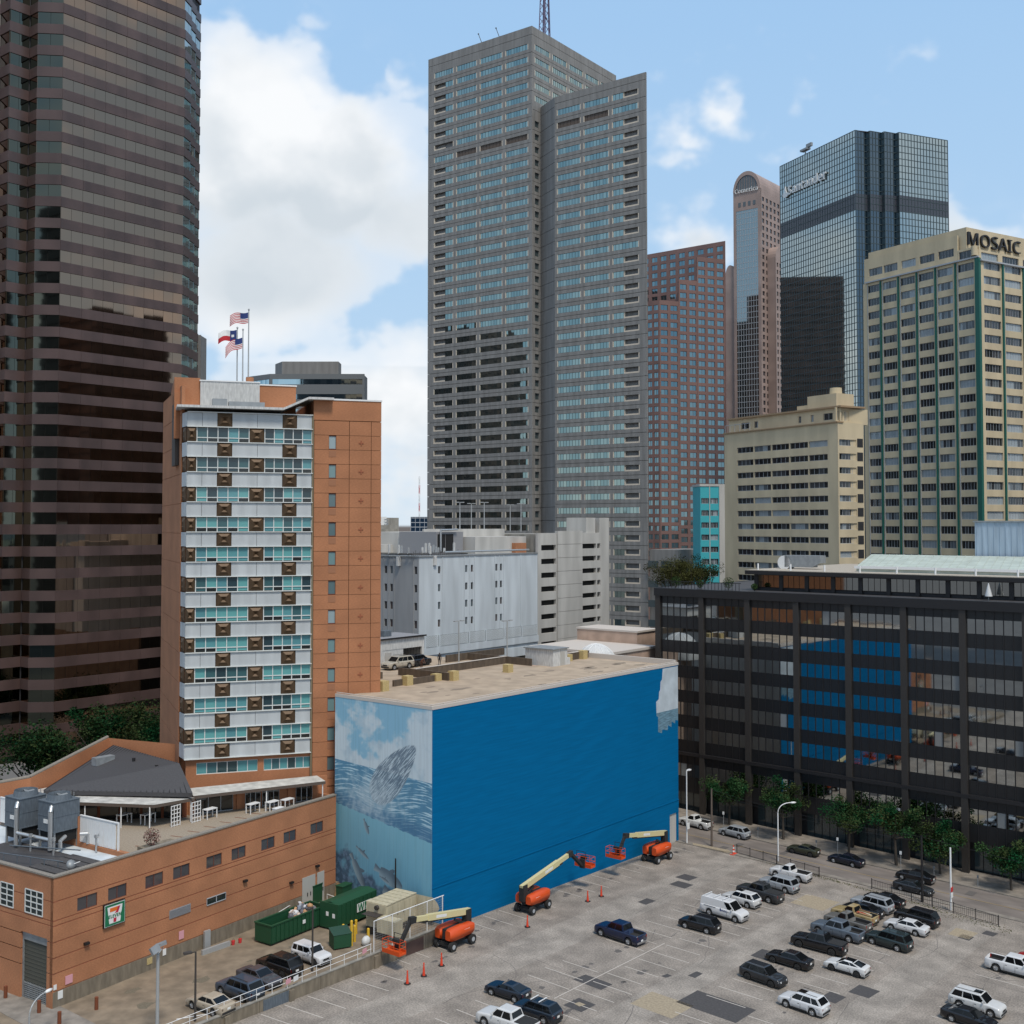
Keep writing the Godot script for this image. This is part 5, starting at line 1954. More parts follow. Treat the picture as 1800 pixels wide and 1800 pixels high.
# ---------------------------------------------------------------- the grey stone tower in the middle
func make_grey_tower() -> void:
	var b := thing("grey_stone_tower", "tallest grey stone tower with ribbon windows and corner balconies", "building", Vector3(266.7, 0, -251))
	var wall := Geo.new()
	var tints := [Color(0.29, 0.36, 0.33), Color(0.32, 0.39, 0.35), Color(0.25, 0.33, 0.31), Color(0.36, 0.42, 0.37)]
	var fill := func(t: Transform3D, x: float, y: float, w: float, h: float, n: int, i: int) -> void:
		piece(b, "window", window_mesh(w, h, n, tints, M.mirror, M.core, 0.05, 0.005, i % 5), null, shift(t, x, y, -0.17))
	var jamb := func(t: Transform3D, x: float, y: float, h: float) -> void:
		piece(b, "window_jamb", boxm(0.3, h, 0.14), M.beige_jamb, shift(t, x, y + h / 2, -0.09), 120)
	var balcony := func(t: Transform3D, x: float, y: float, w: float, h: float, i: int) -> void:
		piece(b, "balcony", boxm(w - 0.1, h - 0.1, 0.05), M.core, shift(t, x + w / 2, y + h / 2, -1.3))
		var r := Geo.new()
		r.box(0, 0, -0.1, w, 0.42, -0.02)
		r.box(0, 0.4, -1.2, 0.3, h, -0.05)
		piece(b, "balcony_rail", r.mesh(), M.beige_jamb, shift(t, x, y, -0.1))
	var louvre := func(t: Transform3D, x: float, y: float, w: float, h: float) -> void:
		var g := Geo.new()
		for k in 7:
			g.box(w * k / 7.0 + 0.05, 0, 0, w * (k + 1) / 7.0 - 0.05, h, 0.1)
		piece(b, "louvre", g.mesh(), M.louvre, shift(t, x, y, -0.3))
	# wide face of the left wing
	var make1 := func(t, i, k, x, y, w, h) -> void:
		var up: int = 46 - i - 1      # counted from the top
		if up == 7 and k > 0:
			louvre.call(t, x, y, w, h)
		elif k == 0 and up > 0 and up != 7 and up != 26:
			balcony.call(t, x, y, w * 0.58, h, i)
			if up != 6:
				fill.call(t, x + w * 0.58, y, w * 0.42, h, 3, i)
		else:
			fill.call(t, x, y, w, h, 8, i)
		jamb.call(t, x + 0.17, y, h)
		jamb.call(t, x + w - 0.17, y, h)
	var rows := down(189.3, 3.95, 46)
	var bays := [[2.5, 10.8], [11.8, 20.4], [21.4, 30.5], [31.5, 40.4]]
	var ta := facing(0, 0, -88.2)
	face(wall, ta, 41.75, 5, 196.2, rows, 1.75, bays, make1, 0.5, 0.12)
	# narrow right face of that wing
	var make2 := func(t, i, k, x, y, w, h) -> void:
		fill.call(t, x, y, w, h, 8, i)
		jamb.call(t, x + 0.17, y, h)
		jamb.call(t, x + w - 0.17, y, h)
	var A := Vector2(1.33, 41.72)
	face(wall, facing(A.x, A.y, 1.8), 48, 168, 196.2, down(189.3, 3.95, 5), 1.75, span(1.4, 46.5, 5, 1.0), make2, 0.5, 0.12)
	face(wall, facing(A.x, A.y, 1.8), 6, 5, 168, down(165.6, 3.95, 40), 1.9, [[1.5, 3.7]], func(t, i, k, x, y, w, h): piece(b, "recess_window", boxm(w, h, 0.05), M.shop_glass, shift(t, x + w / 2, y + h / 2, -0.4)), 0.5, 0.12)
	# chamfer and the nearer wing
	var C := Vector2(5.72, 41.6)
	face(wall, facing(C.x, C.y, -115), 9.2, 5, 172.4, down(166.6, 3.95, 40), 0.1, [], func(_t, _i, _k, _x, _y, _w, _h): pass, 0.5, 0.12)
	var E := Vector2(1.83, 49.94)
	var make3 := func(t, i, k, x, y, w, h) -> void:
		var up: int = 41 - i - 1
		if up == 1 and k < 2:
			louvre.call(t, x, y, w, h)
		elif k == 2 and up != 1 and up != 11 and up != 30:
			fill.call(t, x, y, w * 0.42, h, 3, i)
			balcony.call(t, x + w * 0.42, y, w * 0.58, h, i)
		else:
			fill.call(t, x, y, w, h, 8, i)
		jamb.call(t, x + 0.17, y, h)
		jamb.call(t, x + w - 0.17, y, h)
	face(wall, facing(E.x, E.y, -88.2), 31.3, 5, 172.4, down(166.6, 3.95, 41), 1.75, [[0.7, 9.3], [10.2, 19.1], [20.0, 28.9]], make3, 0.5, 0.12)
	# bodies behind the faces
	var F := Vector2(2.82, 81.2)
	wall.prism(PackedVector2Array([Vector2(0.9, 0), A + Vector2(0.9, -0.7), A + Vector2(49, -2.2), Vector2(49, 0)]), 5, 195.8)
	wall.prism(PackedVector2Array([C + Vector2(0.6, 0.2), E + Vector2(0.8, 0.4), F + Vector2(0.8, -0.4), F + Vector2(25, -26), C + Vector2(25, -2)]), 5, 172.0)
	wall.t = Transform3D(Basis(Vector3.UP, deg_to_rad(-88.2)), Vector3(F.x, 0, F.y))
	wall.box(0, 0, -20, 9, 38, -1.0)
	wall.t = Transform3D()
	put(b, "wall", wall, M.grey_stone)
	for i in 5:
		for k in 2:
			piece(b, "podium_window", boxm(3.2, 1.9, 0.06), M.shop_glass, Transform3D(Basis(Vector3.UP, deg_to_rad(-88.2)), Vector3(F.x - 1.0, 34 - i * 5.4, F.y + 2.4 + k * 4.2)))
	# a slim wing looks out on the left
	var w := Geo.new()
	face(w, facing(8, -4.5, -88.2), 4.4, 5, 142.5, down(136, 4.1, 33), 2.4, [[0.4, 1.6], [2.2, 3.6]], func(t, i, k, x, y, ww, h): piece(b, "wing_window", boxm(ww, h, 0.05), M.green_mirror if i < 30 else M.silver_mirror, shift(t, x + ww / 2, y + h / 2, -0.25)))
	w.box(8.5, 5, -4.4, 30, 142.2, -0.2)
	put(b, "slim_wing", w, M.grey_stone)
	# roof antenna: two legged lattice mast
	var m := thing("antenna_mast", "two legged lattice antenna mast on the grey tower's roof", "antenna", Vector3(281.5, 196.0, -214.5), 20)
	for leg in 2:
		var g := Geo.new()
		var base_x := -3.4 if leg == 0 else 3.4
		for i in 16:
			var f0 := i / 16.0
			var f1 := (i + 1) / 16.0
			for a in 3:
				var c := TAU * a / 3
				var d := TAU * (a + 1) / 3
				var s0 := 1.0 - f0 * 0.7
				var s1 := 1.0 - f1 * 0.7
				var x0 := base_x * pow(1.0 - f0, 1.0) + (0.9 if leg else -0.9) * f0
				var x1 := base_x * pow(1.0 - f1, 1.0) + (0.9 if leg else -0.9) * f1
				g.tube(Vector3(x0 + cos(c) * s0, f0 * 40, sin(c) * s0), Vector3(x1 + cos(c) * s1, f1 * 40, sin(c) * s1), 0.16, 0.16, 5)
				g.tube(Vector3(x0 + cos(c) * s0, f0 * 40, sin(c) * s0), Vector3(x1 + cos(d) * s1, f1 * 40, sin(d) * s1), 0.09, 0.09, 4)
		put(m, "leg", g, mat("mast_violet", lin(0.11, 0.085, 0.15), 0.6))
	var x := Geo.new()
	for h in [9.0, 20.0, 30.0]:
		x.box(-2.4 + h * 0.05, h, -0.15, 2.4 - h * 0.05, h + 0.4, 0.15)
	put(m, "cross_bar", x, M.mast_violet)
	for e in [[22, "left"], [29, "right"]]:
		var a := thing("roof_davit", "thin leaning davit arm on the grey tower's roof edge, the %s one" % e[1], "davit", ta_point(ta, e[0]), 0, "davits on the grey tower roof")
		var g := Geo.new()
		g.tube(Vector3(0, 0, 0), Vector3(-0.4, 2.9, -1.0), 0.12, 0.1, 6)
		g.dome(Vector3(-0.4, 2.9, -1.0), Vector3(0.25, 0.25, 0.25), 4, 8, -PI / 2)
		put(a, "arm", g, M.dark_column)


func ta_point(t: Transform3D, x: float) -> Vector3:
	return Vector3(266.7, 0, -251) + t * Vector3(x, 196.2, -0.3)


# ---------------------------------------------------------------- cream apartment slabs
func make_mosaic() -> void:
	var b := thing("cream_apartment_tower", "cream apartment tower with green piers and rooftop lettering", "building", Vector3(281.95, 0, -112.41))
	var wall := Geo.new()
	var tl := facing(0, 0, -110.5)
	var gl := func(o: Node3D, t: Transform3D, i: int, x: float, y: float, w: float, h: float, n: int, far: bool) -> void:
		var v := rng.randi() % 12
		var tints := [Color(0.018, 0.02, 0.023), Color(0.028, 0.03, 0.034), Color(0.015, 0.018, 0.02), Color(0.06, 0.065, 0.07), Color(0.025, 0.028, 0.03)]
		if v < 2:
			tints = [Color(0.30, 0.34, 0.36), Color(0.33, 0.37, 0.39), Color(0.27, 0.31, 0.33)]
		elif v < 5:
			tints = [Color(0.04, 0.045, 0.05), Color(0.28, 0.32, 0.34), Color(0.12, 0.14, 0.15)]
		piece(o, "window", window_mesh(w, h, n, tints, M.dull_glass, M.grey_frame, 0.07, 0.006, v), null, shift(t, x, y, -0.3))
	# left face in two heights: the part below the green piers and the plain top
	var rows := down(104.6 - 0.75, 3.4, 28)
	var bl := []
	for e in [1.5, 6.3, 11.9, 17.4, 22.9, 28.7]:
		bl.append([e, e + 4.35])
	face(wall, tl, 34.4, 5, 106.4, rows, 1.85, bl, func(t, i, k, x, y, w, h): gl.call(b, t, i, x, y, w, h, 5, false))
	face(wall, shift(tl, 28.4, 0, -0.45), 5.8, 106.4, 109.3, [106.9], 1.9, [[0.3, 5.3]], func(t, i, k, x, y, w, h): gl.call(b, t, i, x, y, w, h, 5, false))
	face(wall, shift(tl, 0, 0, -0.45), 28.35, 106.4, 112.9, [108.2], 1.9, bl.slice(0, 5), func(t, i, k, x, y, w, h): gl.call(b, t, i, x, y, w, h, 5, false))
	var tr := facing(-12.13, 32.46, -20.5)
	var brr := []
	for e in 9:
		brr.append([1.4 + e * 7.6, 7.4 + e * 7.6])
	face(wall, tr, 70, 5, 105.6, rows, 1.85, brr, func(t, i, k, x, y, w, h): gl.call(b, t, i, x, y, w, h, 6, false))
	face(wall, shift(tr, 0, 0, -0.6), 70, 105.6, 108.4, [106.2], 1.7, brr, func(t, i, k, x, y, w, h): gl.call(b, t, i, x, y, w, h, 6, false))
	var d := Vector2(cos(deg_to_rad(20.5)), sin(deg_to_rad(20.5)))
	var c := Vector2(-12.13, 32.46)
	var back := Vector2(0, 0)
	wall.prism(PackedVector2Array([back + d * 0.5, c + d * 0.5 + Vector2(0.2, -0.5), c + d * 69, back + d * 69]), 5, 106.0)
	# roof block that carries the letters
	var rb := tl
	wall.t = tr
	wall.box(1.3, 106.0, -34, 70, 114.6, -4.5)
	wall.t = tl
	wall.box(0, 108, -20, 29.8, 114.6, -2.5)
	wall.t = Transform3D()
	put(b, "wall", wall, M.cream)
	for i in 6:
		var g := Geo.new()
		g.t = tl
		var x: float = [5.55, 11.1, 16.7, 22.2, 27.9, 33.3][i]
		g.box(x, 5, 0.0, x + (0.38 if i < 5 else 1.5), 106.2, 0.35)
		if i < 5:
			put(b, "green_pier", g, M.green_pier)
	var gc := Geo.new()
	gc.t = tl
	gc.box(33.6, 5, -0.3, 34.75, 106.3, 0.45)
	put(b, "green_corner", gc, M.green_pier)
	for i in 9:
		var g := Geo.new()
		g.t = tr
		g.box(7.8 + i * 7.6, 5, 0.0, 8.3 + i * 7.6, 105.7, 0.35)
		put(b, "green_pier", g, M.green_pier)
	var trim := Geo.new()
	trim.t = tl
	trim.box(1.0, 106.4, 0.0, 34.6, 106.75, 0.5)
	trim.t = tr
	trim.box(0, 105.6, 0.0, 70, 105.95, 0.5)
	trim.t = tl
	for e in bl:
		trim.box(e[0] - 0.05, 5, 0, e[0] + 0.08, 106.3, 0.12)
	put(b, "grey_trim", trim, M.grey_frame)
	words(b, "lettering", "MOSAIC", 4.2, 0.5, M.black_metal, shift(tr, 11.0, 111.9, -4.25) * Transform3D(Basis.from_scale(Vector3(1.3, 1, 1)), Vector3.ZERO), "Droid Sans", 500)
	var vent := Geo.new()
	vent.t = tr
	vent.tube(Vector3(-0.2, 107, -1.2), Vector3(-0.2, 109.2, -1.2), 0.7, 0.7, 10)
	put(b, "roof_vent", vent, M.cream)
	# the lower wing
	var o := thing("cream_apartment_wing", "lower cream apartment wing with ribbon windows beside the lettered tower", "building", Vector3(227.25, 0, -122.92))
	var w := Geo.new()
	var fl := facing(0, 0, -110.5)
	var bays := span(4.2, 30.9, 5, 0.25)
	face(w, fl, 33.65, 3, 63.9 + 1.2, down(60.7 - 0.2, 2.78, 20), 1.25, bays, func(t, i, k, x, y, ww, h): gl.call(o, t, i, x, y, ww, h, 4, false))
	var fr := facing(-11.77, 31.49, -20.5)
	face(w, fr, 7.3, 3, 63.9 + 1.2, down(60.5, 2.78, 20), 1.25, [[0.4, 5.2]], func(t, i, k, x, y, ww, h): gl.call(o, t, i, x, y, ww, h, 5, false))
	face(w, shift(fl, 0, 0, -1.4), 33.0, 65.1, 68.2, [65.9], 1.4, [[4.0, 6.5], [8.2, 9.4], [21.5, 22.3], [25, 25.8], [28.5, 31.0]], func(t, i, k, x, y, ww, h): gl.call(o, t, i, x, y, ww, h, 2, false))
	face(w, shift(fr, 0.6, 0, -1.0), 6.6, 65.1, 68.2, [65.6], 1.9, [[0.4, 1.8], [2.4, 3.6], [4.2, 5.8]], func(t, i, k, x, y, ww, h): gl.call(o, t, i, x, y, ww, h, 2, false))
	w.prism(PackedVector2Array([d * 0.6, Vector2(-11.77, 31.49) + d * 0.6 + Vector2(0.2, -0.5), Vector2(-11.77, 31.49) + d * 7.2, d * 7.2]), 3, 64.9)
	w.prism(PackedVector2Array([d * 2.2, Vector2(-11.77, 31.49) + d * 2.2 + Vector2(0.4, -1.6), Vector2(-11.77, 31.49) + d * 8.5, d * 8.5]), 64.9, 68.0)
	w.t = fl
	w.box(22.5, 68.2, -8, 30.5, 71.4, -3)
	w.box(18.5, 68.2, -8, 22.4, 69.8, -4)
	put(o, "wall", w, M.cream)
	var ed := Geo.new()
	ed.t = fl
	ed.box(-0.2, 68.2, -8, 33.6, 68.55, -0.9)
	ed.box(-0.1, 65.05, -1.5, 33.8, 65.3, 0.3)
	put(o, "cornice", ed, mat("tan_edge", lin(0.32, 0.22, 0.13), 0.8))
	for i in 20:
		piece(o, "dark_balcony", boxm(1.6, 1.7, 0.05), M.core, fr * Transform3D(Basis(), Vector3(6.2, 61.2 - i * 2.78, 0.04)))
	var ta := Geo.new()
	ta.t = fl
	ta.tube(Vector3(28, 71.4, -5.5), Vector3(28, 72.8, -5.5), 1.3, 1.2, 12)
	put(o, "roof_tank", ta, M.cream)
	var rl := Geo.new()
	rl.t = fl
	for i in 6:
		rl.box(0.2 + i * 1.6, 65.3, -0.1, 0.28 + i * 1.6, 66.9, -0.02)
	rl.box(0.2, 66.85, -0.1, 8.5, 66.95, -0.02)
	put(o, "roof_railing", rl, M.grey_frame)
	# turquoise slab
	var q := thing("turquoise_slab", "narrow turquoise panelled slab between the red tower and the cream wing", "building", Vector3(264.4, 0, -150.2))
	var g := Geo.new()
	face(g, facing(0, 0, -46), 5.0, 5, 55.2, down(50.4, 3.2, 14), 1.5, [[0.25, 2.3], [2.7, 4.8]], func(t, i, k, x, y, ww, h): gl.call(q, t, i, x, y, ww, h, 5, true), 0.3)
	g.t = facing(0, 0, -46)
	g.box(0, 5, -8, 5.0, 55, -0.31)
	put(q, "turquoise_panel", g, M.teal_panel)
	var cw := Geo.new()
	cw.t = facing(0, 0, -46)
	cw.box(5.02, 5, -8, 8, 55.6, 0.2)
	cw.box(-0.2, 55.0, -8, 5.02, 55.6, 0.15)
	cw.box(2.4, 5, 0, 2.6, 55, 0.12)
	put(q, "pale_frame", cw, M.pale_concrete)


# ---------------------------------------------------------------- pale blocks behind the blue garage
func make_middle_buildings() -> void:
	var b := thing("white_rendered_block", "pale blue-white rendered block with small narrow windows behind the roof deck", "building", Vector3(135.75, 0, -129.51))
	var w := Geo.new()
	var win := func(t, i, k, x, y, ww, h):
		var f := Geo.new()
		f.col = [Color(0.02, 0.022, 0.025), Color(0.03, 0.03, 0.035), Color(0.08, 0.10, 0.11), Color(0.055, 0.04, 0.04)][rng.randi() % 4]
		f.box(0, 0, 0, ww, h, 0.03)
		piece(b, "window", f.mesh(), M.dull_glass, shift(t, x, y, -0.2))
	face(w, Transform3D(), 31.7, 21, 39.4, [36.6, 33.6, 30.65, 27.7], 1.2, [[4.55, 5.15], [11.4, 12.0], [12.9, 13.5], [19.5, 20.1], [20.8, 21.4]], win, 0.3)
	w.box(0.3, 21, -20, 31.7, 39.3, -0.32)
	# pilaster seams
	for x in [5.5, 11.1, 12.4, 13.8, 19.2, 20.5, 21.7, 26.5]:
		w.box(x, 26.4, 0.0, x + 0.16, 39.4, 0.1)
	put(b, "wall", w, M.white_wall)
	var lw := Geo.new()
	var lf := facing(-0.006, -16, -90)
	face(lw, lf, 15.69, 21, 39.4, [36.6, 33.6, 30.65, 27.7], 1.25, [[7.95, 8.6], [9.3, 9.95], [14.9, 15.55]], win, 0.3)
	for x in [7.7, 8.9, 10.2, 14.6, 15.8]:
		lw.t = lf
		lw.box(x, 24, 0.0, x + 0.12, 39.4, 0.07)
	put(b, "side_wall", lw, M.grey_wall)
	var cp := Geo.new()
	cp.box(-0.12, 39.4, -20, 31.7, 39.6, 0.15)
	put(b, "roof_edge", cp, M.grey_metal)
	# pierced screens at its foot: real diamonds of bars
	for e in [[1.4, 4.3], [4.9, 11.9], [12.4, 16.4], [16.9, 21.6], [22.0, 26.6], [27.0, 31.4]]:
		var g := Geo.new()
		var wd: float = e[1] - e[0]
		for s in [1, -1]:
			var c: float = -2.1
			while c < wd:
				var x0 := c if s > 0 else c + 2.1
				var x1 := c + 2.1 if s > 0 else c
				var lo := 0.0
				var hi := 1.0
				var f0: float = clampf((0.0 - x0) / (x1 - x0), 0, 1) if x0 < 0 else clampf((wd - x0) / (x1 - x0), 0, 1) if x0 > wd else 0.0
				var f1: float = clampf((0.0 - x0) / (x1 - x0), 0, 1) if x1 < 0 else clampf((wd - x0) / (x1 - x0), 0, 1) if x1 > wd else 1.0
				if f1 > f0:
					g.tube(Vector3(e[0] + lerpf(x0, x1, f0), 24.5 + 1.75 * f0, 0.16), Vector3(e[0] + lerpf(x0, x1, f1), 24.5 + 1.75 * f1, 0.16), 0.075, 0.075, 4, false)
				c += 0.36
		put(b, "pierced_screen", g, M.white_wall)
		var d := Geo.new()
		d.box(e[0], 24.45, 0.01, e[1], 26.3, 0.05)
		put(b, "screen_backing", d, M.dark_opening)
		var fr := Geo.new()
		fr.box(e[0] - 0.3, 24.2, 0.02, e[0], 26.4, 0.25)
		put(b, "screen_post", fr, M.white_wall)
	var bl := Geo.new()
	bl.box(0, 23.2, 0.0, 31.7, 24.4, 0.3)
	bl.box(22, 21.0, 0.0, 31.7, 22.6, 0.2)
	put(b, "base_band", bl, M.white_wall)
	# cell antennas, pipes and plant on its roof
	for i in 16:
		var x := rng.randf_range(-1, 12) if i > 5 else -0.5 - i * 0.02
		var z := rng.randf_range(-6, -0.5) if i > 5 else -2.0 - i * 2.2
		var a := Geo.new()
		var h := rng.randf_range(1.2, 2.4)
		a.tube(Vector3(x, 39.5, z), Vector3(x, 39.5 + h, z), 0.05, 0.05, 5)
		a.box(x - 0.18, 39.9, z - 0.1, x + 0.18, 39.5 + h * 0.95, z + 0.12)
		piece(b, "cell_antenna", a.mesh(), M.white_paint if i % 3 else M.galvanised, Transform3D())
	for e in [[-0.3, -4.6, 37.9], [1.0 + 2.6, 0.0, 38.0]]:
		var a := Geo.new()
		a.box(e[0] - 0.3, e[2], e[1] - 0.1, e[0] + 0.3, e[2] + 1.6, e[1] + 0.35)
		piece(b, "panel_antenna", a.mesh(), M.white_paint, Transform3D())
	var rk := Geo.new()
	for i in 26:
		rk.tube(Vector3(-0.4 + i * 0.5, 39.6, -1.4), Vector3(-0.4 + i * 0.5, 40.1 + (i % 3) * 0.2, -1.4), 0.04, 0.04, 4)
	rk.path([Vector3(-0.6, 40.0, -15), Vector3(-0.6, 40.0, -1.2), Vector3(13, 40.0, -1.2)], 0.06)
	rk.path([Vector3(-0.5, 39.8, -15), Vector3(-0.5, 39.8, -0.9), Vector3(13, 39.75, -0.9)], 0.1)
	put(b, "cable_rack", rk, M.dark_column)
	var pp := Geo.new()
	pp.path([Vector3(7, 40.1, -0.7), Vector3(30, 40.15, -0.7)], 0.16, 7)
	pp.path([Vector3(10.2, 40.1, -4.6), Vector3(10.2, 43.8, -4.6), Vector3(14.5, 43.9, -4.6)], 0.17, 7)
	put(b, "roof_pipe", pp, M.pipe)
	var pr := Geo.new()
	pr.box(9.5, 39.6, -14, 16.5, 43.5, -5.0)
	put(b, "plant_screen", pr, M.louvre_grey)
	for i in 2:
		var q := Geo.new()
		q.box(9.8 + i * 2.1, 40.0, -4.98, 11.7 + i * 2.1, 43.1, -4.9)
		put(b, "plant_opening", q, M.dark_opening)
	var lo := Geo.new()
	lo.box(17, 39.6, -12, 31.6, 42.6, -2.6)
	lo.box(-0.5, 39.4, -22, 12, 41.2, -16)
	put(b, "upper_wall", lo, M.pale_concrete)
	var bx := Geo.new()
	bx.box(27.3, 39.5, -2.55, 30.5, 41.4, -1.7)
	put(b, "brick_box", bx, M.brick)
	# parking garage behind, with a stair tower of concrete panels in front
	var p := thing("concrete_garage", "pale concrete parking garage with dark slots beside the white block", "garage", Vector3(167.62, 0, -129.6))
	var g := Geo.new()
	var dk := Geo.new()
	face(g, Transform3D(), 23.6, 18, 43.2, down(39.95, 2.58, 9), 1.0, [[1.1, 5.7]], func(t, i, k, x, y, ww, h): pass, 0.5)
	p.position = Vector3(167.62, 0, -129.6)
	g = Geo.new()
	# three strips: slots on the left, blank panels in the middle, slots on the right
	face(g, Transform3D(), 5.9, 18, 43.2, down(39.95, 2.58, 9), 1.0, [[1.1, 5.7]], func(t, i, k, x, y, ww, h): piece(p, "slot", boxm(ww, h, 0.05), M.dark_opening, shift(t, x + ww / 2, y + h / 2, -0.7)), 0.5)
	put(p, "wall", g, M.pale_concrete)
	g = Geo.new()
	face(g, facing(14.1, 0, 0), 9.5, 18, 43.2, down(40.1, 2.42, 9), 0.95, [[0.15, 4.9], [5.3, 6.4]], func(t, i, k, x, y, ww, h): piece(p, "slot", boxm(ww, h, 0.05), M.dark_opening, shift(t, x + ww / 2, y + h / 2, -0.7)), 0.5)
	put(p, "wall", g, M.pale_concrete)
	for i in 10:
		var q := Geo.new()
		q.box(6.0, 18 + i * 2.56 + 0.03, -0.5, 14.0, 18 + (i + 1) * 2.56 - 0.03, 0.25)
		put(p, "wall_panel", q, M.pale_concrete)
	var bd := Geo.new()
	bd.box(0.3, 18, -40, 23.6, 43.0, -0.75)
	put(p, "body", bd, M.concrete)
	var st := Geo.new()
	st.box(15.9, 43.2, -5, 19.0, 46.2, -0.2)
	st.box(20.2, 43.2, -5, 23.6, 46.2, 0.0)
	put(p, "stair_head", st, M.pale_concrete)
	var so := Geo.new()
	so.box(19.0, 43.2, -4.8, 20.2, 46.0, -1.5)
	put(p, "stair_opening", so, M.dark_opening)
	var tp := Geo.new()
	tp.box(-22, 39.0, -40, 0.28, 43.4, -8.2)
	tp.box(-22, 43.4, -8.6, 0.3, 44.0, -8.2)
	put(p, "upper_deck", tp, M.pale_concrete)
	var hw := Geo.new()
	hw.box(-22, 39.0, -40.5, -2.2, 46.2, -34)
	hw.box(-19.2, 44.0, -30, -14.5, 44.7, -22)
	put(p, "roof_house", hw, M.concrete)
	var no := Geo.new()
	no.box(-14.4, 44.1, -27, -12.8, 46.3, -26.8)
	var nb := put(p, "number_board", no, M.sign_white)
	words(nb, "number", "13", 1.7, 0.02, M.grey_metal, Transform3D(Basis(Vector3.UP, -0.68), Vector3(-13.6, 45.2, -26.7)))
	for e in [[-6.0, -14, 0.0], [-2.4, -11, 0.0], [4.2, -20, 0.0], [12.6, -14, 0.0], [19, -22, 0.0]]:
		lamp_post("roof_lamp_post", "thin twin-headed lamp post on the upper deck, %s" % ["leftmost of five", "second from left", "behind the slotted wall", "beside the stair head", "farthest right"][[-6.0, -2.4, 4.2, 12.6, 19.0].find(e[0])], p.position + Vector3(e[0], 43.4, e[1]), 5.6, 0.0, M.galvanised, "twin", "lamp posts on the far garage roof")
	# little white garage on the deck
	var s := thing("deck_garage", "small white garage with open bay on the roof deck", "garage", Vector3(115.7, 24.2, -118))
	var sg := Geo.new()
	sg.box(0, 0, -6, 0.4, 3.9, 0)
	sg.box(0.4, 2.35, -0.3, 9.1, 3.9, 0)
	sg.box(0.4, 0, -0.3, 4.7, 2.35, -0.05)
	sg.box(8.6, 0, -0.3, 9.1, 2.35, 0)
	sg.box(8.8, 0, -6, 9.1, 3.9, -0.3)
	sg.box(0.4, 0, -6, 8.8, 3.9, -5.6)
	put(s, "wall", sg, M.white_paint)
	var sr := Geo.new()
	sr.box(-0.2, 3.9, -6.2, 9.3, 4.05, 0.25)
	put(s, "roof", sr, M.louvre_grey)
	var sb := Geo.new()
	sb.box(-0.22, 3.86, 0.25, 9.32, 4.1, 0.3)
	put(s, "eaves", sb, M.black_metal)
	var sd := Geo.new()
	sd.box(1.0, 0, -0.05, 2.2, 2.0, 0.0)
	put(s, "door", sd, M.pale_concrete)
	var sm := Geo.new()
	for i in 12:
		sm.box(4.8 + i * 0.32, 0, -0.28, 4.84 + i * 0.32, 2.35, -0.22)
	sm.box(4.7, 1.1, -0.29, 8.6, 1.16, -0.21)
	put(s, "gate", sm, M.dark_column)
	var sa := Geo.new()
	sa.box(2.6, 4.05, -3.0, 4.2, 4.9, -2.0)
	put(s, "air_conditioner", sa, M.steel_blue)
	lamp_post("deck_lamp_post", "tall thin twin lamp post on the roof deck, left one", Vector3(127.0, 24.2, -113.0), 6.2, 0.0, M.galvanised, "twin", "lamp posts on the roof deck")
	lamp_post("deck_lamp_post", "tall thin twin lamp post on the roof deck, right one near the stair hut", Vector3(131.0, 24.2, -107.0), 6.3, 0.0, M.galvanised, "twin", "lamp posts on the roof deck")


func lamp_post(called: String, label: String, p: Vector3, h: float, turn: float, m: Material, kind: String, group := "") -> void:
	var o := thing(called, label, "lamp post", p, turn, group)
	var g := Geo.new()
	g.tube(Vector3.ZERO, Vector3(0, h, 0), 0.11, 0.08, 8)
	put(o, "pole", g, m)
	var heads := {"twin": [-1, 1], "single": [1], "arm": [], "none": []}
	for s in heads[kind]:
		var a := Geo.new()
		a.box(minf(0, s * 0.7), h - 0.06, -0.05, maxf(0, s * 0.7), h + 0.02, 0.05)
		put(o, "arm", a, m)
		var l := Geo.new()
		l.box(s * 0.7 - 0.35, h - 0.06, -0.2, s * 0.7 + 0.35, h + 0.1, 0.2)
		put(o, "lamp_head", l, m)
	if kind == "arm":
		var a := Geo.new()
		var pts := []
		for i in 7:
			var t := i / 6.0
			pts.append(Vector3(1.9 * t * t, h + 1.3 * sin(t * PI / 2), 0))
		a.path(pts, 0.06, 6)
		put(o, "arm", a, m)
		var l := Geo.new()
		l.dome(Vector3(2.25, h + 1.28, 0), Vector3(0.5, 0.13, 0.19), 5, 10, -PI / 2)
		put(o, "lamp_head", l, M.sign_white)


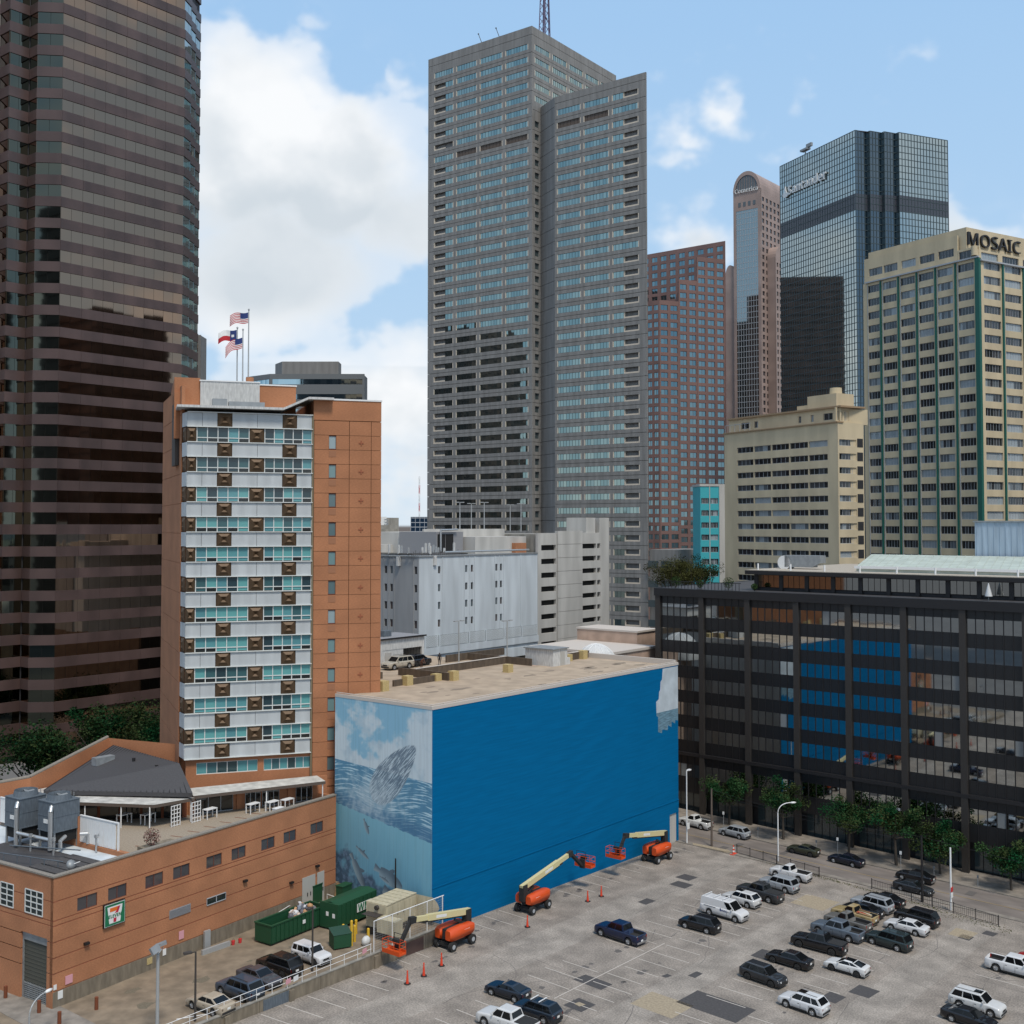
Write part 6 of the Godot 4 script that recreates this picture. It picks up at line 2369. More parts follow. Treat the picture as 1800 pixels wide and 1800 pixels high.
# ---------------------------------------------------------------- loading yard
func make_yard() -> void:
	var y := 1.3
	# retaining wall in panels
	var r := thing("retaining_wall", "stained concrete retaining wall between the yard and parking lot", "wall", Vector3(56, 0, -83.7))
	var n := 10
	for i in n:
		var g := Geo.new()
		var x0 := i * 3.64
		g.box(x0 + 0.03, -1.5, -0.25, x0 + 3.61, y + 0.25, 0.12)
		put(r, "wall_panel", g, M.stained_concrete)
		if i in [0, 2, 4, 7]:
			var c := Geo.new()
			c.box(x0 - 0.3, -1.5, 0.12, x0 + 0.25, y + 0.1, 0.35)
			put(r, "buttress", c, M.stained_concrete)
	var pg := Geo.new()
	pg.box(11.3, -1.0, 0.12, 14.3, y + 0.15, 0.17)
	put(r, "grey_board", pg, M.steel_blue)
	var rp := Geo.new()
	rp.box(29.8, -1.0, 0.12, 32.4, y + 0.1, 0.15)
	put(r, "dark_patch", rp, mat("dark_red_wall", lin(0.10, 0.06, 0.05), 0.9))
	var cap := Geo.new()
	cap.box(0, y + 0.25, -0.28, 36.4, y + 0.33, 0.15)
	put(r, "cap", cap, M.concrete)
	# railing on top
	var rail := thing("pipe_railing", "white pipe railing along the top of the retaining wall", "railing", Vector3(56, y + 0.33, -83.75))
	var g := Geo.new()
	g.path([Vector3(0, 1.0, 0), Vector3(25, 1.0, 0)], 0.028, 6)
	put(rail, "top_rail", g, M.white_metal)
	var g2 := Geo.new()
	g2.path([Vector3(0, 0.5, 0), Vector3(25, 0.5, 0)], 0.022, 6)
	put(rail, "middle_rail", g2, M.white_metal)
	for i in 15:
		var p := Geo.new()
		p.tube(Vector3(i * 1.78, 0, 0), Vector3(i * 1.78, 1.0, 0), 0.03, 0.03, 6)
		put(rail, "post", p, M.white_metal)
	for e in [[14.3, "sign_pink"], [15.2, "sign_white"], [24.0, "sign_pink"]]:
		piece(rail, "notice_board", boxm(0.7, 0.45, 0.03), M[e[1]], Transform3D(Basis(Vector3.UP, 0.2), Vector3(e[0], 0.6, 0.08)))
	# wire fence round the generator
	var wf := thing("wire_fence", "tall wire fence with white posts around the beige generator", "fence", Vector3(81.5, y, -83.9))
	for x in [0.0, 2.6, 5.2, 7.8, 10.2]:
		var p := Geo.new()
		p.tube(Vector3(x, 0.2, 0), Vector3(x, 3.4, 0), 0.05, 0.05, 6)
		put(wf, "post", p, M.white_metal)
	var tr := Geo.new()
	tr.path([Vector3(0, 3.4, 0), Vector3(10.4, 3.4, 0)], 0.045, 6)
	put(wf, "top_rail", tr, M.white_metal)
	var ms := Geo.new()
	for i in 44:
		ms.tube(Vector3(i * 0.24, 0.25, 0), Vector3(i * 0.24, 3.4, 0), 0.009, 0.009, 3, false)
	for i in 13:
		ms.tube(Vector3(0, 0.4 + i * 0.24, 0), Vector3(10.4, 0.4 + i * 0.24, 0), 0.009, 0.009, 3, false)
	put(wf, "mesh", ms, M.galvanised).set_meta("kind", "stuff")
	# roll-off container full of rubbish
	var c := thing("open_container", "open green roll-off container heaped with rubbish", "dumpster", Vector3(80.4, y, -95.3), 4)
	var s := Geo.new()
	s.box(-4.0, 0.25, 1.1, 4.0, 2.0, 1.2)
	s.box(-4.0, 0.25, -1.2, 4.0, 2.0, -1.1)
	s.box(-4.0, 0.25, -1.1, -3.9, 2.0, 1.1)
	s.box(3.9, 0.25, -1.1, 4.0, 2.0, 1.1)
	s.box(-4.0, 0.2, -1.2, 4.0, 0.3, 1.2)
	put(c, "body", s, M.dumpster_green)
	for i in 14:
		var rib := Geo.new()
		rib.box(-3.9 + i * 0.6, 0.3, 1.2, -3.8 + i * 0.6, 1.95, 1.3)
		put(c, "rib", rib, M.dumpster_green)
	var rm := Geo.new()
	rm.box(-4.06, 2.0, 1.06, 4.06, 2.12, 1.28)
	rm.box(-4.06, 2.0, -1.28, 4.06, 2.12, -1.06)
	rm.box(-4.06, 2.0, -1.06, -3.86, 2.12, 1.06)
	rm.box(3.86, 2.0, -1.06, 4.06, 2.12, 1.06)
	put(c, "rim", rm, M.dumpster_green)
	piece(c, "notice_board", boxm(0.4, 0.4, 0.02), M.sign_white, Transform3D(Basis(), Vector3(0.6, 1.3, 1.32)))
	for i in 60:
		var t := Geo.new()
		t.col = [Color(0.6, 0.6, 0.62), Color(0.45, 0.25, 0.12), Color(0.3, 0.35, 0.42), Color(0.55, 0.45, 0.38), Color(0.1, 0.1, 0.12)][rng.randi() % 5]
		var q := rng.randf_range(0.2, 0.55)
		var x := rng.randf_range(-0.4, 3.5)
		t.t = Transform3D(Basis.from_euler(Vector3(rng.randf() * 3, rng.randf() * 3, rng.randf() * 3)), Vector3(x, 1.5 + rng.randf() * 0.9 * (1.0 - absf(x - 1.9) / 2.6), rng.randf_range(-0.9, 0.9)))
		if i % 2:
			t.dome(Vector3.ZERO, Vector3(q, q * 0.7, q * 0.8), 4, 7, -PI / 2)
		else:
			t.box(-q / 2, -q * 0.3, -q / 2, q / 2, q * 0.3, q / 2)
		piece(c, "rubbish_bag", t.mesh(), M.tinted, Transform3D())
	# compactor
	var k := thing("green_compactor", "closed green compactor container with white W lettering", "dumpster", Vector3(86.6, y, -93.2), 6)
	var kb := Geo.new()
	kb.box(-2.9, 0.35, -1.2, 3.4, 2.75, 1.2)
	put(k, "body", kb, M.dumpster_green)
	var kr := Geo.new()
	kr.quad(Vector3(-2.9, 2.75, 1.2), Vector3(3.4, 2.75, 1.2), Vector3(3.4, 2.95, 0), Vector3(-2.9, 2.95, 0))
	kr.quad(Vector3(-2.9, 2.95, 0), Vector3(3.4, 2.95, 0), Vector3(3.4, 2.75, -1.2), Vector3(-2.9, 2.75, -1.2))
	put(k, "lid", kr, M.dumpster_green)
	var ke := Geo.new()
	ke.box(-3.1, 0.2, -1.3, -2.9, 2.85, 1.3)
	for i in 9:
		ke.box(-2.4 + i * 0.7, 0.35, 1.2, -2.3 + i * 0.7, 2.7, 1.28)
	put(k, "end_frame", ke, M.dumpster_green)
	var kw := Geo.new()
	kw.box(0.0, 1.2, 1.285, 2.4, 2.1, 1.31)
	put(k, "name_board", kw, M.sign_white)
	words(k, "lettering", "WM", 1.1, 0.02, M.sign_green, Transform3D(Basis(), Vector3(1.15, 1.65, 1.33)))
	for e in [[-3.12, 1.7, -0.2], [-3.12, 1.6, 0.7]]:
		piece(k, "notice_board", boxm(0.02, 0.45, 0.35), M.sign_white, Transform3D(Basis(), Vector3(e[0], e[1], e[2])))
	# generator
	var ge := thing("generator", "big beige generator housing with ribbed roof on a steel base", "generator", Vector3(88.3, y, -88.2), 6)
	var gb := Geo.new()
	gb.box(-2.6, 0.7, -1.35, 2.6, 3.2, 1.35)
	put(ge, "housing", gb, M.generator_beige)
	var gn := Geo.new()
	gn.t = Transform3D(Basis(Vector3.RIGHT, -PI / 2), Vector3(0, 0, 1.2))
	gn.prism(poly([-3.9, 0.9, -2.6, 0.35, -2.6, 2.3, -3.9, 2.3]), 0.0, -2.4)
	gn.prism(poly([2.6, 0.7, 3.8, 1.6, 3.4, 2.3, 2.6, 3.1]), 0.0, -2.4)
	put(ge, "hood", gn, M.generator_beige)
	var gs := Geo.new()
	gs.box(-2.7, 0.0, -1.3, 2.6, 0.68, 1.3)
	put(ge, "base", gs, M.dark_column)
	for i in 6:
		var rr := Geo.new()
		rr.box(-2.55 + i * 0.87, 3.2, -1.4, -1.78 + i * 0.87, 3.28, 1.4)
		put(ge, "roof_panel", rr, M.generator_beige)
	for i in 5:
		var d := Geo.new()
		d.box(-2.5 + i * 1.01, 0.8, 1.35, -1.53 + i * 1.01, 3.0, 1.37)
		var dp := put(ge, "door", d, M.generator_beige)
		var h := Geo.new()
		h.box(-1.7 + i * 1.01, 1.8, 1.37, -1.64 + i * 1.01, 2.05, 1.41)
		put(dp, "handle", h, M.black_metal)
	var ex := Geo.new()
	ex.tube(Vector3(-2.9, 2.9, 0.2), Vector3(-2.5, 2.9, 0.2), 0.25, 0.25, 10)
	ex.box(-3.8, 2.3, -1.0, -2.7, 2.34, 1.0)
	put(ge, "exhaust", ex, M.dark_column)
	# small dumpster, bollards, cabinets, pallets
	var sd := thing("small_dumpster", "small green dumpster with its lid closed beside yellow bollards", "dumpster", Vector3(81.0, y, -88.3), -24)
	var sg := Geo.new()
	sg.box(-0.95, 0.15, -0.8, 0.95, 1.5, 0.8)
	put(sd, "body", sg, M.dumpster_green)
	var sl := Geo.new()
	sl.quad(Vector3(-1.0, 1.5, 0.85), Vector3(1.0, 1.5, 0.85), Vector3(1.0, 1.85, -0.85), Vector3(-1.0, 1.85, -0.85))
	sl.quad(Vector3(-0.95, 1.5, -0.8), Vector3(-0.95, 1.5, 0.8), Vector3(-1.0, 1.5, 0.85), Vector3(-1.0, 1.85, -0.85))
	put(sd, "lid", sl, mat("lid_green", lin(0.02, 0.06, 0.04), 0.5))
	var i := 0
	for e in [[81.9, -87.6, 2.6], [82.9, -88.2, 1.7], [84.6, -89.8, 1.5], [83.6, -86.9, 1.5], [82.6, -89.6, 1.6]]:
		var bo := thing("yellow_bollard", ["tall yellow bollard touching the small green dumpster", "yellow bollard between small dumpster and generator", "yellow bollard before the compactor's white board", "yellow bollard by the white sack near the railing", "yellow bollard behind the small green dumpster"][i], "bollard", Vector3(e[0], y, e[1]), 0, "yellow bollards in the yard")
		var bg := Geo.new()
		bg.tube(Vector3.ZERO, Vector3(0, e[2] - 0.1, 0), 0.15, 0.15, 10)
		put(bo, "post", bg, M.safety_yellow)
		var bc := Geo.new()
		bc.dome(Vector3(0, e[2] - 0.1, 0), Vector3(0.15, 0.1, 0.15), 3, 10)
		put(bo, "cap", bc, M.safety_yellow)
		i += 1
	var sk := Geo.new()
	sk.dome(Vector3(83.0, y + 0.4, -86.6), Vector3(0.55, 0.55, 0.4), 6, 10, -PI / 2)
	tag(put(self, "white_sack", sk, M.white_paint), "crumpled white sack on the ground between the yellow bollards", "sack")
	var pa := thing("wooden_pallet", "wooden pallet leaning against the foot of the mural wall", "pallet", Vector3(91.6, y, -100.6), -78)
	for j in 6:
		var b := Geo.new()
		b.t = Transform3D(Basis(Vector3.RIGHT, -0.25), Vector3.ZERO)
		b.box(-0.6 + j * 0.21, 0, 0, -0.46 + j * 0.21, 1.5, 0.03)
		put(pa, "slat", b, M.wood)
	for j in 3:
		var b := Geo.new()
		b.t = Transform3D(Basis(Vector3.RIGHT, -0.25), Vector3.ZERO)
		b.box(-0.6, 0.05 + j * 0.65, -0.1, 0.73, 0.15 + j * 0.65, -0.01)
		put(pa, "batten", b, M.wood)
	for e in [[88.6, -101.0, "dark green utility cabinet left of the pair by the mural"], [90.6, -98.2, "dark green utility cabinet right of the pair by the mural"]]:
		var cb := thing("utility_cabinet", e[2], "cabinet", Vector3(e[0], y, e[1]), 6)
		var cg := Geo.new()
		cg.box(-0.8, 0, -0.5, 0.8, 2.0, 0.5)
		put(cb, "case", cg, M.dumpster_green)
		var cl := Geo.new()
		cl.box(-0.86, 2.0, -0.56, 0.86, 2.1, 0.56)
		put(cb, "lid", cl, M.dumpster_green)
	# ramp railing at the door
	var dr := thing("door_railing", "white pipe railing around the yard's back doors", "railing", Vector3(84, y, -100))
	for e in [[[-4, 0.9, 1.4], [1.0, 0.9, -0.4], [4.6, 0.9, -0.9], [6.2, 0.9, -1.0]], [[0.5, 0.9, 2.6], [5.2, 1.0, 2.2], [5.3, 1.0, 0.4]]]:
		var gg := Geo.new()
		var pts := []
		for q in e:
			pts.append(Vector3(q[0], q[1], q[2]))
			gg.tube(Vector3(q[0], 0, q[2]), Vector3(q[0], q[1], q[2]), 0.04, 0.04, 5)
		gg.path(pts, 0.045, 6)
		put(dr, "rail", gg, M.white_metal)
	lamp_post("yard_lamp_post", "dark lamp post rising beside the white parked jeep", Vector3(74.9, y, -85.6), 6.2, 200, M.dark_column, "single")
	lamp_post("yard_lamp_post", "dark lamp post at the left end of the yard by the gold sedan", Vector3(61.0, y, -85.0), 6.0, 160, M.dark_column, "single")
	lamp_post("mural_pole", "black pole without lamp before the mural", Vector3(91.9, y, -91.2), 6.0, 0, M.black_metal, "none")
	# floodlight mast near the bottom edge
	var f := thing("floodlight_mast", "tall pale mast carrying two tilted floodlights at the yard's front", "floodlight", Vector3(57.0, y - 1.3, -84.7))
	var fm := Geo.new()
	fm.tube(Vector3(0, -1, 0), Vector3(0, 8.3, 0), 0.17, 0.13, 10)
	put(f, "mast", fm, M.galvanised)
	for e in [[-0.5, 0.5], [0.55, -0.6]]:
		var l := Geo.new()
		l.t = Transform3D(Basis.from_euler(Vector3(0.5 + e[1], e[1], 0.3)), Vector3(e[0], 8.9, e[1] * 0.6))
		l.box(-0.45, -0.12, -0.32, 0.45, 0.12, 0.32)
		put(f, "floodlight", l, M.grey_metal)
	var fb := Geo.new()
	fb.path([Vector3(-0.6, 8.6, 0.2), Vector3(0, 8.3, 0), Vector3(0.7, 8.6, -0.3)], 0.05, 6)
	put(f, "bracket", fb, M.galvanised)
	# rusty posts by the garage doors
	i = 0
	for e in [[53.2, -93.6, 0.3], [53.3, -97.2, 0.4], [53.0, -102.6, 0.4], [56.9, -93.9, 0.2]]:
		var bo := thing("rusty_post", ["rusty brown bollard in front of the brick corner", "rusty bollard right of the tall garage gate", "rusty bollard left of the tall garage gate", "rusty bollard in the driveway with a black drain beside it"][i], "bollard", Vector3(e[0], 0.9, e[1]), 0, "rusty bollards by the garage doors")
		var bg := Geo.new()
		bg.tube(Vector3(0, -0.6, 0), Vector3(0, 1.5, 0), 0.17, 0.17, 10)
		put(bo, "post", bg, M.rust)
		i += 1
	# street corner at the lower left
	lamp_post("street_lamp", "curved silver street lamp reaching in at the lower left corner", Vector3(49.6, 0, -92.0), 3.6, 20, M.galvanised, "arm")
	var lg := Geo.new()
	lg.prism(poly([30, -83.9, 52.6, -90, 52.6, -130, 30, -130]), -1.0, 1.22)
	struct("side_street", "grey side street at the lower left corner", lg, M.ground)
	var sw := Geo.new()
	sw.prism(poly([51.2, -84, 55.2, -84, 55.2, -125, 51.2, -125]), -1.0, 1.34)
	struct("corner_sidewalk", "tan sidewalk before the garage doors", sw, M.sidewalk)
	# stacked grey sheets against the brick wall
	for e in [[[71.6, -98.4], [72.3, -98.5], 1.9], [[70.6, -97.4], [74.0, -97.6], 0.5]]:
		var b := Geo.new()
		b.box(e[0][0], y, e[0][1] - 0.1, e[1][0], y + e[2], e[0][1] + 0.15)
		tag(put(self, "sheet_stack", b, M.galvanised), "upright pale grey board leaning at the brick wall" if e[2] > 1 else "low pile of pale grey boards on the yard floor", "boards")


# ---------------------------------------------------------------- street furniture
func make_street() -> void:
	lamp_post("white_mast", "slim white mast with a notice at the garage corner", on(144.5, -84.6), 10.4, 0, M.white_metal, "single")
	var nb := Geo.new()
	nb.at(on(144.4, -84.3, 2.6), Vector3(0.7, 0.9, 0.04))
	tag(put(self, "notice_sign", nb, M.sign_white), "white and red notice on the slim mast at the garage corner", "sign")
	lamp_post("street_lamp", "curved white street lamp by the lot fence and the white pickup", on(146.2, -71.2), 6.6, -40, M.white_metal, "arm")
	for e in [[146.0, -81.4, 8.2, "weathered wooden utility pole beside the street entrance", "pole_wood"], [143.2, -50.4, 8.2, "dark utility pole by the fence near the parked row", "black_metal"]]:
		var o := thing("utility_pole", e[3], "pole", on(e[0], e[1]))
		var g := Geo.new()
		g.tube(Vector3(0, -0.3, 0), Vector3(0, e[2], 0), 0.17, 0.12, 9)
		put(o, "shaft", g, M[e[4]])
		var c := Geo.new()
		c.tube(Vector3(0, e[2] - 0.12, 0), Vector3(0, e[2], 0), 0.15, 0.12, 9)
		put(o, "cap", c, M[e[4]])
	var wm := thing("notice_mast", "white mast with a red and white parking notice behind the lot fence", "mast", on(142.3, -46.6))
	var wg := Geo.new()
	wg.tube(Vector3(0, -0.3, 0), Vector3(0, 7.6, 0), 0.13, 0.1, 8)
	put(wm, "shaft", wg, M.white_metal)
	for e in [[1.9, "sign_white"], [2.6, "red"]]:
		var bd := Geo.new()
		bd.at(Vector3(-0.05, e[0], 0.14), Vector3(0.75, 0.55, 0.04))
		put(wm, "notice_board", bd, M[e[1]])
	# low iron fences
	for e in [[145.2, -77.0, 143.4, -64.0, "low black iron fence behind the white pickup"], [143.6, -57.0, 140.6, -40.6, "low black iron fence along the street, right section"]]:
		var o := thing("iron_fence", e[4], "fence")
		var a := on(e[0], e[1])
		var b := on(e[2], e[3])
		var n := 6
		for i in n + 1:
			var g := Geo.new()
			var p := a.lerp(b, float(i) / n)
			g.tube(p, p + Vector3(0, 1.35, 0), 0.055, 0.055, 5)
			put(o, "post", g, M.black_metal)
		var r := Geo.new()
		for h in [0.2, 1.2]:
			r.tube(a + Vector3(0, h, 0), b + Vector3(0, h, 0), 0.03, 0.03, 4)
		put(o, "rail", r, M.black_metal)
		for i in 70:
			var g := Geo.new()
			var p := a.lerp(b, (i + 0.5) / 70.0)
			g.tube(p + Vector3(0, 0.2, 0), p + Vector3(0, 1.25, 0), 0.016, 0.016, 4)
			piece(o, "bar", g.mesh(), M.black_metal, Transform3D())
	# yellow kerb and verge at the lot entrance
	var k := Geo.new()
	k.prism(poly([144.3, -84.0, 145.2, -84.0, 145.2, -78.4, 144.6, -77.6, 144.2, -78.4]), -1.6, -1.12)
	struct("kerb_island", "worn yellow kerb island at the lot entrance", k, M.patch_pale)
	var wd := Geo.new()
	for i in 1500:
		var z := rng.randf_range(-77, -39)
		var x := 145.2 - (z + 77.0) * 0.125 + rng.randfn() * (0.25 if z < -48 else 0.7) - (0.0 if z < -48 else 0.5)
		var p := on(x, z)
		var h := rng.randf_range(0.03, 0.13)
		wd.col = [Color(0.10, 0.11, 0.04), Color(0.16, 0.13, 0.06), Color(0.07, 0.09, 0.03)][rng.randi() % 3]
		var d := Vector3(rng.randf_range(-0.08, 0.08), 0, rng.randf_range(-0.08, 0.08))
		wd.tri(p - d, p + d, p + Vector3(0, h, 0))
	var wo := put(self, "weeds", wd, M.leaf)
	tag(wo, "dry weeds and grass along the foot of the iron fence", "weeds", "", "stuff")
	# signs and meters along the far kerb
	var i := 0
	for e in [[155.2, -84.5, 1], [154.6, -78.5, 0], [154.4, -69.3, 0], [154.1, -66.0, 1], [153.9, -57.0, 1], [154.0, -52.6, 0], [154.1, -47.0, 0], [155.2, -38.0, 1]]:
		var o := thing("parking_meter" if e[2] == 0 else "kerb_sign", ["thin kerb sign behind the silver street SUV", "grey parking meter beside the silver street SUV", "grey parking meter beside the olive car", "thin kerb sign between the olive and dark cars", "thin kerb sign before the third street tree", "grey parking meter behind the black kerb sedan", "grey parking meter near the last street tree", "thin kerb sign by the planters"][i], "parking meter" if e[2] == 0 else "sign", on(e[0], e[1], 0.14))
		var g := Geo.new()
		g.tube(Vector3.ZERO, Vector3(0, 1.2 if e[2] == 0 else 2.6, 0), 0.035, 0.035, 5)
		put(o, "post", g, M.galvanised)
		var h := Geo.new()
		if e[2] == 0:
			h.at(Vector3(0, 1.35, 0), Vector3(0.2, 0.34, 0.16))
		else:
			h.at(Vector3(-0.04, 2.4, 0), Vector3(0.03, 0.45, 0.3))
		put(o, "head", h, M.steel_blue if e[2] == 0 else M.sign_white)
		i += 1
	i = 0
	for e in [[158.6, -39.6], [158.2, -34.6], [159.3, -36.8]]:
		var p := on(e[0], e[1], 0.14)
		var o := thing("round_planter", ["dark round planter of dry ferns left of the office entrance", "dark round planter of dry ferns at the right picture edge", "dark round planter of dry ferns between its two neighbours"][i], "planter", p, 0, "planters along the black office block")
		var g := Geo.new()
		g.tube(Vector3.ZERO, Vector3(0, 0.7, 0), 0.55, 0.75, 14)
		put(o, "pot", g, M.dark_column)
		var l := Geo.new()
		for q in 150:
			var a := rng.randf() * TAU
			var r := rng.randf_range(0.2, 0.95)
			l.col = [Color(0.30, 0.20, 0.07), Color(0.22, 0.17, 0.06), Color(0.36, 0.26, 0.1)][rng.randi() % 3]
			var tip := Vector3(cos(a) * r, 0.75 + rng.randf() * 0.75, sin(a) * r)
			var s := Vector3(-sin(a), 0, cos(a)) * 0.07
			l.tri(Vector3(0, 0.7, 0) + tip * 0.2 - s, Vector3(0, 0.7, 0) + tip * 0.2 + s, tip)
		put(o, "fern", l, M.leaf_dry).set_meta("kind", "stuff")
		i += 1
	# wires between the poles
	var w := Geo.new()
	for e in [[on(146.0, -81.4, 8.0), on(143.2, -50.4, 8.0)], [on(143.2, -50.4, 8.0), on(141.5, -10, 8.0)], [on(146.0, -81.4, 7.6), on(143.2, -50.4, 7.4)]]:
		var last: Vector3 = e[0]
		for j in 12:
			var t := (j + 1) / 12.0
			var q: Vector3 = e[0].lerp(e[1], t) - Vector3(0, sin(t * PI) * 0.7, 0)
			w.tube(last, q, 0.018, 0.018, 3, false)
			last = q
	tag(put(self, "overhead_wires", w, M.black_metal), "thin black overhead wires strung between the utility poles", "wires")
	# square grates in street and lot
	for e in [[149.5, -79, 0.5], [150.8, -72.4, 0.35], [151.2, -47, 0.5], [146.3, -79.8, 0.5]]:
		var g := flat([e[0] - 1.0, e[1] - e[2], e[0] + 1.0, e[1] - e[2], e[0] + 1.0, e[1] + e[2], e[0] - 1.0, e[1] + e[2]], 0.01 if e[0] > 145.5 else 0.12)
		mark("road_patch", g, M.stain)


# ---------------------------------------------------------------- trees
func crown(kind: String, variant: int, r: Vector3, leaves: int) -> ArrayMesh:
	var key := "crown%s%d" % [kind, variant]
	if cache.has(key):
		return cache[key]
	var g := Geo.new()
	var q := RandomNumberGenerator.new()
	q.seed = 100 + variant * 7 + kind.length()
	var clumps := []
	var limbs := []
	for i in 11:
		var az := TAU * i / 8.0 + q.randf() * 0.9
		var up := q.randf_range(-0.35, 0.7) if i < 8 else q.randf_range(0.6, 1.5)
		limbs.append([Vector3(cos(az) * cos(up), sin(up), sin(az) * cos(up)), q.randf_range(0.6, 1.25)])
	var nc := 46 if kind == "big" else 30
	for i in nc:
		var l: Array = limbs[i % limbs.size()]
		var d: Vector3 = l[0] * pow(q.randf(), 0.55) * float(l[1]) + Vector3(q.randfn(), q.randfn() * 0.6, q.randfn()) * 0.16
		clumps.append([d * r * q.randf_range(0.75, 1.15), q.randf_range(0.20, 0.40) * r.x, q.randf_range(0.6, 1.25), q.randf_range(-0.02, 0.02)])
	for i in leaves:
		var c: Array = clumps[i % nc]
		var o: Vector3 = c[0] + Vector3(q.randfn(), q.randfn() * 0.75, q.randfn()).limit_length(1.7) * float(c[1]) * 0.62
		var a := Vector3(q.randfn(), q.randfn() * 0.6, q.randfn()).normalized()
		var b := a.cross(Vector3(q.randfn(), q.randfn(), q.randfn()).normalized()).normalized()
		var s := q.randf_range(0.10, 0.21) if kind != "big" else q.randf_range(0.14, 0.30)
		var k: float = c[2] * q.randf_range(0.7, 1.3)
		if kind == "big":
			k *= 0.72
		g.col = Color((0.030 + c[3]) * k, 0.062 * k, 0.024 * k) if kind != "far" else Color(0.06 * k, 0.062 * k, 0.022 * k)
		g.tri(o - a * s, o + b * s * 0.55, o + a * s)
		g.tri(o - a * s, o + a * s, o - b * s * 0.55)
	cache[key] = g.mesh()
	return cache[key]


func tree(called: String, label: String, p: Vector3, h: float, r: Vector3, kind: String, variant: int, group: String, leaves := 5200) -> void:
	var o := thing(called, label, "tree", p, variant * 57.0, group)
	var q := RandomNumberGenerator.new()
	q.seed = 40 + variant
	var t := Geo.new()
	var mid := Vector3(q.randf_range(-0.2, 0.2), h * 0.55, q.randf_range(-0.2, 0.2))
	t.tube(Vector3(0, -0.3, 0), mid, h * 0.026, h * 0.018, 8)
	put(o, "trunk", t, M.bark)
	for i in 6:
		var l := Geo.new()
		var a := TAU * i / 6 + q.randf()
		var start := mid * q.randf_range(0.65, 1.0)
		var end := Vector3(cos(a) * r.x * 0.7, h - r.y * q.randf_range(0.2, 1.0), sin(a) * r.z * 0.7)
		var bend := start.lerp(end, 0.5) + Vector3(0, -0.2 * r.y, 0)
		l.tube(start, bend, h * 0.013, h * 0.009, 6)
		l.tube(bend, end, h * 0.009, h * 0.003, 6)
		put(o, "limb", l, M.bark)
	var m := part(o, "crown", crown(kind, variant % 3, r, leaves), M.leaf, Transform3D(Basis(), Vector3(0, h - r.y * 0.95, 0)))
	m.set_meta("kind", "stuff")


func shrub(called: String, label: String, p: Vector3, s: float, tone: String) -> void:
	var o := thing(called, label, "shrub", p)
	var t := Geo.new()
	for i in 5:
		var a := TAU * i / 5
		t.tube(Vector3.ZERO, Vector3(cos(a) * s * 0.4, s * 0.7, sin(a) * s * 0.4), 0.03, 0.012, 5)
	put(o, "stem", t, M.bark)
	var g := Geo.new()
	for i in 420:
		var d := Vector3(rng.randfn(), rng.randfn(), rng.randfn()).limit_length(1.8) * s * 0.3 + Vector3(0, s * 0.72, 0)
		var a := Vector3(rng.randfn(), rng.randfn(), rng.randfn()).normalized() * 0.1
		var b := a.cross(Vector3(rng.randfn(), rng.randfn(), rng.randfn())).normalized() * 0.05
		g.col = [Color(0.16, 0.07, 0.06), Color(0.25, 0.15, 0.14), Color(0.09, 0.06, 0.04)][i % 3] if tone == "red" else [Color(0.03, 0.06, 0.02), Color(0.06, 0.10, 0.03), Color(0.02, 0.04, 0.02)][i % 3]
		g.tri(d - a, d + b, d + a)
		g.tri(d - a, d + a, d - b)
	put(o, "foliage", g, M.leaf).set_meta("kind", "stuff")


func make_trees() -> void:
	var at := [[158.2, -85.2, 7.6], [156.6, -75.4, 8.0], [157.0, -65.6, 7.2], [156.0, -58.4, 8.4], [156.4, -52.6, 6.6], [156.0, -43.4, 6.2]]
	var names := ["street tree nearest the blue wall's right end", "street tree between the silver SUV and the olive car", "street tree behind the olive parked car", "tallest street tree, behind the dark kerb sedan", "narrow street tree right of the tallest one", "low street tree by the planters at the right"]
	for i in 6:
		var e: Array = at[i]
		tree("street_tree", names[i], on(e[0], e[1], 0.14), e[2], Vector3(3.4, 2.9, 3.4), "street", i, "trees along the black office block")
	var big := [[70, -150, 13.0], [86, -158, 14.0], [100, -164, 14.5], [112, -168, 13], [124, -170, 12.5], [92, -145, 10], [106, -150, 11], [60, -142, 13], [118, -154, 11], [78, -140, 9], [56, -134, 8.5], [66, -137, 9], [88, -152, 10], [48, -140, 11]]
	var bn := ["broad dark tree at the far left edge", "big dark tree left of the striped tower's corner", "tallest dark tree before the striped tower", "dark tree right of the tallest one", "dark tree touching the hotel's left wall", "lower dark tree behind the gable wall", "rounded dark tree behind the pavilion roof", "shaded dark tree at the lower left edge", "small dark tree beside the hotel's foot", "lowest dark tree behind the white canopy", "low dark tree at the left edge behind the podium wall", "low dark tree just left of the gable wall", "dark tree between the two tallest of its row", "dark tree cut by the left picture edge"]
	for i in 14:
		var e: Array = big[i]
		tree("park_tree", bn[i], Vector3(e[0], 1.5, e[1]), e[2], Vector3(6.2, 5.4, 6.2), "big", i, "trees behind the podium", 9000)
	for i in 4:
		var e: Array = [[226, -137, 0], [233, -138, 0], [240, -136, 1], [222, -128, 0]][i]
		tree("far_tree", ["olive far tree left of the three behind the black block", "olive far tree in the middle beyond the black block", "dark green far tree beside the turquoise slab", "olive far tree just above the terrace railing"][i], Vector3(e[0], 22, e[1]), 15.0, Vector3(4.6, 4.4, 4.6), "far" if e[2] == 0 else "tall", i, "far trees beyond the black block", 5000)


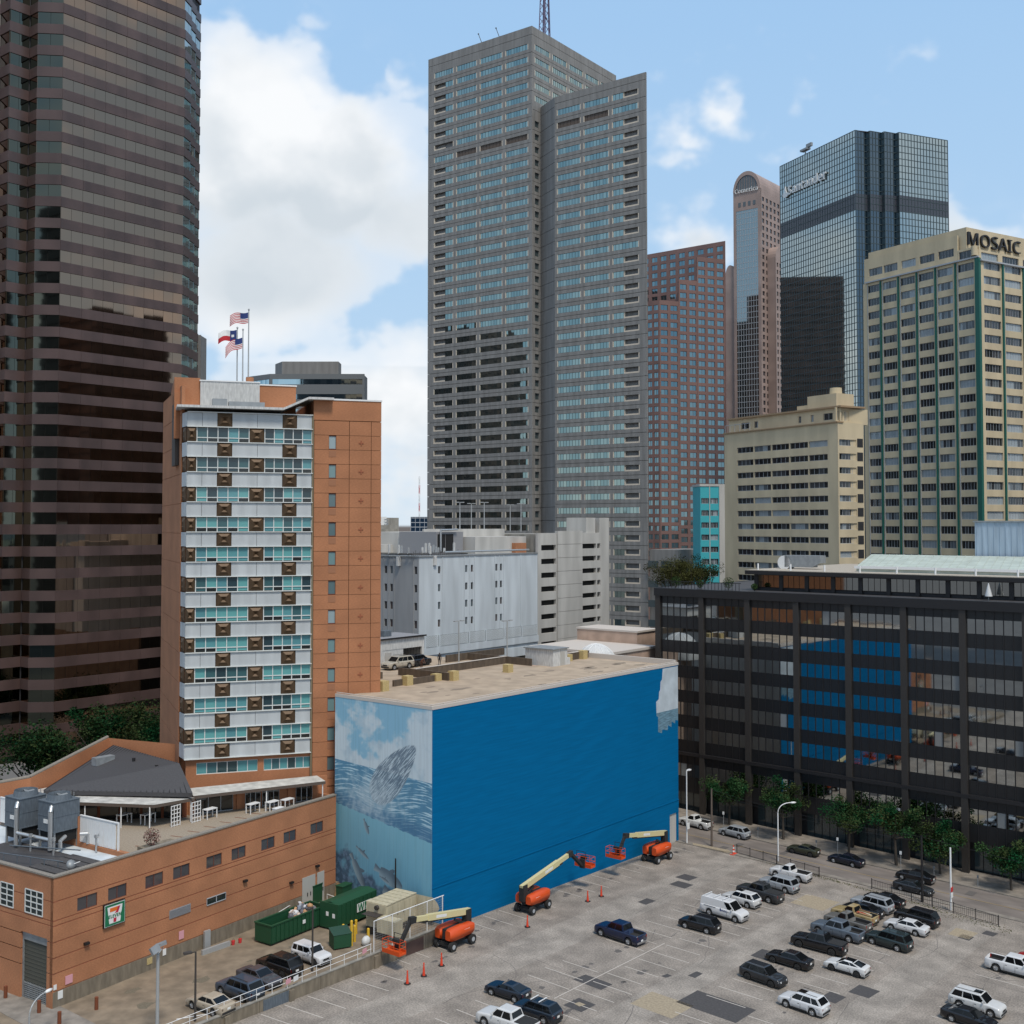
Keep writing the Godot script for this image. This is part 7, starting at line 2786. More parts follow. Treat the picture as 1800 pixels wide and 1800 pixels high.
# ---------------------------------------------------------------- cars
func car_shape(kind: String) -> Dictionary:
	var key := "car_" + kind
	if cache.has(key):
		return cache[key]
	# length, width, wheelbase, front axle from nose, wheel radius, nose, cowl, belt, tail heights, roof,
	# windscreen foot/top, roof end, rear glass foot (from the nose), bed start (0 none)
	var K: Dictionary = {
		"sedan": [4.85, 1.84, 2.8, 0.95, 0.34, 0.72, 0.98, 0.95, 1.02, 1.45, 1.35, 2.15, 3.35, 4.25, 0.0],
		"coupe": [4.45, 1.80, 2.7, 0.90, 0.33, 0.72, 0.96, 0.95, 1.06, 1.40, 1.3, 2.1, 3.1, 4.15, 0.0],
		"crossover": [4.65, 1.86, 2.7, 0.93, 0.36, 0.84, 1.06, 1.06, 1.10, 1.68, 1.15, 1.85, 4.0, 4.55, 0.0],
		"suv": [4.95, 1.95, 2.9, 0.95, 0.38, 0.95, 1.14, 1.12, 1.12, 1.80, 1.3, 1.95, 4.45, 4.88, 0.0],
		"jeep": [4.25, 1.80, 2.57, 0.80, 0.36, 0.95, 1.10, 1.08, 1.08, 1.70, 1.2, 1.6, 3.95, 4.18, 0.0],
		"pickup": [5.85, 2.02, 3.68, 1.0, 0.40, 1.02, 1.22, 1.20, 1.24, 1.92, 1.55, 2.2, 3.75, 4.02, 4.12],
		"short_pickup": [5.3, 1.95, 3.2, 0.95, 0.39, 1.0, 1.18, 1.16, 1.20, 1.84, 1.45, 2.1, 2.85, 3.08, 3.18],
		"van": [5.6, 2.02, 3.43, 0.85, 0.38, 0.95, 1.22, 1.16, 1.15, 2.08, 0.95, 1.75, 5.42, 5.55, 0.0],
	}
	var p: Array = K[kind]
	var L: float = p[0]
	var W: float = p[1] / 2
	var zf: float = p[3]
	var zr: float = p[3] + p[2]
	var R: float = p[4]
	var bed: float = p[14]
	var tail: float = p[8]
	var top := func(z: float) -> float:
		if z < p[10]:
			return lerpf(p[5], p[6], pow(clampf((z - 0.05) / (p[10] - 0.05), 0, 1), 0.55)) - 0.14 * pow(clampf((0.22 - z) / 0.22, 0, 1), 2)
		if z < p[13]:
			return lerpf(p[6], tail, (z - p[10]) / (p[13] - p[10]))
		return tail - 0.08 * pow(clampf((z - L + 0.3) / 0.3, 0, 1), 2)
	var zs := [0.0, 0.06, 0.16, 0.3]
	var z := 0.45
	while z < L - 0.3:
		zs.append(z)
		z += 0.16
	zs.append_array([L - 0.22, L - 0.1, L - 0.03, L])
	for w in [zf, zr]:
		for a in 7:
			zs.append(w + (a - 3) / 3.0 * (R + 0.07))
	if bed > 0:
		zs.append_array([bed - 0.005, bed + 0.005, L - 0.09, L - 0.08])
	zs.sort()
	var st := SurfaceTool.new()
	st.begin(Mesh.PRIMITIVE_TRIANGLES)
	var rings := []
	for zz in zs:
		var y: float = top.call(zz)
		var low := 0.24
		for w in [zf, zr]:
			var d: float = absf(zz - w)
			if d < R + 0.075:
				low = maxf(low, R + sqrt(maxf(0.0, pow(R + 0.075, 2) - d * d)) * 0.98)
		var end: float = minf(zz, L - zz)
		var wide: float = W * (1.0 - 0.13 * pow(clampf((0.42 - end) / 0.42, 0, 1), 2))
		var inner := y
		if bed > 0 and zz > bed and zz < L - 0.085:
			inner = 0.82
		var ring := []
		for s in [[0.84, low], [0.965, low + 0.02], [1.0, maxf(low + 0.05, y * 0.62)], [0.995, maxf(low + 0.08, y - 0.14)], [0.965, y - 0.03], [0.90, y], [0.82, inner], [0.0, inner + (0.03 if inner == y else 0.0)]]:
			ring.append(Vector3(wide * s[0], s[1], zz - L / 2))
		rings.append(ring)
	var sm := func(a: Vector3, b: Vector3, c: Vector3, d: Vector3) -> void:
		for v in [a, c, b, a, d, c]:
			st.add_vertex(v)
	for i in rings.size() - 1:
		var a: Array = rings[i]
		var b: Array = rings[i + 1]
		for j in 7:
			var m := Vector3(-1, 1, 1)
			sm.call(a[j], a[j + 1], b[j + 1], b[j])
			sm.call(b[j] * m, b[j + 1] * m, a[j + 1] * m, a[j] * m)
	for e in [[rings[0], 1], [rings[rings.size() - 1], 0]]:
		for j in 7:
			var q: Array = e[0]
			var m := Vector3(-1, 1, 1)
			if e[1]:
				sm.call(q[j] * m, q[j + 1] * m, q[j + 1], q[j])
			else:
				sm.call(q[j], q[j + 1], q[j + 1] * m, q[j] * m)
	st.generate_normals()
	var out := {"len": L, "width": W * 2, "zf": zf - L / 2, "zr": zr - L / 2, "r": R, "bed": bed - L / 2 if bed > 0 else 0.0}
	out.body = st.commit()
	# cabin
	var H: float = p[9]
	var xb := W * 0.945
	var xt := W * 0.76
	if kind in ["van", "jeep", "suv"]:
		xt = W * 0.83
	var o := -L / 2
	var yb0: float = p[6] - 0.02
	var yb1: float = tail - 0.02 if bed == 0 else p[8] - 0.02
	var A := Vector3(xb * 0.94, yb0, p[10] + o)
	var B := Vector3(xt, H - 0.06, p[11] + o)
	var C := Vector3(xt, H - 0.06 if kind != "coupe" else H - 0.10, p[12] + o)
	var D := Vector3(xb * 0.94, yb1, p[13] + o)
	var M2 := Vector3(xb, lerpf(yb0, yb1, 0.5), (A.z + D.z) / 2)
	var mir := Vector3(-1, 1, 1)
	var Bi := Vector3(xt - 0.2, H, p[11] + o + 0.12)
	var Ci := Vector3(xt - 0.2, H - (0.03 if kind in ["sedan", "coupe"] else 0.01), p[12] + o - 0.1)
	var cab := Geo.new()
	cab.quad(A, A * mir, B * mir, B)
	cab.quad(D * mir, D, C, C * mir)
	for s in [1, -1]:
		var f := Vector3(s, 1, 1)
		var q := [A * f, M2 * f, D * f, C * f, B * f]
		if s > 0:
			cab.quad(q[0], q[4], q[3], q[2])
			cab.tri(q[0], q[2], q[1])
			cab.quad(C * f, Ci * f, Bi * f, B * f)
		else:
			cab.quad(q[2], q[3], q[4], q[0])
			cab.tri(q[1], q[2], q[0])
			cab.quad(B * f, Bi * f, Ci * f, C * f)
	out.cabin = cab.mesh()
	var rf := Geo.new()
	rf.quad(Bi, Bi * mir, Ci * mir, Ci)
	rf.quad(B, B * mir, Bi * mir, Bi)
	rf.quad(Ci, Ci * mir, C * mir, C)
	out.roof = rf.mesh()
	# panes a little proud of the cabin
	var pane := func(q: Array, u0: float, u1: float, v0: float, v1: float) -> Mesh:
		var g := Geo.new()
		var r := []
		for e in [[u0, v0], [u1, v0], [u1, v1], [u0, v1]]:
			r.append(q[0].lerp(q[1], e[0]).lerp(q[3].lerp(q[2], e[0]), e[1]))
		var n: Vector3 = (r[1] - r[0]).cross(r[3] - r[0]).normalized() * 0.012
		g.quad(r[0] + n, r[1] + n, r[2] + n, r[3] + n)
		return g.mesh()
	out.windscreen = pane.call([A, A * mir, B * mir, B], 0.04, 0.96, 0.05, 0.96)
	out.rear = pane.call([D * mir, D, C, C * mir], 0.06, 0.94, 0.12 if kind != "pickup" else 0.2, 0.92)
	out.sides = []
	var cuts: Array = {"sedan": [[0.06, 0.46], [0.49, 0.90]], "coupe": [[0.06, 0.55], [0.58, 0.86]], "crossover": [[0.05, 0.36], [0.38, 0.68], [0.71, 0.93]], "suv": [[0.05, 0.33], [0.35, 0.63], [0.66, 0.94]], "jeep": [[0.06, 0.38], [0.41, 0.68], [0.74, 0.94]], "pickup": [[0.07, 0.48], [0.52, 0.92]], "short_pickup": [[0.08, 0.82]], "van": [[0.03, 0.20]]}[kind]
	for s in [1, -1]:
		for u in cuts:
			var f := Vector3(s, 1, 1)
			if s > 0:
				out.sides.append(pane.call([D * f, A * f, B * f, C * f], 1.0 - u[1], 1.0 - u[0], 0.05, 0.92))
			else:
				out.sides.append(pane.call([A * f, D * f, C * f, B * f], u[0], u[1], 0.05, 0.92))
	var front: float = -L / 2
	var ny: float = p[5]
	var seam := Geo.new()
	for s in [-1, 1]:
		for u in cuts:
			var zc: float = lerpf(A.z, D.z, u[1] + 0.015)
			seam.box(s * W * 0.997 - 0.006, 0.42, zc - 0.012, s * W * 0.997 + 0.006, yb0 - 0.2, zc + 0.012)
			seam.box(s * W * 1.0 - 0.01, yb0 - 0.26, zc - 0.28, s * W * 1.0 + 0.012, yb0 - 0.22, zc - 0.1)
		seam.box(s * W * 0.985 - 0.01, 0.25, s_min(zf, zr, o) + 0.5, s * W * 0.985 + 0.012, 0.36, zr + o - 0.5)
	out.seam = seam.mesh()
	out.head = [boxm(0.40, 0.15, 0.22), Vector3(W * 0.68, ny - 0.16, front + 0.13)]
	out.tail = [boxm(0.16, 0.30 if kind in ["pickup", "short_pickup", "van", "suv", "jeep"] else 0.19, 0.2), Vector3(W * 0.78, tail - 0.26, -front - 0.10)]
	out.grille = [boxm(W * 0.9, 0.2, 0.1), Vector3(0, ny - 0.28, front + 0.045)]
	out.bumper = [boxm(W * 1.66, 0.20, 0.16), Vector3(0, 0.42, 0)]
	out.plate = [boxm(0.36, 0.18, 0.03), Vector3(0, 0.72 if kind != "pickup" else 0.6, -front + 0.012)]
	out.mirror = [boxm(0.2, 0.15, 0.12), Vector3(W * 1.03, yb0 + 0.12, A.z + 0.35)]
	var ty := Geo.new()
	var tw := 0.23
	for e in [[tw / 2, R * 0.93, -tw / 2, R * 0.93]]:
		ty.tube(Vector3(-tw / 2, 0, 0), Vector3(tw / 2, 0, 0), R * 0.97, R * 0.97, 18)
	out.tyre = ty.mesh()
	var ri := Geo.new()
	ri.tube(Vector3(-tw / 2, 0, 0), Vector3(tw / 2, 0, 0), 0.06, 0.06, 6)
	for s in [-1, 1]:
		ri.tube(Vector3(s * (tw / 2 - 0.02), 0, 0), Vector3(s * (tw / 2 + 0.012), 0, 0), R * 0.64, R * 0.6, 14)
		for i in 5:
			var a := TAU * i / 5
			ri.tube(Vector3(s * (tw / 2 + 0.01), 0, 0), Vector3(s * (tw / 2 + 0.02), cos(a) * R * 0.58, sin(a) * R * 0.58), 0.05, 0.05, 4)
	out.rim = ri.mesh()
	var un := Geo.new()
	un.box(-W * 0.82, 0.2, -L / 2 + 0.2, W * 0.82, 0.62, L / 2 - 0.2)
	out.under = un.mesh()
	if bed > 0:
		var bl := Geo.new()
		var b0: float = bed + o + 0.02
		bl.box(-W * 0.81, 0.822, b0, W * 0.81, 0.84, L / 2 - 0.10)
		for s in [-1, 1]:
			bl.box(s * W * 0.805 - 0.012, 0.83, b0, s * W * 0.805 + 0.012, 1.18, L / 2 - 0.1)
		out.liner = bl.mesh()
	cache[key] = out
	return out


func s_min(a: float, b: float, o: float) -> float:
	return minf(a, b) + o


func paint(c: Array) -> Material:
	var key := "paint%.3f_%.3f_%.3f" % [c[0], c[1], c[2]]
	if not M.has(key):
		var m := mat(key, lin(c[0], c[1], c[2]), 0.55, null, Vector3.ONE, 0.0, 0.25)
		m.clearcoat_enabled = true
		m.clearcoat = 1.0
		m.clearcoat_roughness = 0.04
		m.resource_name = "car_paint"
	return M[key]


func car(kind: String, c: Array, p: Vector3, turn: float, label: String, group: String, extra := "") -> Node3D:
	var s := car_shape(kind)
	var names := {"sedan": "sedan_car", "coupe": "coupe_car", "crossover": "crossover_car", "suv": "suv_car", "jeep": "boxy_suv_car", "pickup": "pickup_truck", "short_pickup": "pickup_truck", "van": "cargo_van"}
	var cats := {"pickup": "pickup truck", "short_pickup": "pickup truck", "van": "van"}
	var o := thing(names[kind], label, cats.get(kind, "car"), p, 0, group)
	var tilt := Basis(Quaternion(Vector3.UP, Vector3(-SLOPE_X, 1, -SLOPE_Z).normalized()))
	if p.y > 0.9:
		tilt = Basis()
	o.basis = tilt * Basis(Vector3.UP, deg_to_rad(turn))
	var pm := paint(c)
	part(o, "body", s.body, pm)
	part(o, "cabin", s.cabin, pm)
	part(o, "roof", s.roof, M.car_glass if extra.contains("blackroof") else pm)
	part(o, "underbody", s.under, M.rubber)
	part(o, "door_seams", s.seam, M.rubber).set_meta("kind", "stuff")
	part(o, "windscreen", s.windscreen, M.car_glass)
	part(o, "rear_window", s.rear, M.car_glass)
	for w in s.sides:
		part(o, "side_window", w, M.car_glass)
	for x in [-1, 1]:
		for z in [s.zf, s.zr]:
			var w := part(o, "wheel", s.tyre, M.rubber, Transform3D(Basis(), Vector3(x * (s.width / 2 - 0.13), s.r * 0.97, z)))
			part(w, "rim", s.rim, M.rubber if extra.contains("darkrim") else M.rim)
		var f := Vector3(x, 1, 1)
		part(o, "headlight", s.head[0], M.lamp_clear, Transform3D(Basis(Vector3.UP, -x * 0.35), s.head[1] * f))
		part(o, "taillight", s.tail[0], M.lamp_red, Transform3D(Basis(), s.tail[1] * f))
		part(o, "wing_mirror", s.mirror[0], pm, Transform3D(Basis(), s.mirror[1] * f))
	part(o, "grille", s.grille[0], M.rubber, Transform3D(Basis(), s.grille[1]))
	var trim: Material = M.rubber if not extra.contains("chrome") else M.rim
	part(o, "bumper", s.bumper[0], trim, Transform3D(Basis(), Vector3(0, 0.42, -s.len / 2 + 0.06)))
	part(o, "bumper", s.bumper[0], trim, Transform3D(Basis(), Vector3(0, 0.42, s.len / 2 - 0.06)))
	part(o, "licence_plate", s.plate[0], M.sign_white, Transform3D(Basis(), s.plate[1]))
	if s.has("liner"):
		part(o, "bed_liner", s.liner, M.rubber)
	if extra.contains("cover"):
		part(o, "bed_cover", boxm(s.width * 0.84, 0.03, s.len / 2 - s.bed - 0.1), M.rubber, Transform3D(Basis(), Vector3(0, 1.245, (s.bed + s.len / 2) / 2 - 0.02)))
	if extra.contains("rails"):
		for x in [-1, 1]:
			var g := Geo.new()
			g.tube(Vector3(x * s.width * 0.33, s.mirror[1].y + 0.66, -s.len * 0.08), Vector3(x * s.width * 0.33, s.mirror[1].y + 0.64, s.len * 0.36), 0.025, 0.025, 5)
			put(o, "roof_rail", g, M.rim if extra.contains("silver") else M.rubber)
	if extra.contains("sunroof"):
		part(o, "sunroof", boxm(0.85, 0.015, 0.75), M.car_glass, Transform3D(Basis(), Vector3(0, s.mirror[1].y + 0.53 if kind != "suv" else s.mirror[1].y + 0.555, -s.len * 0.02)))
	return o


# kind, axle middle x (near side) and z, turn, colour, label, extras
func make_cars() -> void:
	var lot := "vehicles parked in the lot"
	var kerb := "vehicles along the street"
	var yard := "vehicles parked in the yard"
	var black := [0.008, 0.008, 0.010]
	var white := [0.58, 0.58, 0.57]
	var silver := [0.30, 0.32, 0.34]
	var list := [
		["pickup", 104.82, -70.44, -3, [0.006, 0.013, 0.045], "navy crew-cab pickup standing alone in the middle of the lot", lot, "chrome"],
		["crossover", 113.8, -65.56, 2, black, "black crossover left of the white cargo van", lot, ""],
		["van", 119.61, -65.36, 178, [0.60, 0.60, 0.60], "white cargo van with a ladder rack and door lettering", lot, "chrome"],
		["crossover", 125.2, -66.3, -4, white, "white crossover with a dark sunroof beside the cargo van", lot, "sunroof"],
		["pickup", 128.85, -65.75, -5, [0.035, 0.037, 0.04], "dark grey pickup between white crossover and silver SUV", lot, "cover"],
		["suv", 133.82, -65.6, -4, silver, "silver SUV beside the white regular-cab pickup", lot, ""],
		["short_pickup", 139.2, -66.58, 0, [0.60, 0.60, 0.60], "white regular-cab pickup with dark bed by the iron fence", lot, ""],
		["sedan", 138.03, -53.6, -6, black, "black sedan nearest the fence, behind the silver SUV", lot, ""],
		["suv", 134.8, -53.9, -5, silver, "silver SUV between two black sedans near the fence", lot, "rails"],
		["sedan", 132.2, -54.0, -5, black, "black sedan between silver SUV and tan work truck", lot, "darkrim"],
		["short_pickup", 129.4, -53.9, -5, [0.36, 0.27, 0.13], "old tan work truck loaded with timber and tools", lot, "junk"],
		["short_pickup", 126.5, -53.5, -5, [0.14, 0.135, 0.125], "faded grey old pickup beside the tan work truck", lot, ""],
		["pickup", 122.9, -53.2, -3, [0.10, 0.125, 0.155], "slate blue crew-cab pickup left of the faded old pickup", lot, ""],
		["pickup", 117.6, -53.07, 2, black, "lifted black crew-cab pickup with a covered bed", lot, "cover darkrim"],
		["suv", 124.07, -47.8, -5, [0.018, 0.030, 0.032], "dark green old SUV with chrome wheels and roof rack", lot, "rails"],
		["sedan", 130.28, -48.06, -1, [0.60, 0.60, 0.60], "white sedan between the dark green and the black SUV", lot, ""],
		["suv", 133.95, -48.2, -5, [0.012, 0.012, 0.014], "black SUV behind the white sedan", lot, ""],
		["sedan", 111.31, -53.52, -1, black, "black sedan left of the white coupe", lot, "darkrim"],
		["coupe", 113.7, -48.16, 0, [0.62, 0.62, 0.61], "white coupe with a black roof", lot, "blackroof darkrim"],
		["crossover", 105.25, -53.35, 175, [0.02, 0.022, 0.026], "charcoal crossover facing the lower right, left of the black sedan", lot, "darkrim"],
		["crossover", 101.75, -47.51, -3, [0.60, 0.61, 0.62], "white crossover with silver roof rails in front of the charcoal one", lot, "sunroof rails"],
		["pickup", 125.84, -34.84, 180, [0.62, 0.62, 0.62], "white crew-cab pickup cut by the right picture edge", lot, ""],
		["suv", 113.41, -35.01, 178, white, "white three-row SUV at the lower right with sunroof", lot, "sunroof rails"],
		["sedan", 109.66, -34.58, 176, black, "black sedan cut by the bottom edge beside the white SUV", lot, ""],
		["sedan", 129.4, -33.2, 178, [0.30, 0.015, 0.012], "red car just showing at the right picture edge", lot, ""],
		["coupe", 84.54, -69.61, 4, [0.008, 0.014, 0.026], "dark blue coupe near the bottom edge of the lot", lot, ""],
		["crossover", 82.74, -64.79, 4, [0.010, 0.016, 0.026], "dark blue wagon with silver roof bars at the bottom edge", lot, "bars"],
		["pickup", 79.0, -65.28, 4, white, "white pickup with a black bed at the bottom edge", lot, "cover"],
		["short_pickup", 155.93 - 3.1, -88.57, -3, [0.62, 0.63, 0.62], "white single-cab pickup at the far kerb by the blue wall", kerb, ""],
		["crossover", 155.12 - 2.8, -81.61, -4, silver, "silver crossover parked at the far kerb", kerb, ""],
		["coupe", 153.6 - 2.3, -70.2, 0, [0.035, 0.038, 0.022], "olive car parked at the far kerb", kerb, "darkrim"],
		["sedan", 153.28 - 2.2, -63.9, -4, [0.010, 0.012, 0.022], "dark blue sedan with red lamps at the far kerb", kerb, ""],
		["sedan", 152.35 - 1.8, -54.21, -3, black, "black sedan at the far kerb below the low tree", kerb, "chrome"],
		["sedan", 144.87 + 0.6, -52.52, 176, [0.022, 0.024, 0.028], "dark grey sedan driving down the street beside the fence", kerb, ""],
		["sedan", 62.5, -86.0, 4, [0.40, 0.34, 0.26], "gold sedan at the lower left end of the yard row", yard, ""],
		["suv", 66.0, -86.45, 3, [0.045, 0.065, 0.095], "slate blue SUV beside the gold sedan", yard, "rails"],
		["sedan", 69.0, -87.2, 182, [0.055, 0.055, 0.065], "dark grey sedan facing the wall, third in the yard row", yard, ""],
		["suv", 71.9, -88.0, 3, [0.010, 0.009, 0.009], "black SUV beside the white jeep in the yard row", yard, "darkrim"],
		["jeep", 75.75, -87.6, 182, [0.60, 0.60, 0.60], "white boxy SUV with black bumper, last in the yard row", yard, "darkrim"],
	]
	for e in list:
		var s := car_shape(e[0])
		var half: float = s.width / 2 - 0.13
		var mid: float = (s.zf + s.zr) / 2
		var z: float = e[2] - (mid if absf(e[3]) < 90 else -mid)
		var x: float = e[1] + half
		var p := on(x, z)
		if e[6] == yard:
			p.y = 1.3
		elif e[6] == kerb:
			p.y -= 0.01
		var o := car(e[0], e[4], p, e[3], e[5], e[6], e[7])
		if e[7].contains("bars"):
			for q in [-0.3, 0.6]:
				part(o, "roof_bar", boxm(1.3, 0.06, 0.08), M.white_metal, Transform3D(Basis(), Vector3(0, 1.76, q)))
		if e[0] == "van":
			for q in [-0.2, 1.0, 2.2]:
				part(o, "ladder_rack", boxm(1.6, 0.05, 0.06), M.white_metal, Transform3D(Basis(), Vector3(0, 2.22, q)))
				for sx in [-0.75, 0.75]:
					part(o, "rack_foot", boxm(0.05, 0.16, 0.06), M.white_metal, Transform3D(Basis(), Vector3(sx, 2.13, q)))
			var tx := Transform3D(Basis(Vector3.UP, PI / 2), Vector3(s.width / 2 + 0.012, 1.0, -0.55))
			words(o, "door_lettering", "HVAC", 0.30, 0.01, M.flag_blue, tx)
			part(o, "door_mark", boxm(0.02, 0.32, 0.14), M.flag_blue, Transform3D(Basis(), Vector3(s.width / 2 + 0.008, 1.05, -0.05)))
			part(o, "side_door_rail", boxm(0.02, 0.05, 1.6), M.rubber, Transform3D(Basis(), Vector3(s.width / 2 + 0.008, 1.12, 1.4)))
		if e[7].contains("junk"):
			for i in 9:
				var g := boxm(rng.randf_range(0.12, 0.3), rng.randf_range(0.1, 0.4), rng.randf_range(0.5, 1.8))
				part(o, "load_piece", g, [M.wood, M.rust, M.generator_beige, M.red][i % 4], Transform3D(Basis(Vector3.UP, rng.randf_range(-0.4, 0.4)), Vector3(rng.randf_range(-0.6, 0.6), 1.05 + rng.randf() * 0.3, rng.randf_range(0.9, 2.1))))
	# cars up on the roof deck
	var d := "cars on the roof deck"
	var a := car("suv", [0.42, 0.38, 0.31], Vector3(116.0, 24.23, -115.2), 88, "beige SUV parked before the little deck garage", d, "rails")
	a.position = Vector3(116.2, 24.23, -115.0)
	car("crossover", [0.010, 0.012, 0.018], Vector3(120.6, 24.23, -115.3), -84, "dark blue car parked behind the beige SUV on the deck", d, "darkrim")
	person("person standing in dark clothes on the roof deck beside the dark car", Vector3(123.2, 24.22, -113.4), -60, 1.0, false)
	person("person in dark trousers and brown top bending at the dark car's side", Vector3(119.6, 24.22, -113.6), 170, 0.95, true)


# ---------------------------------------------------------------- boom lifts
func make_lifts() -> void:
	lift(on(91.6, -82.0), 180, 3.1, Vector3(6.75, 4.45, 0), Vector3(8.7, 1.95, 0), "orange boom lift nearest the retaining wall with level boom", 0.0)
	lift(on(106.4, -83.0), 2, 3.1, Vector3(7.9, 4.75, 0), Vector3(10.6, 2.55, 0), "orange boom lift with its boom raised along the blue wall", 0.0)
	lift(on(134.3, -83.3), 180, 3.3, Vector3(7.9, 4.95, 0), Vector3(9.7, 2.75, 0), "orange boom lift at the far street end of the blue wall", 0.0)


func lift(p: Vector3, turn: float, hy: float, tip: Vector3, end: Vector3, label: String, _x: float) -> void:
	var o := thing("boom_lift", label, "boom lift", p, turn, "orange boom lifts along the blue wall")
	var g := Geo.new()
	g.box(-1.7, 0.45, -0.55, 1.7, 0.85, 0.55)
	g.box(-1.75, 0.42, -1.0, -1.35, 0.66, 1.0)
	g.box(1.35, 0.42, -1.0, 1.75, 0.66, 1.0)
	g.tube(Vector3(0, 0.85, 0), Vector3(0, 1.1, 0), 0.75, 0.75, 16)
	put(o, "chassis", g, M.rubber)
	for x in [-1.55, 1.55]:
		for z in [-1.05, 1.05]:
			var t := Geo.new()
			t.tube(Vector3(x, 0.5, z - 0.2), Vector3(x, 0.5, z + 0.2), 0.5, 0.5, 20)
			var w := put(o, "wheel", t, M.rubber)
			var r := Geo.new()
			r.tube(Vector3(x, 0.5, z - 0.22), Vector3(x, 0.5, z + 0.22), 0.24, 0.22, 14)
			put(w, "rim", r, M.grey_frame)
	# rounded engine and tank hoods either side of the boom slot
	for s in [-1, 1]:
		var h := Geo.new()
		var n := 14
		var rings := []
		for i in n + 1:
			var x := -1.95 + 3.9 * i / n
			var k := pow(1.0 - pow(absf(x) / 2.0, 8), 0.5)
			var ring := []
			for a in 13:
				var b := TAU * a / 12
				var cy := signf(sin(b)) * pow(absf(sin(b)), 0.38)
				var cz := signf(cos(b)) * pow(absf(cos(b)), 0.38)
				ring.append(Vector3(x, 1.66 + cy * (0.66 if x > -0.4 else 0.60) * (0.55 + 0.45 * k), s * 0.74 + cz * 0.46 * (0.6 + 0.4 * k)))
			rings.append(ring)
		for i in n:
			for a in 12:
				var q := [rings[i][a], rings[i + 1][a], rings[i + 1][a + 1], rings[i][a + 1]]
				var nn := []
				for v in q:
					nn.append(Vector3(v.x * 0.08, v.y - 1.62, v.z - s * 0.72).normalized())
				h.tri(q[0], q[1], q[2], [nn[0], nn[1], nn[2]])
				h.tri(q[0], q[2], q[3], [nn[0], nn[2], nn[3]])
		for e in [0, n]:
			for a in range(1, 11):
				if e == 0:
					h.tri(rings[e][0], rings[e][a], rings[e][a + 1])
				else:
					h.tri(rings[e][0], rings[e][a + 1], rings[e][a])
		put(o, "engine_hood" if s > 0 else "tank_hood", h, M.lift_orange)
		piece(o, "decal", boxm(0.9, 0.22, 0.012), M.sign_white, Transform3D(Basis(), Vector3(-0.6, 1.75, s * 1.185)))
	var sl := Geo.new()
	sl.box(-1.9, 1.1, -0.26, 1.7, 2.15, 0.26)
	sl.box(-2.3, 1.5, -0.34, -1.5, hy + 0.25, 0.34)
	sl.t = Transform3D(Basis(Vector3.BACK, 0.5), Vector3(-1.2, 1.9, 0))
	sl.box(0, 0, -0.12, 1.5, 0.25, 0.12)
	sl.t = Transform3D()
	put(o, "turntable", sl, M.rubber)
	# boom in three nested boxes
	var a := Vector3(-2.0, hy, 0)
	var dir := (tip - a).normalized()
	var len := a.distance_to(tip)
	var bt := Transform3D(Basis(Vector3.BACK, atan2(dir.y, dir.x)), a)
	var b1 := Geo.new()
	b1.t = bt
	b1.box(-0.3, -0.32, -0.24, len * 0.72, 0.30, 0.24)
	put(o, "boom", b1, M.boom_cream)
	var b2 := Geo.new()
	b2.t = bt
	b2.box(len * 0.72, -0.25, -0.18, len * 0.93, 0.24, 0.18)
	put(o, "inner_boom", b2, M.boom_cream)
	var b3 := Geo.new()
	b3.t = bt
	b3.box(-0.2, -0.46, -0.16, len * 0.8, -0.32, 0.16)
	b3.box(len * 0.93, -0.32, -0.24, len + 0.2, 0.3, 0.24)
	put(o, "boom_carrier", b3, M.rubber)
	piece(o, "decal", boxm(1.6, 0.3, 0.012), M.sign_white, bt * Transform3D(Basis(), Vector3(len * 0.5, 0, 0.247)))
	piece(o, "decal", boxm(1.6, 0.3, 0.012), M.sign_white, bt * Transform3D(Basis(), Vector3(len * 0.5, 0, -0.247)))
	var j := Geo.new()
	var jd := (end - tip).normalized()
	j.t = Transform3D(Basis(Vector3.BACK, atan2(jd.y, jd.x)), tip)
	var jl := tip.distance_to(end)
	j.box(-0.1, -0.16, -0.15, jl, 0.16, 0.15)
	j.box(0.3, -0.32, -0.05, jl * 0.8, -0.2, 0.05)
	put(o, "jib", j, M.rubber)
	# basket across the end of the jib
	var bk := thing_part(o, "basket", end)
	var fl := Geo.new()
	fl.box(-0.05, -0.12, -1.22, 0.95, 0.05, 1.22)
	fl.box(-0.05, 0.05, -1.22, 0.0, 0.3, 1.22)
	fl.box(0.9, 0.05, -1.22, 0.95, 0.3, 1.22)
	put(bk, "floor", fl, M.lift_orange)
	var rl := Geo.new()
	for h in [0.6, 1.15]:
		rl.path([Vector3(0, h, -1.2), Vector3(0.92, h, -1.2), Vector3(0.92, h, 1.2), Vector3(0, h, 1.2), Vector3(0, h, -1.2)], 0.032, 6)
	for z in [-1.2, -0.4, 0.4, 1.2]:
		for x in [0.0, 0.92]:
			rl.tube(Vector3(x, 0, z), Vector3(x, 1.15, z), 0.03, 0.03, 5)
	put(bk, "guard_rail", rl, M.lift_orange)
	var cp := Geo.new()
	cp.box(-0.25, -0.2, -0.35, 0.0, 0.9, 0.35)
	cp.box(0.02, 0.85, -0.4, 0.35, 1.2, 0.4)
	put(bk, "control_panel", cp, M.rubber)
	var bar := Geo.new()
	bar.path([Vector3(0.1, 1.15, -1.0), Vector3(0.1, 1.75, -1.0), Vector3(0.1, 1.75, 0.3), Vector3(0.1, 1.15, 0.3)], 0.035, 6)
	put(bk, "crush_bar", bar, M.black_metal)


func thing_part(o: Node3D, called: String, p: Vector3) -> Node3D:
	var n := Node3D.new()
	n.name = numbered(called, o)
	o.add_child(n)
	n.position = p
	return n


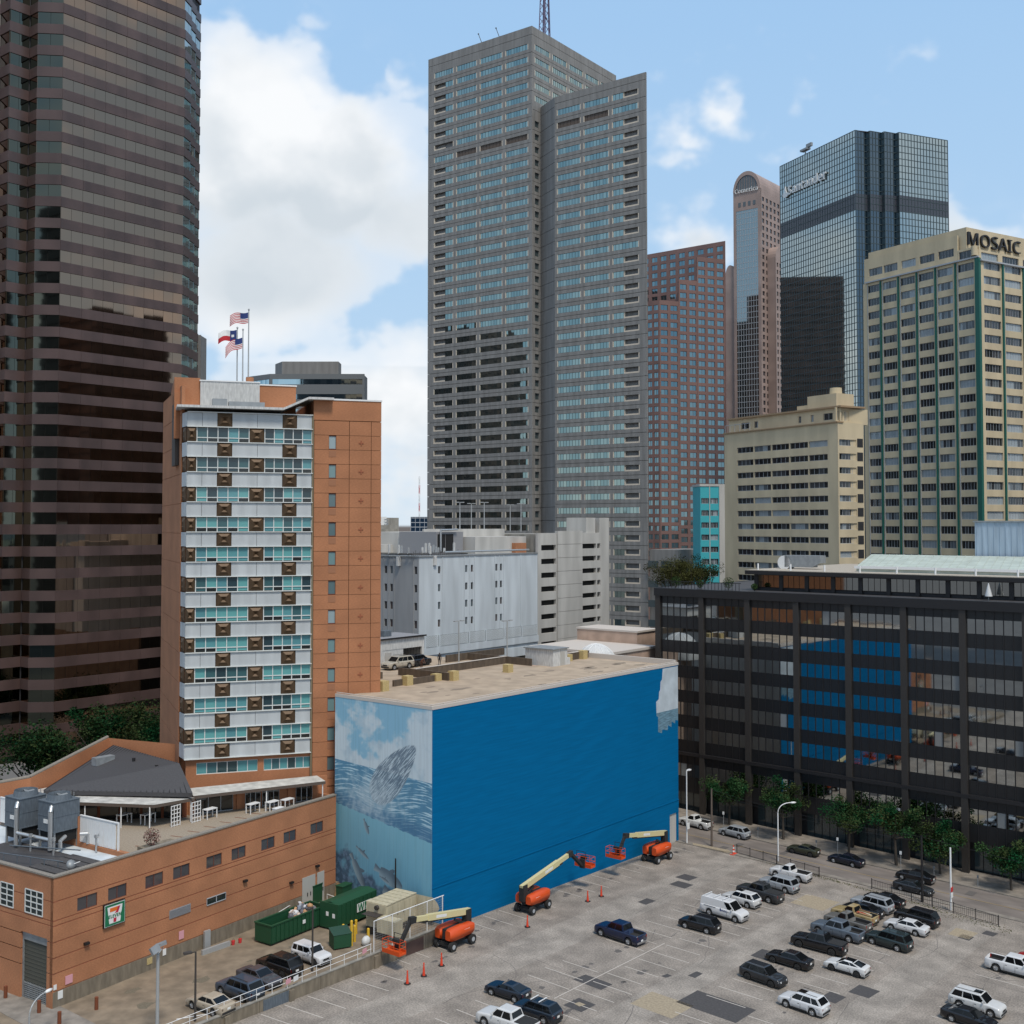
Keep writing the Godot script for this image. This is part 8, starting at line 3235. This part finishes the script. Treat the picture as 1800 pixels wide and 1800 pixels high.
func make_small_things() -> void:
	var c := [[80.76, -78.48, "tall orange cone in the lot, nearest the bottom edge"], [83.28, -78.67, "tall orange cone in the lot, middle of the three by the retaining wall"], [86.43, -79.19, "tall orange cone in the lot, closest to the first boom lift"], [101.36, -79.86, "tall orange cone in front of the raised boom lift"], [113.37, -80.09, "tall orange cone under the blue wall, left one of a pair"], [116.13, -80.01, "tall orange cone under the blue wall, right one of a pair"]]
	var first: Node3D
	for e in c:
		if first:
			copy(first, "tall_cone", e[2], on(e[0], e[1]), rng.randf() * 90)
			continue
		first = thing("tall_cone", e[2], "traffic cone", on(e[0], e[1]), 0, "tall orange cones in the lot")
		var g := Geo.new()
		g.tube(Vector3(0, 0.06, 0), Vector3(0, 1.18, 0), 0.15, 0.055, 12)
		g.tube(Vector3(0, 1.18, 0), Vector3(0, 1.3, 0), 0.085, 0.06, 10)
		put(first, "cone", g, M.cone_orange)
		var b := Geo.new()
		b.prism(poly([-0.3, -0.18, -0.18, -0.3, 0.18, -0.3, 0.3, -0.18, 0.3, 0.18, 0.18, 0.3, -0.18, 0.3, -0.3, 0.18]), 0.015, 0.07)
		put(first, "base", b, M.rubber)
	var o := thing("striped_cone", "orange and white striped barrier cone on a flat base at the lot entrance", "traffic cone", on(144.6, -77.2))
	for i in 5:
		var g := Geo.new()
		g.tube(Vector3(0, 0.1 + i * 0.23, 0), Vector3(0, 0.33 + i * 0.23, 0), 0.2 - i * 0.028, 0.172 - i * 0.028, 12)
		put(o, "band", g, M.cone_orange if i % 2 == 0 else M.sign_white)
	var b := Geo.new()
	b.box(-0.55, 0.02, -0.3, 0.55, 0.1, 0.3)
	put(o, "base", b, M.cone_orange)
	var y := thing("yard_cone", "orange traffic cone before the grey doors in the yard", "traffic cone", Vector3(89.6, 1.3, -101.7))
	var g := Geo.new()
	g.tube(Vector3(0, 0.05, 0), Vector3(0, 1.0, 0), 0.19, 0.04, 12)
	put(y, "cone", g, M.cone_orange)
	var yb := Geo.new()
	yb.box(-0.26, 0.005, -0.26, 0.26, 0.05, 0.26)
	put(y, "base", yb, M.cone_orange)
	for e in [[74.4, -97.3, "small red bucket left of its twin at the brick wall"], [75.2, -97.2, "small red bucket right of its twin at the brick wall"]]:
		var k := thing("red_bucket", e[2], "bucket", Vector3(e[0], 1.3, e[1]))
		var kg := Geo.new()
		kg.tube(Vector3.ZERO, Vector3(0, 0.42, 0), 0.15, 0.2, 12)
		put(k, "bucket", kg, M.red)
		var kh := Geo.new()
		kh.path([Vector3(-0.2, 0.42, 0), Vector3(0, 0.62, 0), Vector3(0.2, 0.42, 0)], 0.012, 4)
		put(k, "handle", kh, M.black_metal)
	# painted line in the yard
	for e in [[60.2, -86.6, 64.2, -84.6], [63.6, -88.0, 64.4, -84.4], [67.6, -88.6, 67.9, -84.6]]:
		var q := Geo.new()
		var s := Vector2(e[2] - e[0], e[3] - e[1]).normalized().orthogonal() * 0.07
		q.quad(Vector3(e[0] - s.x, 1.312, e[1] - s.y), Vector3(e[0] + s.x, 1.312, e[1] + s.y), Vector3(e[2] + s.x, 1.312, e[3] + s.y), Vector3(e[2] - s.x, 1.312, e[3] - s.y))
		var yp := get_node("yard_pavement")
		put(yp, "painted_line", q, M.sign_white if e[0] < 61 else M.line_paint)
	for i in 12:
		var q := Geo.new()
		var x := rng.randf_range(58, 90)
		var z := rng.randf_range(-96, -89)
		var pts := []
		var rr := rng.randf_range(0.3, 1.2)
		for k in 10:
			pts.append_array([x + cos(TAU * k / 10) * rr * rng.randf_range(0.6, 1.3), z + sin(TAU * k / 10) * rr * rng.randf_range(0.3, 0.7)])
		q.prism(poly(pts), 1.28, 1.306)
		put(get_node("yard_pavement"), "yard_stain", q, M.tarmac_dirt)


# ---------------------------------------------------------------- people: one skin over joined tapered bones
func person(label: String, p: Vector3, turn: float, scale: float, bent: bool) -> void:
	var o := thing("person", label, "person", p, turn)
	var hip := Vector3(0, 0.92, 0)
	var neck := Vector3(0, 1.46, 0)
	var head := Vector3(0, 1.64, -0.02)
	var hands := [Vector3(-0.27, 0.80, -0.08), Vector3(0.27, 0.80, -0.08)]
	var elbows := [Vector3(-0.27, 1.12, 0.05), Vector3(0.27, 1.12, 0.05)]
	if bent:
		neck = Vector3(0, 1.24, -0.36)
		head = Vector3(0, 1.36, -0.52)
		hands = [Vector3(-0.20, 0.72, -0.62), Vector3(0.18, 0.80, -0.66)]
		elbows = [Vector3(-0.26, 0.92, -0.42), Vector3(0.26, 0.95, -0.42)]
	var sh := [neck + Vector3(-0.18, -0.06, 0.02), neck + Vector3(0.18, -0.06, 0.02)]
	var bones := [[hip, hip.lerp(neck, 0.55), 0.15, 0.145], [hip.lerp(neck, 0.55), neck + Vector3(0, -0.12, 0), 0.145, 0.15], [neck + Vector3(0, -0.1, 0), head, 0.06, 0.055], [sh[0], sh[1], 0.075, 0.075]]
	for s in 2:
		var sx := -1.0 if s == 0 else 1.0
		bones.append([Vector3(sx * 0.09, 0.9, 0), Vector3(sx * 0.11, 0.48, -0.03), 0.09, 0.06])
		bones.append([Vector3(sx * 0.11, 0.48, -0.03), Vector3(sx * 0.12, 0.08, 0.02), 0.06, 0.042])
		bones.append([Vector3(sx * 0.12, 0.05, 0.03), Vector3(sx * 0.13, 0.04, -0.15), 0.045, 0.035])
		bones.append([sh[s], elbows[s], 0.055, 0.042])
		bones.append([elbows[s], hands[s], 0.042, 0.03])
	var g := Geo.new()
	nets(g, bones, 0.024, 0.03)
	# jacket and trousers share the dark cloth; face and hands are skin
	put(o, "clothed_body", g, M.cloth_dark if not bent else mat("cloth_brown", lin(0.12, 0.05, 0.03), 0.9))
	var h := Geo.new()
	nets(h, [[head + Vector3(0, 0.03, 0), head + Vector3(0, -0.03, -0.01), 0.095, 0.08], [head + Vector3(0, -0.06, -0.05), head + Vector3(0, -0.075, -0.06), 0.05, 0.045], [head + Vector3(0, -0.01, -0.09), head + Vector3(0, -0.03, -0.115), 0.016, 0.018], [head + Vector3(-0.09, -0.01, 0), head + Vector3(-0.1, -0.02, 0.01), 0.02, 0.02], [head + Vector3(0.09, -0.01, 0), head + Vector3(0.1, -0.02, 0.01), 0.02, 0.02]], 0.012, 0.015)
	put(o, "head", h, M.skin)
	var hair := Geo.new()
	hair.dome(head + Vector3(0, 0.035, 0.012), Vector3(0.104, 0.105, 0.108), 6, 14)
	put(o, "hair", hair, M.rubber)
	var eyes := Geo.new()
	for sx in [-0.035, 0.035]:
		eyes.at(head + Vector3(sx, 0.01, -0.093), Vector3(0.022, 0.01, 0.012))
	eyes.at(head + Vector3(0, -0.07, -0.108), Vector3(0.04, 0.008, 0.01))
	put(o, "face_features", eyes, M.rubber)
	for s in 2:
		var hd := Geo.new()
		var sx := -1.0 if s == 0 else 1.0
		var q: Vector3 = hands[s]
		var bs := [[q, q + Vector3(0, -0.07, -0.01), 0.03, 0.034]]
		for f in 4:
			var r := q + Vector3(0, -0.085, -0.03 + f * 0.02)
			bs.append([r, r + Vector3(-sx * 0.008, -0.035 - 0.008 * (1 - absf(f - 1.4) * 0.5), 0), 0.0095, 0.009])
			bs.append([r + Vector3(-sx * 0.008, -0.04, 0), r + Vector3(-sx * 0.022, -0.068 + 0.006 * absf(f - 1.4), 0), 0.009, 0.0075])
		bs.append([q + Vector3(0, -0.03, -0.03), q + Vector3(-sx * 0.012, -0.075, -0.055), 0.012, 0.009])
		nets(hd, bs, 0.008, 0.006)
		put(o, "hand", hd, M.skin)
	var shoes := Geo.new()
	for sx in [-1, 1]:
		shoes.dome(Vector3(sx * 0.125, 0.0, -0.06), Vector3(0.052, 0.085, 0.14), 4, 10)
	put(o, "shoes", shoes, M.rubber)
	o.scale = Vector3.ONE * scale


# Surface nets over the smooth union of tapered capsules.
func nets(g: Geo, bones: Array, cell: float, blend: float) -> void:
	var lo := Vector3.INF
	var hi := -Vector3.INF
	for b in bones:
		var r := Vector3.ONE * (maxf(b[2], b[3]) + cell * 2)
		lo = lo.min(b[0] - r).min(b[1] - r)
		hi = hi.max(b[0] + r).max(b[1] + r)
	var n := Vector3i(((hi - lo) / cell).ceil()) + Vector3i.ONE
	var d := PackedFloat32Array()
	d.resize(n.x * n.y * n.z)
	d.fill(1.0)
	for b in bones:
		var m := maxf(b[2], b[3]) + cell * 2 + blend
		var p0 := Vector3i(((b[0].min(b[1]) - Vector3.ONE * m - lo) / cell).floor()).max(Vector3i.ZERO)
		var p1 := Vector3i(((b[0].max(b[1]) + Vector3.ONE * m - lo) / cell).ceil()).min(n - Vector3i.ONE)
		var ab: Vector3 = b[1] - b[0]
		var q := ab.length_squared()
		for z in range(p0.z, p1.z + 1):
			for y in range(p0.y, p1.y + 1):
				for x in range(p0.x, p1.x + 1):
					var p := lo + Vector3(x, y, z) * cell
					var t := clampf((p - b[0]).dot(ab) / maxf(q, 1e-9), 0, 1)
					var e: float = p.distance_to(b[0] + ab * t) - lerpf(b[2], b[3], t)
					var k := (z * n.y + y) * n.x + x
					var h := maxf(blend - absf(d[k] - e), 0.0) / blend
					d[k] = minf(d[k], e) - h * h * blend * 0.25
	var vert := {}
	var pos := []
	for z in n.z - 1:
		for y in n.y - 1:
			for x in n.x - 1:
				var s := Vector3.ZERO
				var c := 0
				for e in [[0, 0, 0, 1, 0, 0], [0, 1, 0, 1, 1, 0], [0, 0, 1, 1, 0, 1], [0, 1, 1, 1, 1, 1], [0, 0, 0, 0, 1, 0], [1, 0, 0, 1, 1, 0], [0, 0, 1, 0, 1, 1], [1, 0, 1, 1, 1, 1], [0, 0, 0, 0, 0, 1], [1, 0, 0, 1, 0, 1], [0, 1, 0, 0, 1, 1], [1, 1, 0, 1, 1, 1]]:
					var a := d[((z + e[2]) * n.y + y + e[1]) * n.x + x + e[0]]
					var b := d[((z + e[5]) * n.y + y + e[4]) * n.x + x + e[3]]
					if (a < 0) != (b < 0):
						s += Vector3(e[0], e[1], e[2]).lerp(Vector3(e[3], e[4], e[5]), a / (a - b))
						c += 1
				if c:
					vert[Vector3i(x, y, z)] = pos.size()
					pos.append(lo + (Vector3(x, y, z) + s / c) * cell)
	var tri := PackedInt32Array()
	var axes := [Vector3i(1, 0, 0), Vector3i(0, 1, 0), Vector3i(0, 0, 1)]
	for key in vert:
		for a in 3:
			var u: Vector3i = axes[(a + 1) % 3]
			var w: Vector3i = axes[(a + 2) % 3]
			var k0: float = d[(key.z * n.y + key.y) * n.x + key.x]
			var o: Vector3i = key + axes[a]
			var k1: float = d[(o.z * n.y + o.y) * n.x + o.x]
			if (k0 < 0) == (k1 < 0) or not (vert.has(key - u) and vert.has(key - w) and vert.has(key - u - w)):
				continue
			var q := [vert[key], vert[key - u], vert[key - u - w], vert[key - w]]
			if k0 >= 0:
				q.reverse()
			tri.append_array([q[0], q[1], q[2], q[0], q[2], q[3]])
	var nor := PackedVector3Array()
	nor.resize(pos.size())
	for i in range(0, tri.size(), 3):
		var f: Vector3 = (pos[tri[i + 1]] - pos[tri[i]]).cross(pos[tri[i + 2]] - pos[tri[i]])
		for j in 3:
			nor[tri[i + j]] += f
	for i in range(0, tri.size(), 3):
		g.tri(pos[tri[i]], pos[tri[i + 1]], pos[tri[i + 2]], [nor[tri[i]], nor[tri[i + 1]], nor[tri[i + 2]]])
